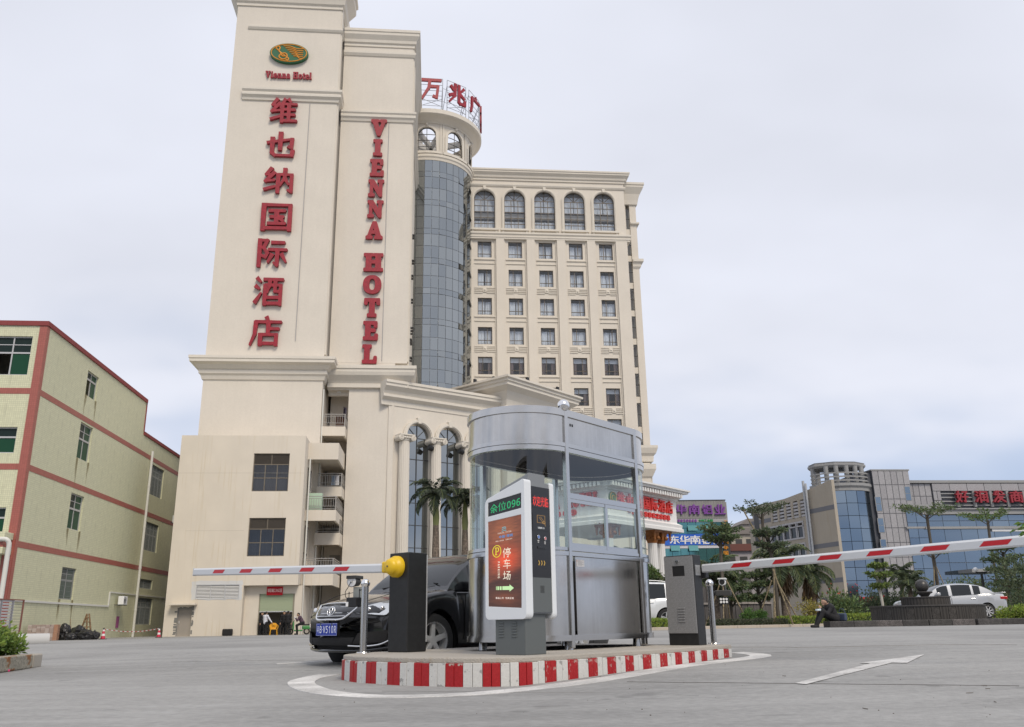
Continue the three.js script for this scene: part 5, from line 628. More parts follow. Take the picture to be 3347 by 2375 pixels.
// ---------- barrier gates ----------
const armM = mat(0.63, 0.65, 0.67, 0.42, { metalness: 0.25 }), stick = mat(0.50, 0.008, 0.016, 0.35), boxBlack = mat(0.014, 0.015, 0.016, 0.5, { map: TX.fine });
function armGeo(L) { const s = shapeOf([[-0.012, -0.05], [0.012, -0.05], [0.024, -0.036], [0.024, 0.03], [0.008, 0.05], [-0.008, 0.05], [-0.024, 0.03], [-0.024, -0.036]]); return muv(new THREE.ExtrudeGeometry(s, { depth: L, bevelEnabled: false })); } // runs along +z, face at x = +-0.024
function arm(parent, A, B, first, step, n, w) {
  const d = B.clone().sub(A), L = d.length(), o = part(parent, 'boom_arm', armGeo(L), armM); o.position.copy(A); o.quaternion.setFromRotationMatrix(new THREE.Matrix4().lookAt(B, A, V3(0, 1, 0)));
  const ls = V3(1, 0, 0).applyQuaternion(o.quaternion), toCam = (d.clone().cross(V3(0, 1, 0)).dot(V3(0, 0, 1)) > 0 ? 1 : -1); const sx = ls.dot(V3(0, 0, 1).applyQuaternion(parent.quaternion.clone().invert())) > 0 ? 1 : -1;
  for (let k = 0; k < n; k++) { const z = first + k * step; if (z + w > L) break; const sk = 0.05 * (parent.userData.lean || 1), g = new THREE.BufferGeometry(), X = 0.0262 * sx; const q = [[X, -0.022, z], [X, -0.022, z + w], [X, 0.024, z + w + sk], [X, 0.024, z + sk]]; g.setAttribute('position', new THREE.Float32BufferAttribute([...q[0], ...q[1], ...q[2], ...q[0], ...q[2], ...q[3]], 3)); g.setAttribute('uv', new THREE.Float32BufferAttribute(12, 2)); g.computeVertexNormals(); part(o, 'reflective_strip', g, stick); }
  part(o, 'end_cap', bx(-0.026, 0.026, -0.052, 0.052, L, L + 0.012), M.alu); return o;
}
const toLocal = (o, v) => v.clone().sub(o.position).applyAxisAngle(V3(0, 1, 0), -o.rotation.y);
{
  const c = onY(1329, 2131.5, GY), g = thing('barrier_gate', 'black barrier gate with yellow hub and striped arm beside the parked black car', 'barrier', [c.x, GY, c.z], TI), top = atD(1329, 1803, -c.z).y - GY;
  part(g, 'housing', [rbx(-0.3, 0, 0, top, -0.29, 0, 0.012)], boxBlack); part(g, 'housing_edge', bx(0.0, 0.003, 0.1, top - 0.02, -0.29, -0.275), M.alu);
  const KFr = frameOf(c.x, c.z, TI), hb = KFr.hit(1287, 1851, 0.06), yel = mat(0.72, 0.47, 0.012, 0.4);
  part(g, 'hub', [new THREE.LatheGeometry([[0, 0.15], [0.05, 0.148], [0.078, 0.13], [0.088, 0.1], [0.09, 0.075], [0.104, 0.07], [0.106, 0.05], [0.115, 0.045], [0.116, 0.0]].map((p) => new THREE.Vector2(...p)), 36).rotateX(Math.PI / 2).translate(hb[0], hb[1] - GY, 0.002), rbx(hb[0] - 0.16, hb[0], hb[1] - GY - 0.062, hb[1] - GY + 0.06, 0.03, 0.1, 0.02)], yel); part(g, 'hub_screw', new THREE.CylinderGeometry(0.01, 0.01, 0.012, 10).rotateX(Math.PI / 2).translate(hb[0], hb[1] - GY, 0.152), M.bronze);
  g.userData.lean = -1; const A = V3(hb[0] - 0.09, hb[1] - GY - 0.012, 0.064), B = toLocal(g, atD(638, 1869, 12.3)); arm(g, A, B, 0.68, 0.66, 6, 0.26); delete g.userData.lean;
}
{
  const c = onY(2284, 2108.5, GY), g = thing('barrier_gate', 'barrier gate with silver panelled housing beside the steel booth', 'barrier', [c.x, GY, c.z], TI), top = atD(2273, 1811, -c.z).y - GY, w = 0.395, d = 0.2;
  part(g, 'housing', rbx(-w, 0, 0, top, -d, -0.012, 0.008), boxBlack); const pm = mat(0.30, 0.303, 0.312, 0.5, { metalness: 0.15, map: rep(TX.fine, 9) });
  const ps = shapeOf([[-w + 0.004, 0.135], [-0.03, 0.135], [-0.006, top - 0.012], [-w + 0.004, top - 0.012]].map((p, i) => (i === 1 ? [-0.006, 0.135] : p))), wy = top - 0.245, wx = -0.285; ps.holes.push(rectPath(wx, wx + 0.165, wy, wy + 0.12)); part(g, 'front_panel', ext(ps, 0.014, -0.012, 0.002), pm); part(g, 'display_window', bx(wx - 0.003, wx + 0.168, wy - 0.003, wy + 0.123, -0.013, -0.009), M.black);
  part(g, 'lock', [new THREE.CylinderGeometry(0.022, 0.022, 0.012, 18).rotateX(Math.PI / 2).translate(-0.21, top - 0.075, 0.006), bx(-0.216, -0.204, top - 0.097, top - 0.053, 0.012, 0.018)], M.chrome);
  for (let k = 0; k < 6; k++) part(g, 'vent_slot', rbx(-0.245, -0.15, 0.26 + k * 0.03, 0.276 + k * 0.03, 0.0, 0.012, 0.006), pm);
  const pl = canvasTex(128, 128, (q, a, b) => { q.fillStyle = '#9a9c9e'; q.fillRect(0, 0, a, b); q.fillStyle = '#6b6d70'; for (let k = 0; k < 8; k++) q.fillRect(10, 12 + k * 14, 60 + (k * 37) % 46, 4); }); const lb = part(g, 'type_plate', bx(0, 0.002, top - 0.24, top - 0.12, -d + 0.03, -0.05), mat(1, 1, 1, 0.4, { map: pl, metalness: 0.5 }));
  part(g, 'arm_clamp', [rbx(-0.06, 0.05, top - 0.27, top - 0.13, -d - 0.09, -d, 0.015)], boxBlack);
  const A = toLocal(g, atD(2302, 1857, -c.z + 0.14)), B = toLocal(g, atD(3420, 1760, 7.75)); A.x -= 0.02; arm(g, A, B, 0.42, 0.56, 8, 0.25);
}
// ---------- bollards with lamps and camera ----------
function bollard(sx, sy, topY, label) { const b = onY(sx, sy, GY), t = thing('bollard', label, 'bollard', [b.x, GY, b.z], TI), H = atD(sx, topY, -b.z).y - GY; part(t, 'post', [cyl(0, 0.012, H - 0.085, 0, 0.036, 0.038, 24)], M.steelPlain); part(t, 'base_plate', [cyl(0, 0, 0.012, 0, 0.075, 0.07, 24)], M.steelPlain); part(t, 'ball', sph(0, H - 0.05, 0, 0.05, 28, 20), M.chrome); return t; }
const bolL = bollard(1187, 2133, 1891, 'steel bollard with ball top beside the black barrier gate'), bolR = bollard(2334, 2103, 1892, 'steel bollard with ball top behind the silver panelled barrier gate');
{
  const p = atD(1152, 1900, 10.2), q = thing('spotlight', 'small round white spotlight clamped beside the left bollard', 'spotlight', [p.x, p.y, p.z], -0.35);
  part(q, 'housing', [new THREE.CylinderGeometry(0.062, 0.048, 0.13, 20).rotateX(Math.PI / 2).translate(0, 0, -0.05), rbx(-0.065, 0.065, 0.03, 0.068, -0.14, 0.035, 0.008)], mat(0.05, 0.05, 0.05, 0.5)); part(q, 'reflector', new THREE.CircleGeometry(0.056, 24).translate(0, 0, 0.0165), M.white); part(q, 'bulb', sph(0, 0, 0.02, 0.014, 10, 8), M.alu); part(q, 'cable', tube([[0, 0, 0.03], [-0.02, -0.06, 0.05], [-0.07, -0.12, 0.03], [-0.06, -0.18, 0.02], [0.0, -0.19, 0.02]], 0.004, 30, 5), M.black); part(q, 'bracket', [bx(0.0, 0.13, -0.19, -0.06, -0.09, -0.03)], mat(0.35, 0.36, 0.33, 0.4, { metalness: 0.6 }));
  const p2 = atD(1157, 1968, 10.15), f = thing('floodlight', 'small black box floodlight hung on the left bollard', 'floodlight', [p2.x, p2.y, p2.z], -0.5); part(f, 'housing', [rbx(-0.075, 0.075, -0.05, 0.055, -0.05, 0.05, 0.01), ...[0, 1, 2, 3].map((k) => bx(-0.07 + k * 0.045, -0.06 + k * 0.045, -0.045, 0.05, -0.075, -0.05))], M.black); part(f, 'bracket', [bar([-0.075, 0.03, 0], [-0.075, 0.12, 0], 0.005), bar([0.075, 0.03, 0], [0.075, 0.15, 0], 0.005), bar([0.07, 0.13, 0], [0.12, 0.14, 0], 0.006)], M.black); part(f, 'label_plate', bx(-0.074, -0.04, -0.045, 0.005, 0.05, 0.053), M.white);
  const p3 = atD(2361, 1902, 11.5), cm = thing('security_camera', 'white bullet security camera on the bracket behind the right bollard', 'camera', [p3.x, p3.y, p3.z], -0.3); part(cm, 'housing', [new THREE.CylinderGeometry(0.043, 0.043, 0.15, 20).rotateX(Math.PI / 2), bx(-0.052, 0.052, 0.035, 0.05, -0.09, 0.1)], M.white); part(cm, 'lens', [new THREE.CylinderGeometry(0.033, 0.033, 0.01, 20).rotateX(Math.PI / 2).translate(0, 0, 0.077)], M.black); part(cm, 'mount', [bar([0.02, -0.04, 0], [0.03, -0.11, 0], 0.016, 8), rbx(-0.1, 0.1, -0.17, -0.1, -0.05, 0.05, 0.012)], M.darkFrame); part(cm, 'arm', bar([-0.12, -0.13, 0], [0.02, -0.13, 0], 0.02, 8), M.darkFrame);
  const p4 = atD(2365, 1962, 11.5), fl = thing('floodlight', 'black floodlight with six white lamps behind the right bollard', 'floodlight', [p4.x, p4.y, p4.z], -0.15); part(fl, 'housing', rbx(-0.062, 0.062, -0.046, 0.046, -0.04, 0.02, 0.012), M.black); for (let k = 0; k < 6; k++) part(fl, 'lamp', new THREE.CylinderGeometry(0.015, 0.012, 0.01, 14).rotateX(Math.PI / 2).translate(-0.036 + (k % 3) * 0.036, (k < 3 ? 1 : -1) * 0.018, 0.022), M.white); part(fl, 'bracket', [bar([0.0, 0.04, -0.03], [0.0, 0.1, -0.03], 0.008, 6), bar([0, 0.09, -0.03], [-0.12, 0.07, -0.03], 0.01, 6)], M.darkFrame);
}
// ---------- ticket kiosk with screen ----------
{
  const c = onY(1719, 2140.7, GY), KO = V3(c.x, GY, c.z), kf = frameOf(c.x, c.z, TI), zf = 0.03, k = thing('parking_kiosk', 'white parking kiosk with lit orange advert screen and grey base', 'kiosk', [c.x, GY, c.z], TI), ph = (sx, sy, b = zf) => { const q = kf.hit(sx, sy, b); return [q[0], q[1] - GY]; };
  const wh = mat(0.70, 0.735, 0.77, 0.35, { clearcoat: 0.4, clearcoatRoughness: 0.3 }), gr = mat(0.105, 0.118, 0.12, 0.5), gy = mat(0.20, 0.215, 0.23, 0.45), bk = mat(0.012, 0.012, 0.013, 0.3);
  const TL = ph(1586, 1634), TR = ph(1718, 1556), BR = ph(1718, 2020), BL = ph(1587, 2028), yb = (BR[1] + BL[1]) / 2, x0 = BL[0], x1 = BR[0] + 0.012;
  const outline = (top) => { const s = new THREE.Shape(), r = 0.055; s.moveTo(x0 + r, yb); s.lineTo(x1 - r, yb); s.quadraticCurveTo(x1, yb, x1, yb + r); s.lineTo(x1, TR[1] + top - 0.05); s.quadraticCurveTo(x1, TR[1] + top, x1 - 0.05, TR[1] + top - 0.028); s.lineTo(x0 + 0.04, TL[1] + top + 0.012); s.quadraticCurveTo(x0, TL[1] + top - 0.01, x0, TL[1] + top - 0.06); s.lineTo(x0, yb + r); s.quadraticCurveTo(x0, yb, x0 + r, yb); return s; };
  const led = [ph(1594.5, 1688.6), ph(1703, 1659), ph(1703, 1609.5), ph(1594.5, 1643)], scr = [ph(1596, 1981.5), ph(1704.6, 1986), ph(1703, 1680), ph(1594.5, 1705.5)];
  const front = outline(0); for (const q of [led, scr]) front.holes.push(new THREE.Path(q.map((p) => new THREE.Vector2(...p))));
  part(k, 'front_frame', ext(front, 0.1, zf - 0.1, 0.003, 8), wh); const zb = -0.36; part(k, 'rear_frame', ext(outline(0), 0.07, zb - 0.07, 0.012, 8), wh);
  const inset = 0.012, bodyS = shapeOf([[x0 + inset, yb + 0.05], [x1 - inset, yb + 0.05], [x1 - inset, TR[1] - 0.03], [x0 + inset, TL[1] - 0.0]]); part(k, 'body', ext(bodyS, zf - 0.1 - zb - 0.002, zb + 0.001), gy);
  const topS = shapeOf([[x0 + 0.1, TL[1] + 0.02], [x1 - 0.03, TR[1] - 0.06], [x1 - 0.03, TR[1] + 0.055], [x0 + 0.1, TL[1] + 0.105]]); part(k, 'top_box', ext(topS, 0.26, zb + 0.03, 0.012), gy);
  part(k, 'base', [rbx(-0.36, 0.0, 0, yb + 0.06, -0.30, 0.0, 0.006)], gr);
  for (const bxx of [-0.285, -0.13]) for (let i = 0; i < 6; i++) part(k, 'vent_slot', rbx(bxx - 0.03, bxx + 0.03, yb - 0.155 + i * 0.024, yb - 0.142 + i * 0.024, -0.002, 0.007, 0.004), gr);
  // right side: black reader panel above, grey speaker panel below
  const xs = x1 - inset + 0.002, yS = (sy) => atD(1760, sy, 8.25).y - GY, yT = TR[1] - 0.075, yM = yS(1888), side = part(k, 'reader_panel', bx(xs, xs + 0.006, yM, yT, zb + 0.004, zf - 0.104), bk); part(k, 'speaker_panel', bx(xs, xs + 0.006, yb + 0.06, yM, zb + 0.004, zf - 0.104), gr);
  const zc = (zb + zf - 0.1) / 2, W = zf - 0.1 - zb;
  const quad = (pts, tx, em, name) => { const g = new THREE.PlaneGeometry(1, 1, 10, 10), p = g.attributes.position; for (let i = 0; i < p.count; i++) { const u = p.getX(i) + 0.5, v = p.getY(i) + 0.5, a = [0, 1].map((q) => lerp(lerp(pts[0][q], pts[1][q], u), lerp(pts[3][q], pts[2][q], u), v)); p.setXYZ(i, a[0], a[1], 0); } g.computeVertexNormals(); const m = mat(0.02, 0.02, 0.02, 0.2, { emissiveMap: tx, emissive: 0xffffff, emissiveIntensity: em }); const o = part(k, name, g, m); o.position.z = zf - 0.006; return o; };
  const dot = (c2, w, h, step) => { c2.fillStyle = 'rgba(0,0,0,0.55)'; for (let x = 0; x < w; x += step) c2.fillRect(x, 0, 1.4, h); for (let y = 0; y < h; y += step) c2.fillRect(0, y, w, 1.4); };
  quad(led, canvasTex(512, 232, (q, w, h) => { q.fillStyle = '#040805'; q.fillRect(0, 0, w, h); q.fillStyle = '#10c878'; drawText(q, '余位', 30, 52, 118, 0.1, 10, 140); q.font = 'bold 150px monospace'; q.fillText('096', 286, 182, 214); dot(q, w, h, 7); }), 1.0, 'led_display');
  quad(scr, canvasTex(512, 1360, (q, w, h) => {
    const id = q.createImageData(w, h), d = id.data; for (let y = 0; y < h; y++) for (let x = 0; x < w; x++) { const u = x / w, v = y / h, g1 = Math.exp(-(((u - 0.5) / 0.42) ** 2 + ((v - 0.47) / 0.14) ** 2)), g2 = Math.exp(-(((u - 0.45) / 0.5) ** 2 + ((v - 0.14) / 0.16) ** 2)), g3 = Math.exp(-(((u - 0.5) / 0.4) ** 2 + ((v - 0.9) / 0.08) ** 2)), gr2 = fbm(u, v, 6, 60, 3, 301), dk = sm(0.62, 0.68, v - (0.5 - u) * 0.16) * 0.35, b = (0.5 + 0.2 * (gr2 - 0.5)) * (1 - dk), o = (y * w + x) * 4; d[o] = 255 * Math.min(1, b * 0.86 + g1 * 0.52 + g2 * 0.2 + g3 * 0.2); d[o + 1] = 255 * (b * 0.46 + g1 * 0.10 + g2 * 0.13 + g3 * 0.1); d[o + 2] = 255 * (b * 0.29 + g2 * 0.07 + g3 * 0.05); d[o + 3] = 255; } q.putImageData(id, 0, 0);
    q.strokeStyle = '#3fc3d6'; for (let i = 0; i < 3; i++) { q.lineWidth = 9 - i; q.beginPath(); q.arc(246, 128 + i * 30 + (52 - i * 0), 44 + i * 3, Math.PI * 1.25, Math.PI * 1.75); q.stroke(); }
    q.fillStyle = '#e8dcd2'; q.font = '30px monospace'; q.textAlign = 'center'; q.fillText('PARKING SYSTEM', 252, 232, 210); q.fillStyle = '#2f8fd8'; drawText(q, '中国', 166, 258, 44, 0.1, 13); drawText(q, '深圳', 284, 258, 44, 0.1, 13); q.fillRect(266, 276, 8, 8); q.fillStyle = '#efdccf'; drawText(q, '新品上市经典', 116, 330, 20, 0.05, 12); drawText(q, '呈现公光中', 268, 326, 20, 0.05, 12);
    q.strokeStyle = '#f2e80c'; q.lineWidth = 10; q.beginPath(); q.ellipse(132, 498, 64, 92, 0, 0, 7); q.stroke(); q.fillStyle = '#f2e80c'; q.font = '150px serif'; q.save(); q.translate(134, 556); q.scale(0.82, 1.1); q.fillText('P', 0, 0); q.restore();
    q.fillStyle = '#fdf3dd'; ['停', '车', '场'].forEach((ch, i) => drawGlyph(q, ch, 226, 462 + i * 172, 122, 150, 7.5, 7)); q.save(); q.translate(146, 660); q.rotate(Math.PI / 2); q.textAlign = 'left'; q.font = 'bold 44px sans-serif'; q.fillText('P A R K I N G', 0, 0, 300); q.restore();
    q.fillStyle = '#cdf5b4'; for (const [a, b2] of [[118, 10], [138, 26], [174, 30]]) q.fillRect(a, 1046, b2, 56); q.fillRect(216, 1046, 112, 56); q.beginPath(); q.moveTo(326, 1020); q.lineTo(392, 1074); q.lineTo(326, 1128); q.fill(); q.fillStyle = '#f6e9e0'; drawText(q, '新品上市', 112, 1208, 30, 0.06, 13); drawText(q, '经典呈现', 262, 1208, 30, 0.06, 13);
  }), 0.85, 'advert_screen');
  const sidePrint = (y0, y1, w, h, draw, em, name) => { const o = part(k, name, new THREE.PlaneGeometry(W * 0.86, y1 - y0), mat(0.012, 0.012, 0.013, 0.3, { emissiveMap: canvasTex(w, h, draw), emissive: 0xffffff, emissiveIntensity: em })); o.rotation.y = Math.PI / 2; o.position.set(xs + 0.0085, (y0 + y1) / 2, zc); return o; };
  sidePrint(yS(1662), yS(1618), 256, 112, (q, w, h) => { q.fillStyle = '#020202'; q.fillRect(0, 0, w, h); q.fillStyle = '#f02a18'; drawText(q, '欢迎光临', 6, 14, 58, 0.06, 9, 84); dot(q, w, h, 9); }, 1.6, 'led_message');
  sidePrint(yS(1735), yS(1680), 256, 300, (q, w, h) => { q.fillStyle = '#030303'; q.fillRect(0, 0, w, h); q.strokeStyle = '#b98a3a'; q.lineWidth = 7; q.strokeRect(70, 30, 120, 130); q.beginPath(); q.moveTo(96, 60); q.lineTo(150, 140); q.lineTo(190, 170); q.lineTo(196, 214); q.moveTo(120, 52); q.lineTo(176, 128); q.lineTo(150, 140); q.stroke(); q.beginPath(); q.arc(172, 152, 22, 0, 7); q.stroke(); q.fillStyle = '#e8e8e8'; drawText(q, '请刷卡', 74, 232, 36, 0.06, 12); }, 0.75, 'card_symbol');
  for (const [dz, col, y] of [[0.045, [0.05, 0.13, 0.45], 1756], [-0.055, [0.5, 0.12, 0.1], 1759]]) { const b = part(k, 'push_button', [new THREE.CylinderGeometry(0.014, 0.014, 0.008, 18).rotateZ(Math.PI / 2).translate(xs + 0.01, yS(y), zc + dz)], mat(...col, 0.25, { clearcoat: 1 })); part(b, 'button_ring', new THREE.TorusGeometry(0.016, 0.003, 6, 20).rotateY(Math.PI / 2).translate(xs + 0.011, yS(y), zc + dz), M.chrome); part(b, 'button_text', [bx(xs + 0.006, xs + 0.008, yS(y) - 0.038, yS(y) - 0.028, zc + dz - 0.012, zc + dz + 0.012), bx(xs + 0.006, xs + 0.008, yS(y) - 0.052, yS(y) - 0.044, zc + dz - 0.01, zc + dz + 0.01)], mat(0.5, 0.5, 0.5, 0.6)); }
  part(k, 'ticket_slot', [rbx(xs + 0.004, xs + 0.012, yS(1794), yS(1786), zc - 0.06, zc + 0.06, 0.003)], bk);
  for (let i = 0; i < 3; i++) { const o = part(k, 'arrow_mark', ext(shapeOf([[0, 0.022], [0.012, 0.022], [0.024, 0], [0.012, -0.022], [0, -0.022], [0.012, 0]]), 0.002), mat(0.5, 0.33, 0.08, 0.6)); o.rotation.y = Math.PI / 2; o.position.set(xs + 0.007, yS(1840), zc + 0.055 - i * 0.04); }
  const hol = []; for (let i = 0; i < 9; i++) hol.push(bx(xs + 0.006, xs + 0.0075, yS(1937) + i * 0.0075, yS(1937) + i * 0.0075 + 0.003, zc - 0.03, zc + 0.03)); part(k, 'speaker_grille', hol, mat(0.03, 0.03, 0.03, 0.8));
}
// ---------- cars ----------
const paintMat = (r, g, b) => mat(r, g, b, 0.35, { clearcoat: 1, clearcoatRoughness: 0.03, metalness: 0.25 });
const carGlass = mat(0.012, 0.015, 0.017, 0.06), tyreM = mat(0.018, 0.018, 0.019, 0.85), rimM = mat(0.6, 0.61, 0.62, 0.35, { metalness: 0.35 }), lampM = mat(0.62, 0.65, 0.68, 0.08, { clearcoat: 1, metalness: 0.55 }), tailM = mat(0.38, 0.008, 0.012, 0.12, { clearcoat: 1 });
const gridGeo = (rows, keep) => { const P = []; for (let i = 0; i < rows.length - 1; i++) for (let j = 0; j < rows[0].length - 1; j++) { if (keep && !keep(i, j)) continue; const a = rows[i][j], b = rows[i + 1][j], c = rows[i + 1][j + 1], d = rows[i][j + 1]; P.push(...a, ...b, ...c, ...a, ...c, ...d); } const g = new THREE.BufferGeometry(); g.setAttribute('position', new THREE.Float32BufferAttribute(P, 3)); g.computeVertexNormals(); return toCreasedNormals(muv(g), 0.55); };
function makeCar(name, label, o) {
  const { L, W, H, body, suv = false, hood = 0.98, deck = 1.04, R = 0.325, wb = 2.75, fo = 0.94, noseC = 0.34 } = o, car = thing(name, label, 'car', o.pos, o.turn), fx = L / 2 - fo, rx = fx - wb, base = suv ? 0.28 : 0.2, hw = W / 2, ra = R + 0.05;
  const top = (x) => { const f = L / 2 - x, b = x + L / 2; if (f < 0.12) return lerp(o.nose || 0.6, 0.76 + (suv ? 0.14 : 0), Math.sqrt(f / 0.12)); if (f < 1.3) return lerp(0.76 + (suv ? 0.14 : 0), hood, Math.pow((f - 0.12) / 1.18, 0.75)); if (b < 0.1) return lerp(0.72, deck - 0.03, Math.sqrt(b / 0.1)); if (b < 0.7) return deck - 0.03 + 0.03 * (b - 0.1) / 0.6; return lerp(deck, hood, sm(0.7, L - 1.3, b)); };
  const wide = (x) => { const f = L / 2 - x, b = x + L / 2; let k = 1; if (f < 1) k -= 0.05 * (1 - f) ** 2; if (b < 1) k -= 0.07 * (1 - b) ** 2; if (f < 0.1) k -= 0.1 * (1 - f / 0.1) ** 2; if (b < 0.1) k -= 0.1 * (1 - b / 0.1) ** 2; return hw * k; };
  const low = (x) => { let y = base; for (const c of [fx, rx]) { const d = Math.abs(x - c); if (d < ra) y = Math.max(y, R + Math.sqrt(ra * ra - d * d)); } if (L / 2 - x < 0.12) y = Math.max(y, lerp(0.32, base, (L / 2 - x) / 0.12)); if (x + L / 2 < 0.15) y = Math.max(y, lerp(0.42, base, (x + L / 2) / 0.15)); return y; };
  const bend = (x, z) => x - noseC * Math.pow(Math.abs(z) / 0.9, 2.3) * sm(L / 2 - 1.3, L / 2, x) + 0.2 * Math.pow(Math.abs(z) / 0.9, 2.3) * sm(-L / 2 + 1.0, -L / 2, x);
  const xs = [L / 2]; for (let x = L / 2 - 0.02; x > -L / 2; ) { xs.push(x); const f = Math.min(L / 2 - x, x + L / 2), n = Math.min(Math.abs(Math.abs(x - fx) - ra), Math.abs(Math.abs(x - rx) - ra)); x -= f < 0.2 ? 0.03 : n < 0.12 ? 0.016 : 0.06; } xs.push(-L / 2);
  const Fr = [0, 0.1, 0.36, 0.6, 0.8, 0.92, 0.985, 1, 1, 1], Wr = [0.95, 0.985, 1, 1, 0.985, 0.955, 0.885, 0.68, 0.35, 0];
  const rows = xs.map((x) => { const yb = low(x), t = top(x), w = wide(x), arch = yb > base + 0.1 && L / 2 - x > 0.2 && x + L / 2 > 0.2, half = Fr.map((f, k) => { const y = yb + f * (t - yb) + (k > 6 ? 0.022 * (k - 6) / 3 : 0), z = w * (arch && k < 4 ? 1.0 : Wr[k]); return [bend(x, z), y, z]; }); return [...half, ...half.slice(0, -1).reverse().map((p) => [p[0], p[1], -p[2]])]; });
  const bodyM = part(car, 'body', [gridGeo(rows), gridGeo([rows[0], rows[0].map((p) => [p[0] - 0.005, lerp(p[1], 0.5, 0.999), 0])]), gridGeo([rows[rows.length - 1], rows[rows.length - 1].map((p) => [p[0] + 0.005, lerp(p[1], 0.5, 0.999), 0])])], body);
  part(car, 'underbody', [bx(-L / 2 + 0.3, rx - ra, base - 0.02, 0.5, -hw * 0.9, hw * 0.9), bx(rx + ra, fx - ra, base - 0.02, 0.6, -hw * 0.92, hw * 0.92), bx(fx + ra, L / 2 - 0.3, base, 0.45, -hw * 0.75, hw * 0.75), bx(rx - ra, fx + ra, 0.3, 0.72, -hw * 0.7, hw * 0.7)], M.rubber);
  // cabin
  const xA = L / 2 - 1.18, xB = L / 2 - (suv ? 1.85 : 2.0), xC = suv ? -L / 2 + 0.75 : -L / 2 + 1.42, xD = suv ? -L / 2 + 0.12 : -L / 2 + 0.55, gl = (x) => { const b = top(Math.max(x, -L / 2 + 0.2)) - 0.02; if (x > xB) return lerp(b, H - 0.02, Math.sin((xA - x) / (xA - xB) * Math.PI / 2) ** 0.9); if (x < xC) return lerp(b, H - (suv ? 0.05 : 0.035), Math.sin((x - xD) / (xC - xD) * Math.PI / 2) ** 0.9); return H - 0.035 * ((x - (xB + xC) / 2) / ((xB - xC) / 2)) ** 2 + (suv ? 0.01 : 0.015); };
  const gx = []; for (let k = 0; k <= 60; k++) gx.push(lerp(xA, xD, k / 60)); const gF = [0, 0.5, 0.88, 0.955, 0.99, 1, 1], hmax = H - hood, gr = gx.map((x) => { const b = top(Math.max(x, -L / 2 + 0.2)) - 0.03, g = gl(x), half = gF.map((f, k) => { const y = b + (g - b) * f, hgt = y - b, z0 = hw * 0.935 - 0.14 * Math.pow(Math.max(0, hgt) / hmax, 1.25), z = k < 3 ? z0 : [0.95, 0.84, 0.45, 0][k - 3] * (hw * 0.935 - 0.14 * Math.pow(Math.max(0, g - b) / hmax, 1.25)); return [bend(x, 0), y + (k > 4 ? 0.012 : 0), Math.max(z, 0)]; }); return [...half, ...half.slice(0, -1).reverse().map((p) => [p[0], p[1], -p[2]])]; });
  const bp = suv ? [0.16, -0.62, -1.35] : [0.12, -0.78], isBody = (i, j) => { const x = (gx[i] + gx[i + 1]) / 2, jj = j < 6 ? j : 11 - j, edge = x > xA - 0.05 || x < xD + 0.04; if (edge) return true; if (jj >= 3) return x < xB + 0.03 && x > xC - 0.03; if (jj === 2) return true; if (x > xA - 0.42 || x < (suv ? xC - 0.1 : xC - 0.28)) return true; return bp.some((c) => Math.abs(x - c) < 0.05); };
  part(car, 'roof', gridGeo(gr, isBody), body); part(car, 'glazing', gridGeo(gr, (i, j) => !isBody(i, j)), carGlass);
  // wheels
  const wheelG = (() => { const t = new THREE.LatheGeometry([[R * 0.66, -0.105], [R * 0.9, -0.108], [R * 0.98, -0.09], [R, -0.06], [R, 0.06], [R * 0.98, 0.09], [R * 0.9, 0.108], [R * 0.66, 0.105]].map((p) => new THREE.Vector2(...p)), 40).rotateX(Math.PI / 2); const rim = [new THREE.LatheGeometry([[R * 0.64, 0.1], [R * 0.68, 0.106], [R * 0.66, 0.09], [R * 0.58, -0.05], [R * 0.3, -0.06]].map((p) => new THREE.Vector2(...p)), 40).rotateX(Math.PI / 2), new THREE.CylinderGeometry(R * 0.17, R * 0.2, 0.03, 20).rotateX(Math.PI / 2).translate(0, 0, 0.07)], n = o.spokes || 5; for (let k = 0; k < n; k++) { const a = k / n * Math.PI * 2 + 0.3; for (const d of n === 5 ? [-0.13, 0.13] : [0]) rim.push(bx(R * 0.1, R * 0.65, -R * (n === 5 ? 0.05 : 0.055), R * (n === 5 ? 0.05 : 0.055), 0.045, 0.085).rotateZ(a + d * 0.55)); if (n === 5) rim.push(bx(R * 0.1, R * 0.45, -R * 0.1, R * 0.1, 0.05, 0.08).rotateZ(a)); } return [t, mg(rim), new THREE.CircleGeometry(R * 0.6, 28).translate(0, 0, -0.02)]; })();
  for (const x of [fx, rx]) for (const s of [-1, 1]) { const w = part(car, 'wheel', wheelG[0], tyreM); w.position.set(x, R, s * (hw - 0.12)); if (s < 0) w.rotation.y = Math.PI; part(w, 'rim', wheelG[1], rimM); part(w, 'brake_disc', wheelG[2], M.darkFrame); part(car, 'wheel_arch', new THREE.CylinderGeometry(ra - 0.005, ra - 0.005, 0.36, 28, 1, true, 0, Math.PI).rotateX(Math.PI / 2).rotateZ(Math.PI / 2 * 0).translate(x, R, s * (hw - 0.2)), M.rubber); }
  const nx = (z, y) => bend(L / 2 - sm(0.58, 0.8, y) * 0.125 - sm(0.34, 0.2, y) * 0.05, z), patch = (c, off = 0.012, n = 8) => { const P = []; for (let i = 0; i <= n; i++) { const r = []; for (let j = 0; j <= n; j++) { const u = i / n, v = j / n, q = [0, 1].map((k) => lerp(lerp(c[0][k], c[1][k], u), lerp(c[3][k], c[2][k], u), v)); r.push([nx(q[0], q[1]) + off, q[1], q[0]]); } P.push(r); } return gridGeo(P); };
  const line = (pts, r, off = 0.015) => tube(pts.map(([z, y]) => [nx(z, y) + off, y, z]), r, pts.length * 8, 6);
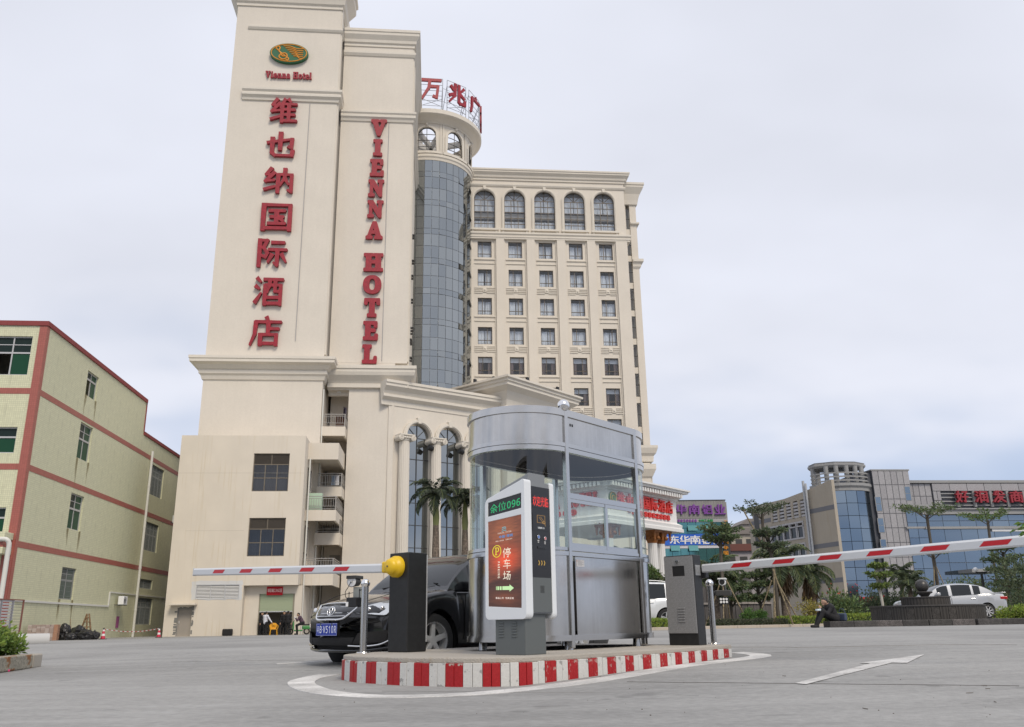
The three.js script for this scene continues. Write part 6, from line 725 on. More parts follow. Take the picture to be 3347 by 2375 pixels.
  // doors, handles, mirrors
  for (const s of [-1, 1]) { const zc = s * (hw + 0.004), seam = (x, y0, y1) => bx(x - 0.004, x + 0.004, y0, y1, zc - 0.01, zc + 0.002); const dk = o.seam || M.black; for (const [x0, x1, hx] of [[fx - ra - 0.12, 0.12, 0.3], [0.12, rx + ra - 0.08, rx + ra + 0.16]]) { const d = part(car, 'door', [seam(x0, 0.33, hood - 0.06), bx(Math.min(x0, x1), Math.max(x0, x1), 0.325, 0.332, zc - 0.01, zc + 0.002)], dk); part(d, 'door_handle', rbx(hx - 0.1, hx + 0.1, hood - 0.16, hood - 0.125, zc - 0.012, zc + 0.022, 0.012), o.handle || body); } const mx = xA - 0.42; part(car, 'door_mirror', [rbx(mx - 0.07, mx + 0.1, hood + 0.0, hood + 0.14, s > 0 ? hw - 0.03 : -hw - 0.17, s > 0 ? hw + 0.17 : -hw + 0.03, 0.05, 3)], body); }
  for (const s of [-1, 1]) { const rxx = (z) => -L / 2 + 0.2 * Math.pow(Math.abs(z) / 0.9, 2.3) - 0.014, yA = suv ? 0.95 : 0.78, yB = suv ? 1.2 : 0.95, P = []; for (let i = 0; i <= 6; i++) { const z = s * lerp(0.4, hw * 0.9, i / 6); P.push([[rxx(z), lerp(yA + 0.04, yA, i / 6), z], [rxx(z) + 0.0, yB - 0.02, z]]); } part(car, 'tail_light', [gridGeo(P), rbx(-L / 2 + 0.1, -L / 2 + 0.4, yA + 0.02, yB - 0.03, s > 0 ? hw * 0.9 : -hw * 0.955, s > 0 ? hw * 0.955 : -hw * 0.9, 0.02)], tailM); }
  part(car, 'rear_plate', bx(-L / 2 - 0.012, -L / 2, 0.72, 0.86, -0.22, 0.22), mat(0.02, 0.07, 0.42, 0.5));
  return { car, nx, patch, line, hw, fx, rx };
}
{
  const hd = [-0.7, -0.714], P = atD(1074, 2056, 11.0), L = 4.72, pos = [P.x - hd[0] * L / 2, 0, P.z + hd[1] * L / 2];
  const blk = paintMat(0.006, 0.0065, 0.008), q = makeCar('black_sedan', 'glossy black sedan with blue number plate waiting behind the barrier', { L, W: 1.82, H: 1.45, body: blk, pos, turn: Math.atan2(hd[1], hd[0]), hood: 0.96 }), c = q.car, gy = (z) => 0.775 - 0.02 * (z / 0.4) ** 2;
  part(c, 'grille', [q.patch([[-0.41, 0.75], [0.41, 0.75], [0.41, 0.775], [-0.41, 0.775]], 0.008), q.patch([[-0.27, 0.60], [0.27, 0.60], [0.41, 0.75], [-0.41, 0.75]], 0.008)], M.black);
  const gs = part(c, 'grille_surround', [q.line([[-0.41, 0.775], [-0.2, 0.785], [0, 0.788], [0.2, 0.785], [0.41, 0.775]], 0.009), q.line([[-0.42, 0.77], [-0.4, 0.72], [-0.34, 0.64], [-0.27, 0.597], [0, 0.59], [0.27, 0.597], [0.34, 0.64], [0.4, 0.72], [0.42, 0.77]], 0.014)], M.chrome); for (let k = 0; k < 4; k++) { const y = 0.63 + k * 0.036, w = lerp(0.3, 0.405, k / 3.4); part(gs, 'grille_bar', q.line([[-w, y], [-w / 2, y], [0, y], [w / 2, y], [w, y]], 0.006, 0.018), M.chrome); }
  const em = part(c, 'front_emblem', [new THREE.TorusGeometry(0.075, 0.009, 8, 36).scale(1, 0.72, 1), new THREE.TorusGeometry(0.05, 0.007, 8, 28).scale(1, 0.5, 1).translate(0, 0.022, 0), new THREE.TorusGeometry(0.036, 0.007, 8, 28).scale(0.6, 1.25, 1).translate(0, 0.002, 0.002)], M.chrome); em.rotation.y = Math.PI / 2; em.rotation.order = 'YXZ'; em.rotation.x = -0.35; em.position.set(q.nx(0, 0.69) + 0.035, 0.69, 0);
  const ep = part(c, 'emblem_back', new THREE.CircleGeometry(0.075, 28).scale(1, 0.72, 1), M.black); ep.rotation.copy(em.rotation); ep.position.set(q.nx(0, 0.69) + 0.027, 0.69, 0);
  for (const s of [-1, 1]) {
    const Z = (z) => s * z, hl = part(c, 'headlight', [q.patch([[Z(0.43), 0.655], [Z(0.80), 0.63], [Z(0.875), 0.83], [Z(0.52), 0.745]], 0.014, 10)], lampM); part(hl, 'projector', [sph(q.nx(0.58, 0.7) + 0.012, 0.7, Z(0.575), 0.032, 14, 10), sph(q.nx(0.72, 0.715) + 0.014, 0.712, Z(0.71), 0.036, 14, 10)], M.chrome); part(hl, 'lamp_bezel', [q.line([[Z(0.43), 0.655], [Z(0.62), 0.64], [Z(0.8), 0.63], [Z(0.86), 0.72], [Z(0.878), 0.83]], 0.006, 0.014)], M.black);
    part(c, 'fog_intake', q.patch([[Z(0.42), 0.3], [Z(0.8), 0.33], [Z(0.84), 0.46], [Z(0.5), 0.43]], 0.006), M.rubber); part(c, 'fog_trim', q.line([[Z(0.36), 0.285], [Z(0.55), 0.28], [Z(0.75), 0.3], [Z(0.86), 0.35]], 0.011, 0.012), M.chrome);
  }
  part(c, 'lower_intake', q.patch([[-0.4, 0.29], [0.4, 0.29], [0.45, 0.38], [-0.45, 0.38]], 0.006), M.rubber);
  part(c, 'bumper_lip', q.line([[-0.86, 0.27], [-0.6, 0.235], [0, 0.225], [0.6, 0.235], [0.86, 0.27]], 0.02, 0.0), blk);
  for (const s of [-1, 1]) part(c, 'hood_seam', tube([[q.nx(s * 0.46, 0.77), 0.792, s * 0.46], [L / 2 - 0.55, 0.9, s * 0.62], [L / 2 - 1.1, 0.985, s * 0.7]], 0.004, 20, 5), M.rubber);
  const pt = canvasTex(512, 164, (k, w, h) => { k.fillStyle = '#12309a'; k.fillRect(0, 0, w, h); k.strokeStyle = '#c9cfe4'; k.lineWidth = 4; k.strokeRect(7, 7, w - 14, h - 14); k.fillStyle = '#dfe3f0'; drawGlyph(k, '粤', 18, 34, 56, 98, 8); k.font = 'bold 128px monospace'; const put = (t, x, sx = 62) => { k.save(); k.translate(x, 128); k.scale(sx / 77, 1); k.fillText(t, 0, 0); k.restore(); }; put('B', 84, 56); k.fillRect(150, 76, 11, 11); [...'V510R'].forEach((t, i) => put(t, 170 + i * 66, 58)); });
  const pl = part(c, 'number_plate', new THREE.PlaneGeometry(0.45, 0.145), mat(1, 1, 1, 0.4, { map: pt })); pl.rotation.y = Math.PI / 2; pl.position.set(L / 2 + 0.03, 0.475, 0); part(c, 'plate_holder', [bx(L / 2 - 0.01, L / 2 + 0.026, 0.4, 0.55, -0.228, 0.228)], M.black); part(pl, 'plate_screw', [-0.12, 0.12].map((x) => new THREE.CylinderGeometry(0.012, 0.012, 0.008, 10).rotateX(Math.PI / 2).translate(x, 0.058, 0.004)), M.chrome);
  part(c, 'wiper', [tube([[L / 2 - 1.22, 1.0, 0.55], [L / 2 - 1.3, 1.035, 0.1], [L / 2 - 1.28, 1.03, -0.2]], 0.008, 16, 5), tube([[L / 2 - 1.2, 1.0, 0.0], [L / 2 - 1.28, 1.035, -0.4], [L / 2 - 1.22, 1.02, -0.62]], 0.008, 16, 5)], M.rubber);
}
{ // white SUV and silver sedan on the forecourt, noses to the left
  const wp = atD(2176, 2019, 33), gyW = 0.26, suv = makeCar('white_suv', 'white estate SUV with roof rails parked behind the hedge', { L: 4.6, W: 1.83, H: 1.68, suv: true, body: paintMat(0.72, 0.74, 0.75), hood: 1.08, deck: 1.12, R: 0.36, wb: 2.66, pos: [0, 0, 0], turn: Math.PI + 0.06, seam: mat(0.2, 0.2, 0.2, 0.6) }); suv.car.position.set(wp.x + suv.rx, gyW, wp.z - 0.8);
  part(suv.car, 'roof_rail', [-1, 1].map((s) => tube([[0.55, 1.66, s * 0.62], [0.4, 1.73, s * 0.62], [-1.2, 1.72, s * 0.62], [-1.6, 1.64, s * 0.62]], 0.018, 24, 6)), M.alu); part(suv.car, 'bumper', rbx(-2.31, -2.1, 0.4, 0.75, -0.8, 0.8, 0.05, 3), suv.car.children[0].material);
  const sp = atD(3233, 2001, 38), sd = makeCar('silver_sedan', 'silver sedan with dark windows parked behind the stone fountain', { L: 4.5, W: 1.75, H: 1.47, body: paintMat(0.40, 0.42, 0.45), hood: 0.98, deck: 1.06, R: 0.315, wb: 2.6, pos: [0, 0, 0], turn: Math.PI - 0.12, spokes: 8, seam: mat(0.2, 0.2, 0.2, 0.6), handle: M.chrome }); sd.car.position.set(sp.x + sd.rx * Math.cos(0.12), 0.42, sp.z - 0.85);
  part(sd.car, 'boot_spoiler', rbx(-2.22, -2.02, 1.06, 1.1, -0.6, 0.6, 0.018), sd.car.children[0].material);
}
// ---------- buildings beyond the forecourt on the right ----------
const Z3 = (x, y) => [2000 + x / 3.249, 1400 + y / 3.249], ZE = (x, y) => [2647 + x / 3.249, 1450 + y / 3.249], ZF = (x, y) => [2050 + x / 5.4125, 1560 + y / 5.4125];
function gridPanes(par, name, x0, x1, y0, y1, z, nx, ny, mats, gap = 0.04, tilt = 0.004, deep = 0.05) { const w = (x1 - x0) / nx, h = (y1 - y0) / ny, g = bx(-w / 2 + gap / 2, w / 2 - gap / 2, -h / 2 + gap / 2, h / 2 - gap / 2, -deep, 0); for (let i = 0; i < nx; i++) for (let j = 0; j < ny; j++) { const o = part(par, name, g, mats[Math.floor(rnd() * mats.length)]); o.position.set(x0 + (i + 0.5) * w, y0 + (j + 0.5) * h, z); o.rotation.set(rr(-tilt, tilt), rr(-tilt, tilt), 0); } }
{ // blue glass and granite office block
  const O = atD(2845, 2040, 112), B = thing('office_building', 'grey granite office block with blue glass bays and red roof sign', 'building', [O.x, 0.26, O.z], TH), fr = frameOf(O.x, O.z, TH), q = (x, y, b = 0) => { const p = fr.hit(...ZE(x, y), b); return [p[0], p[1] - 0.26]; };
  const gran = [mat(0.38, 0.378, 0.395, 0.5, { map: TX.fine }), mat(0.405, 0.40, 0.42, 0.5, { map: TX.fine }), mat(0.36, 0.355, 0.375, 0.5, { map: TX.fine })], dk = mat(0.07, 0.075, 0.09, 0.5), gM = [M.mirrorBlue, mat(0.225, 0.28, 0.335, 0.05, { metalness: 0.92 }), mat(0.19, 0.24, 0.295, 0.05, { metalness: 0.92 })], trim = mat(0.30, 0.305, 0.31, 0.7, { map: TX.dirty });
  // granite tower
  const T0 = q(690, 560)[0], T1 = q(1075, 500)[0], top = q(845, 285)[1], lowY = 0; part(B, 'tower_core', [bx(T0 - 0.0, T1, 0, top - 0.05, -9, -0.06)], dk); gridPanes(B, 'granite_panel', T0, T1, 0.3, top, 0, 6, 10, gran, 0.07, 0, 0.06); part(B, 'tower_side', bx(T0 - 1.6, T0 - 0.02, 0, top - 0.2, -9, -0.4), dk); part(B, 'tower_coping', bx(T0 - 0.1, T1 + 0.1, top, top + 0.18, -9, 0.06), trim);
  for (const [x, y] of [[728, 638], [755, 865], [783, 1090], [1038, 527]]) { const p = q(x, y), w = part(B, 'small_window', [bx(p[0] - 0.42, p[0] + 0.42, p[1] - 0.95, p[1] + 0.95, 0, 0.03)], trim); part(w, 'pane', bx(p[0] - 0.34, p[0] + 0.34, p[1] - 0.88, p[1] - 0.02, 0.03, 0.045), gM[0]); part(w, 'pane', bx(p[0] - 0.34, p[0] + 0.34, p[1] + 0.04, p[1] + 0.88, 0.03, 0.045), gM[0]); }
  const s0 = q(1100, 1000)[0] - 0.6, s1 = s0 + 2.6; gridPanes(B, 'strip_pane', s0, s1, 0.5, q(1075, 680)[1], 0.12, 2, 7, gM, 0.05, 0.005, 0.05); part(B, 'strip_ledge', [bx(s0 - 0.4, s1 + 0.3, q(1075, 672)[1], q(1075, 672)[1] + 0.3, 0, 0.5), bx(s0 - 0.3, s1 + 0.2, q(1075, 893)[1] - 0.1, q(1075, 893)[1] + 0.15, 0, 0.3)], trim);
  // right wing
  const R0 = T1 + 0.1, Rx = q(1230, 800)[0], yT = q(1500, 375)[1], yB = q(1500, 690)[1]; part(B, 'wing_core', [bx(R0, Rx + 34, 0, yT - 0.1, -14, -1.2)], dk); gridPanes(B, 'granite_panel', R0, q(1340, 500)[0], q(1200, 680)[1] - 5, yT - 0.4, -1.14, 4, 5, gran, 0.07, 0, 0.05);
  const G0 = q(1345, 500)[0]; part(B, 'parapet', [bx(R0, G0 + 34, yT - 0.35, yT, -14, -0.8)], trim); gridPanes(B, 'granite_panel', G0, G0 + 34, q(1500, 490)[1], yT - 0.4, -0.9, 14, 1, gran, 0.07, 0, 0.2); gridPanes(B, 'granite_panel', G0, q(1440, 580)[0], yB, q(1500, 490)[1], -0.9, 2, 2, gran, 0.07, 0, 0.2);
  const o0 = q(1440, 580)[0], oy1 = q(1600, 492)[1], oy0 = q(1600, 660)[1]; for (let k = 0; k < 10; k++) part(B, 'opening_post', bx(o0 + 2.0 + k * 2.35, o0 + 2.35 + k * 2.35, oy0, oy1, -1.1, -0.75), trim); for (let k = 0; k < 4; k++) part(B, 'opening_louvre', bx(o0, o0 + 34, lerp(oy0, oy1, (k + 0.3) / 4), lerp(oy0, oy1, (k + 0.3) / 4) + 0.14, -1.15, -1.0), trim); part(B, 'opening_back', bx(o0, o0 + 34, oy0, oy1, -1.25, -1.21), M.room);
  part(B, 'cornice', [bx(Rx - 0.6, Rx + 34, yB - 0.75, yB - 0.15, -1, 0.5), bx(Rx - 0.8, Rx + 34, yB - 0.15, yB, -1, 0.75)], trim);
  const gy = [[q(1500, 905)[1] + 0.3, yB - 0.8], [0.6, q(1500, 905)[1]]]; part(B, 'glass_side', bx(Rx - 0.5, Rx - 0.05, 0, yB - 0.8, -1, 0.02), dk); gridPanes(B, 'curtain_wall_pane', Rx, Rx + 34, gy[0][0], gy[0][1], 0, 15, 2, gM, 0.06, 0.004); gridPanes(B, 'curtain_wall_pane', Rx, Rx + 34, 0.6, gy[1][1], 0, 15, 5, gM, 0.06, 0.004); part(B, 'mid_ledge', bx(Rx - 0.4, Rx + 34, gy[1][1], gy[0][0], -0.5, 0.4), trim); part(B, 'glass_back', bx(Rx, Rx + 34, 0, yB - 0.8, -0.4, -0.1), M.room);
  part(B, 'white_panel', bx(q(1925, 920)[0], q(2274, 920)[0] + 6, q(2000, 930)[1], q(2000, 890)[1], 0.06, 0.2), M.white); part(B, 'porch_slab', bx(q(1570, 1345)[0], q(2000, 1345)[0], q(1800, 1375)[1], q(1800, 1340)[1], 0, 3), trim);
  // round glass bay with open belvedere
  const bL = q(170, 700)[0], bR = T0 - 0.1, cx = (bL + bR) / 2 - 0.2, rB = (bR - bL) / 2 + 0.4, yb = q(400, 505)[1], N = 8, oct = (r, k) => [cx + Math.cos(Math.PI - (k + 0.5) / N * Math.PI) * r, Math.sin(Math.PI - (k + 0.5) / N * Math.PI) * r * 0.8 - 2];
  part(B, 'bay_core', [bx(bL + 0.4, bR, 0, yb, -9, -2.4), cyl(cx, 0, yb, -2, rB * 0.7, rB * 0.7, 24)], dk); for (let k = 1; k < N - 2; k++) { const a = oct(rB, k), b = oct(rB, k + 1), w = Math.hypot(b[0] - a[0], b[1] - a[1]), yaw = Math.atan2(-(b[1] - a[1]), b[0] - a[0]); for (let j = 0; j < 10; j++) for (let i = 0; i < (w > 1.9 ? 2 : 1); i++) { const n = w > 1.9 ? 2 : 1, g = bx(-w / n / 2 + 0.03, w / n / 2 - 0.03, 0.03, yb / 10 - 0.03, -0.05, 0), o = part(B, 'bay_pane', g, gM[Math.floor(rnd() * 3)]), t = (i + 0.5) / n; o.position.set(lerp(a[0], b[0], t), j * yb / 10, lerp(a[1], b[1], t)); o.rotation.y = yaw + rr(-0.01, 0.01); } }
  const plan = Array.from({ length: 9 }, (_, k) => { const a = Math.PI - k / 8 * Math.PI; return [cx + Math.cos(a) * rB, Math.sin(a) * rB * 0.8 - 2]; }); part(B, 'belvedere_floor', [sweep(plan, [[-0.5, yb], [0.15, yb], [0.15, yb + 0.35], [0.4, yb + 0.6], [0.4, yb + 0.95], [-0.5, yb + 1.0]]), ext(shapeOf(plan.map((p) => [p[0], -p[1]])), 0.2).rotateX(-Math.PI / 2).translate(0, yb + 0.7, 0)], trim);
  const yR = q(400, 245)[1], yTop = q(400, 190)[1]; for (let k = 0; k < 9; k++) { const p = plan[k]; if (k % 2 === 0 || k === 3 || k === 5) part(B, 'belvedere_column', cyl(p[0] * 0.9 + cx * 0.1, yb + 0.95, yR + 0.1, (p[1] + 2) * 0.85 - 2.1, 0.3, 0.3, 12), trim); } for (const [x, z] of [[cx - rB * 0.5, -4], [cx + rB * 0.2, -4.2], [cx + rB * 0.7, -3.8]]) part(B, 'belvedere_column', cyl(x, yb + 0.9, yR + 0.1, z, 0.32, 0.32, 12), trim);
  for (let k = 0; k < 3; k++) part(B, 'belvedere_rail', sweep(plan, [[0, yb + 1.25 + k * 0.5], [0.12, yb + 1.25 + k * 0.5], [0.12, yb + 1.42 + k * 0.5], [0, yb + 1.42 + k * 0.5], [0, yb + 1.25 + k * 0.5]]), trim);
  const plan2 = Array.from({ length: 8 }, (_, k) => { const a = Math.PI - (k + 0.5) / 8 * 2 * Math.PI; return [cx + Math.cos(a) * rB * 0.93, Math.sin(a) * rB * 0.62 - 2.2]; }); part(B, 'belvedere_roof', [sweep(plan2, [[-0.8, yR], [0.1, yR], [0.3, yR + 0.25], [0.3, yR + 0.5], [0.15, yR + 0.55], [0.22, yTop], [-0.8, yTop]], true)], trim);
  const S = thing('office_roof_sign', 'large red characters in the roof opening of the granite office block', 'sign', [O.x, 0.26, O.z], TH); [['好', 1632], ['润', 1838], ['发', 2028], ['商', 2212], ['场', 2400]].forEach(([ch, x]) => { const a = q(x - 56, 620), b = q(x + 56, 490); part(S, 'character', fit(letterGeo(glyphShapes(ch, 13, 11, 0.2), 0.4), a[0], b[0], a[1], b[1], -0.7), mat(0.27, 0.018, 0.032, 0.6)); });
}
{ // tan building with pipes, receding to the left of the glass bay
  const th = 17 * rad - Math.PI / 2, O = atD(2715, 2040, 108), B = thing('tan_building', 'tan walled building with grey bands and louvred openings', 'building', [O.x, 0.26, O.z], th), fr = frameOf(O.x, O.z, th), q = (x, y) => { const p = fr.hit(...Z3(x, y)); return [p[0], p[1] - 0.26]; };
  const tan = mat(0.41, 0.37, 0.31, 0.8, { map: TX.dirty }), band = mat(0.16, 0.165, 0.185, 0.8), fm = mat(0.4, 0.4, 0.42, 0.6), yT = q(2070, 655)[1], xL = q(1480, 820)[0], xE = q(2180, 700)[0];
  const gr0 = q(1700, 900)[0], gr1 = q(2070, 800)[0], gy0 = q(1900, 960)[1], gy1 = q(1900, 780)[1], wx0 = q(1680, 1100)[0], wx1 = q(2045, 1100)[0], wy0 = q(1860, 1195)[1], wy1 = q(1860, 1010)[1];
  const s = shapeOf([[xL - 1, 0], [xE + 3, 0], [xE + 3, yT + 0.6], [xE - 2, yT], [xL + 8, yT - 0.4], [xL, yT - 0.4], [xL, yT - 2.6], [xL - 1, yT - 2.8]]); s.holes.push(rectPath(gr0, gr1, gy0, gy1), rectPath(wx0, wx1, wy0, wy1), rectPath(wx0, wx1, wy0 - 4.6, wy0 - 0.5)); part(B, 'side_wall', [ext(s, 0.4, -0.4), bx(xL, xE - 4, yT - 0.8, yT - 0.5, -2.4, -0.4), bx(xL - 1, xL, 0, yT - 2.8, -14, -0.4)], tan); part(B, 'interior', bx(xL, xE - 4, 0, yT - 0.8, -2.4, -2.2), M.room);
  for (const y of [yT - 3.0, yT - 7.4, yT - 11.6]) { if (y > 0.5) part(B, 'grey_band', bx(xL - 0.9, gr0 - 0.4, y, y + 0.55, 0, 0.02), band), part(B, 'grey_band', bx(gr1 + 0.3, xE + 3, y, y + 0.55, 0, 0.02), band); }
  for (let k = 0; k <= 5; k++) part(B, 'louvre_post', bx(lerp(gr0, gr1, k / 5) - 0.2, lerp(gr0, gr1, k / 5) + 0.2, gy0, gy1, -0.35, 0.15), tan); for (let k = 0; k < 5; k++) part(B, 'louvre_slat', bx(gr0, gr1, lerp(gy0, gy1, k / 5), lerp(gy0, gy1, k / 5) + 0.25, -0.35, 0.05), fm);
  for (const [y0, y1] of [[wy0, wy1], [wy0 - 4.6, wy0 - 0.5]]) { part(B, 'window_frame', [bx(wx0, wx1, y1 - 0.2, y1, -0.2, 0.12), bx(wx0, wx1, y0, y0 + 0.2, -0.2, 0.12), bx(wx0, wx1, y1 - 0.7, y1 - 0.55, -0.2, 0.1), ...[0, 1, 2, 3, 4, 5].map((k) => bx(lerp(wx0, wx1 - 0.2, k / 5), lerp(wx0, wx1 - 0.2, k / 5) + 0.2, y0 + 0.2, y1 - 0.2, -0.2, 0.1))], fm); for (let k = 0; k < 5; k++) pane(B, lerp(wx0, wx1, k / 5) + 0.1, lerp(wx0, wx1, (k + 1) / 5) - 0.1, y0 + 0.2, y1 - 0.7, -0.1, mat(0.03, 0.035, 0.04, 0.15), 'pane'); }
  part(B, 'drainpipe', [cyl(q(2090, 900)[0], 0, yT + 1.2, 0.35, 0.16, 0.16, 10), cyl(q(2115, 900)[0], 0, yT + 0.8, 0.35, 0.13, 0.13, 10)], mat(0.4, 0.42, 0.45, 0.6)); for (const [x, y] of [[1535, 985], [1550, 1180]]) { const p = q(x, y); part(B, 'slit_window', bx(p[0] - 0.6, p[0] + 0.6, p[1] - 1.1, p[1] + 1.1, 0.005, 0.03), M.darkFrame); }
}
{ // aluminium firm: ribbed billboard over teal glass
  const O = atD(2250, 2040, 140), th = 2 * rad, B = thing('teal_glass_building', 'teal glass fronted building with blue banner and ribbed billboard', 'building', [O.x, 0.26, O.z], th), fr = frameOf(O.x, O.z, th), q = (x, y) => { const p = fr.hit(...ZF(x, y)); return [p[0], p[1] - 0.26]; };
  const L = q(400, 800)[0] - 2, Rr = q(1670, 900)[0], R2 = q(1800, 900)[0], yG = q(1200, 790)[1], yBt = q(1200, 725)[1], yT = q(1200, 412)[1], yb1 = q(1200, 998)[1], yb0 = q(1200, 1195)[1], yw = q(1200, 1250)[1], tl = [M.mirrorTeal, mat(0.12, 0.30, 0.30, 0.1, { metalness: 0.7 })];
  part(B, 'core', bx(L, R2, 0, yT - 0.2, -16, -0.3), M.room); part(B, 'billboard', bx(L, R2 - 0.3, yBt, yT, -0.3, 0.05), mat(0.42, 0.41, 0.40, 0.6, { map: TX.ribs })); part(B, 'fascia', bx(L, R2 - 0.1, yG, yBt, -0.3, 0.0), mat(0.36, 0.36, 0.37, 0.6));
  const W = 1.38, n = Math.ceil((Rr - L) / W); gridPanes(B, 'curtain_wall_pane', Rr - n * W, Rr, yb1, yG, 0, n, 2, tl, 0.06, 0.006); gridPanes(B, 'curtain_wall_pane', Rr - n * W, Rr, 0.2, yw, 0, n, 3, tl, 0.06, 0.006); part(B, 'white_band', bx(L, Rr, yw, yb0 + 0.05, -0.3, 0.05), mat(0.6, 0.6, 0.64, 0.7)); part(B, 'sign_column', bx(Rr + 0.05, R2 - 0.1, 0, yG, -0.3, 0.12), mat(0.045, 0.047, 0.055, 0.6));
  for (const [x, y] of [[825, 925], [1145, 922], [1458, 918], [845, 1278], [1165, 1278]]) { const p = q(x, y), v = part(B, 'open_vent', bx(-0.75, 0.75, -1.0, 0, 0, 0.05), tl[1]); v.position.set(p[0], p[1] + 0.65, 0.12); v.rotation.x = -0.5; }
  part(B, 'roof_line', bx(L, R2 - 0.2, yT, yT + 0.15, -0.5, 0.1), M.darkFrame);
  const S = thing('purple_billboard_sign', 'purple characters on the ribbed grey billboard', 'sign', [O.x, 0.26, O.z], th), pur = mat(0.19, 0.05, 0.30, 0.5); [['华', 860, 1040], ['南', 1090, 1265], ['铝', 1320, 1490], ['业', 1545, 1725]].forEach(([ch, x0, x1]) => { const a = q(x0, 655), b = q(x1, 478); part(S, 'character', fit(letterGeo(glyphShapes(ch, 13, 9, 0.4), 0.3), a[0], b[0], a[1], b[1], 0.06), pur); });
  const S2 = thing('blue_banner', 'bright blue banner with white characters on the teal glass front', 'banner', [O.x, 0.26, O.z], th), b0 = q(570, 1195)[0]; part(S2, 'banner_sheet', bx(L, Rr + 0.02, yb0, yb1, 0.02, 0.16), mat(0.02, 0.12, 0.56, 0.5)); [['广', 590, 720], ['东', 750, 915], ['华', 930, 1100], ['南', 1115, 1280], ['铝', 1305, 1465], ['材', 1490, 1650]].forEach(([ch, x0, x1]) => { const a = q(x0, 1180), c = q(x1, 1025); part(S2, 'character', fit(letterGeo(glyphShapes(ch, 12, 11, 0), 0.05), a[0], c[0], a[1], c[1], 0.17), M.white); });
  const S3 = thing('phone_line_sign', 'row of small purple digits and green characters under the billboard', 'sign', [O.x, 0.26, O.z], th); [...'4006820868'].forEach((ch, i) => { const a = q(740 + i * 50, 785), c = q(776 + i * 50, 740); part(S3, 'digit', fit(letterGeo(latinShapes(ch, 6, 'bold 100px sans-serif'), 0.1), a[0], c[0], a[1], c[1], 0.02), pur); }); [...'东南工业国'].forEach((ch, i) => { const a = q(1262 + i * 51, 780), c = q(1305 + i * 51, 737); part(S3, 'character', fit(letterGeo(glyphShapes(ch, 14, 12, 0), 0.1), a[0], c[0], a[1], c[1], 0.02), mat(0.02, 0.28, 0.08, 0.5)); });
  const S4 = thing('column_sign', 'orange characters running down the dark corner column', 'sign', [O.x, 0.26, O.z], th); [['工', 762, 822], ['业', 852, 918], ['东', 1015, 1080], ['南', 1110, 1170], ['华', 1210, 1275], ['国', 1300, 1370]].forEach(([ch, y0, y1]) => { const a = q(1702, y1), c = q(1778, y0); part(S4, 'character', fit(letterGeo(glyphShapes(ch, 13, 11, 0), 0.1), a[0], c[0], a[1], c[1], 0.13), mat(0.65, 0.27, 0.02, 0.5)); }); { const p = q(1752, 965); part(S4, 'dot', new THREE.CylinderGeometry(0.35, 0.35, 0.1, 16).rotateX(Math.PI / 2).translate(p[0], p[1], 0.18), mat(0.65, 0.27, 0.02, 0.5)); }
}
// low houses between
for (const [sx, sy, D, w, h, m, lb] of [[2428, 1745, 170, 9, 0, mat(0.42, 0.38, 0.32, 0.8, { map: TX.dirty }), 'cream low house with small windows behind the staked trees'], [2416, 1800, 150, 10, 0, mat(0.36, 0.34, 0.36, 0.8, { map: TX.dirty }), 'grey shed with dark red roof behind the staked trees'], [2500, 1712, 190, 10, 0, mat(0.30, 0.27, 0.25, 0.8), 'brown house block far behind the tan building']]) { const p = atD(sx, sy, D), t = thing('far_house', lb, 'house', [p.x, 0.26, p.z], 0.05); part(t, 'wall', bx(-w / 2, w / 2, 0, p.y - 0.26, -8, 0), m); part(t, 'roof', ext(shapeOf([[-w / 2 - 0.5, p.y - 0.26], [w / 2 + 0.5, p.y - 0.26], [w / 2 - 1, p.y + 0.9], [-w / 2 + 1, p.y + 0.9]]), 9, -8.5), D === 150 ? mat(0.15, 0.06, 0.05, 0.8) : mat(0.2, 0.18, 0.17, 0.8)); for (let k = 0; k < 4; k++) for (let j = 0; j < 3; j++) { const y = p.y - 2.6 - j * 3; if (y > 1) part(t, 'window', bx(-w / 2 + 0.8 + k * 2.1, -w / 2 + 2.1 + k * 2.1, y, y + 1.4, 0, 0.04), M.darkFrame); } }
// ---------- planting ----------
const leafMat = (r, g, b) => mat(r, g, b, 0.6, { transmission: 0.0, vertexColors: true });
function leafGeo(list) { // list of [x,y,z, dir(3), length, width, tone]
  const P = new Float32Array(list.length * 18), C = new Float32Array(list.length * 18); let o = 0; const d = V3(), n = V3(), s = V3(), u = V3();
  for (const [x, y, z, dx, dy, dz, l, w, t] of list) { d.set(dx, dy, dz).normalize(); u.set(rr(-1, 1), rr(0.2, 1), rr(-1, 1)); s.crossVectors(d, u).normalize().multiplyScalar(w / 2); n.crossVectors(s, d).normalize().multiplyScalar(l * 0.12); const a = [x, y, z], b = [x + d.x * l * 0.45 + s.x + n.x, y + d.y * l * 0.45 + s.y + n.y, z + d.z * l * 0.45 + s.z + n.z], c = [x + d.x * l, y + d.y * l, z + d.z * l], e = [x + d.x * l * 0.45 - s.x + n.x, y + d.y * l * 0.45 - s.y + n.y, z + d.z * l * 0.45 - s.z + n.z]; P.set([...a, ...b, ...c, ...a, ...c, ...e], o); for (let k = 0; k < 6; k++) { C[o + k * 3] = t[0]; C[o + k * 3 + 1] = t[1]; C[o + k * 3 + 2] = t[2]; } o += 18; }
  const g = new THREE.BufferGeometry(); g.setAttribute('position', new THREE.BufferAttribute(P, 3)); g.setAttribute('color', new THREE.BufferAttribute(C, 3)); g.computeVertexNormals(); return g;
}
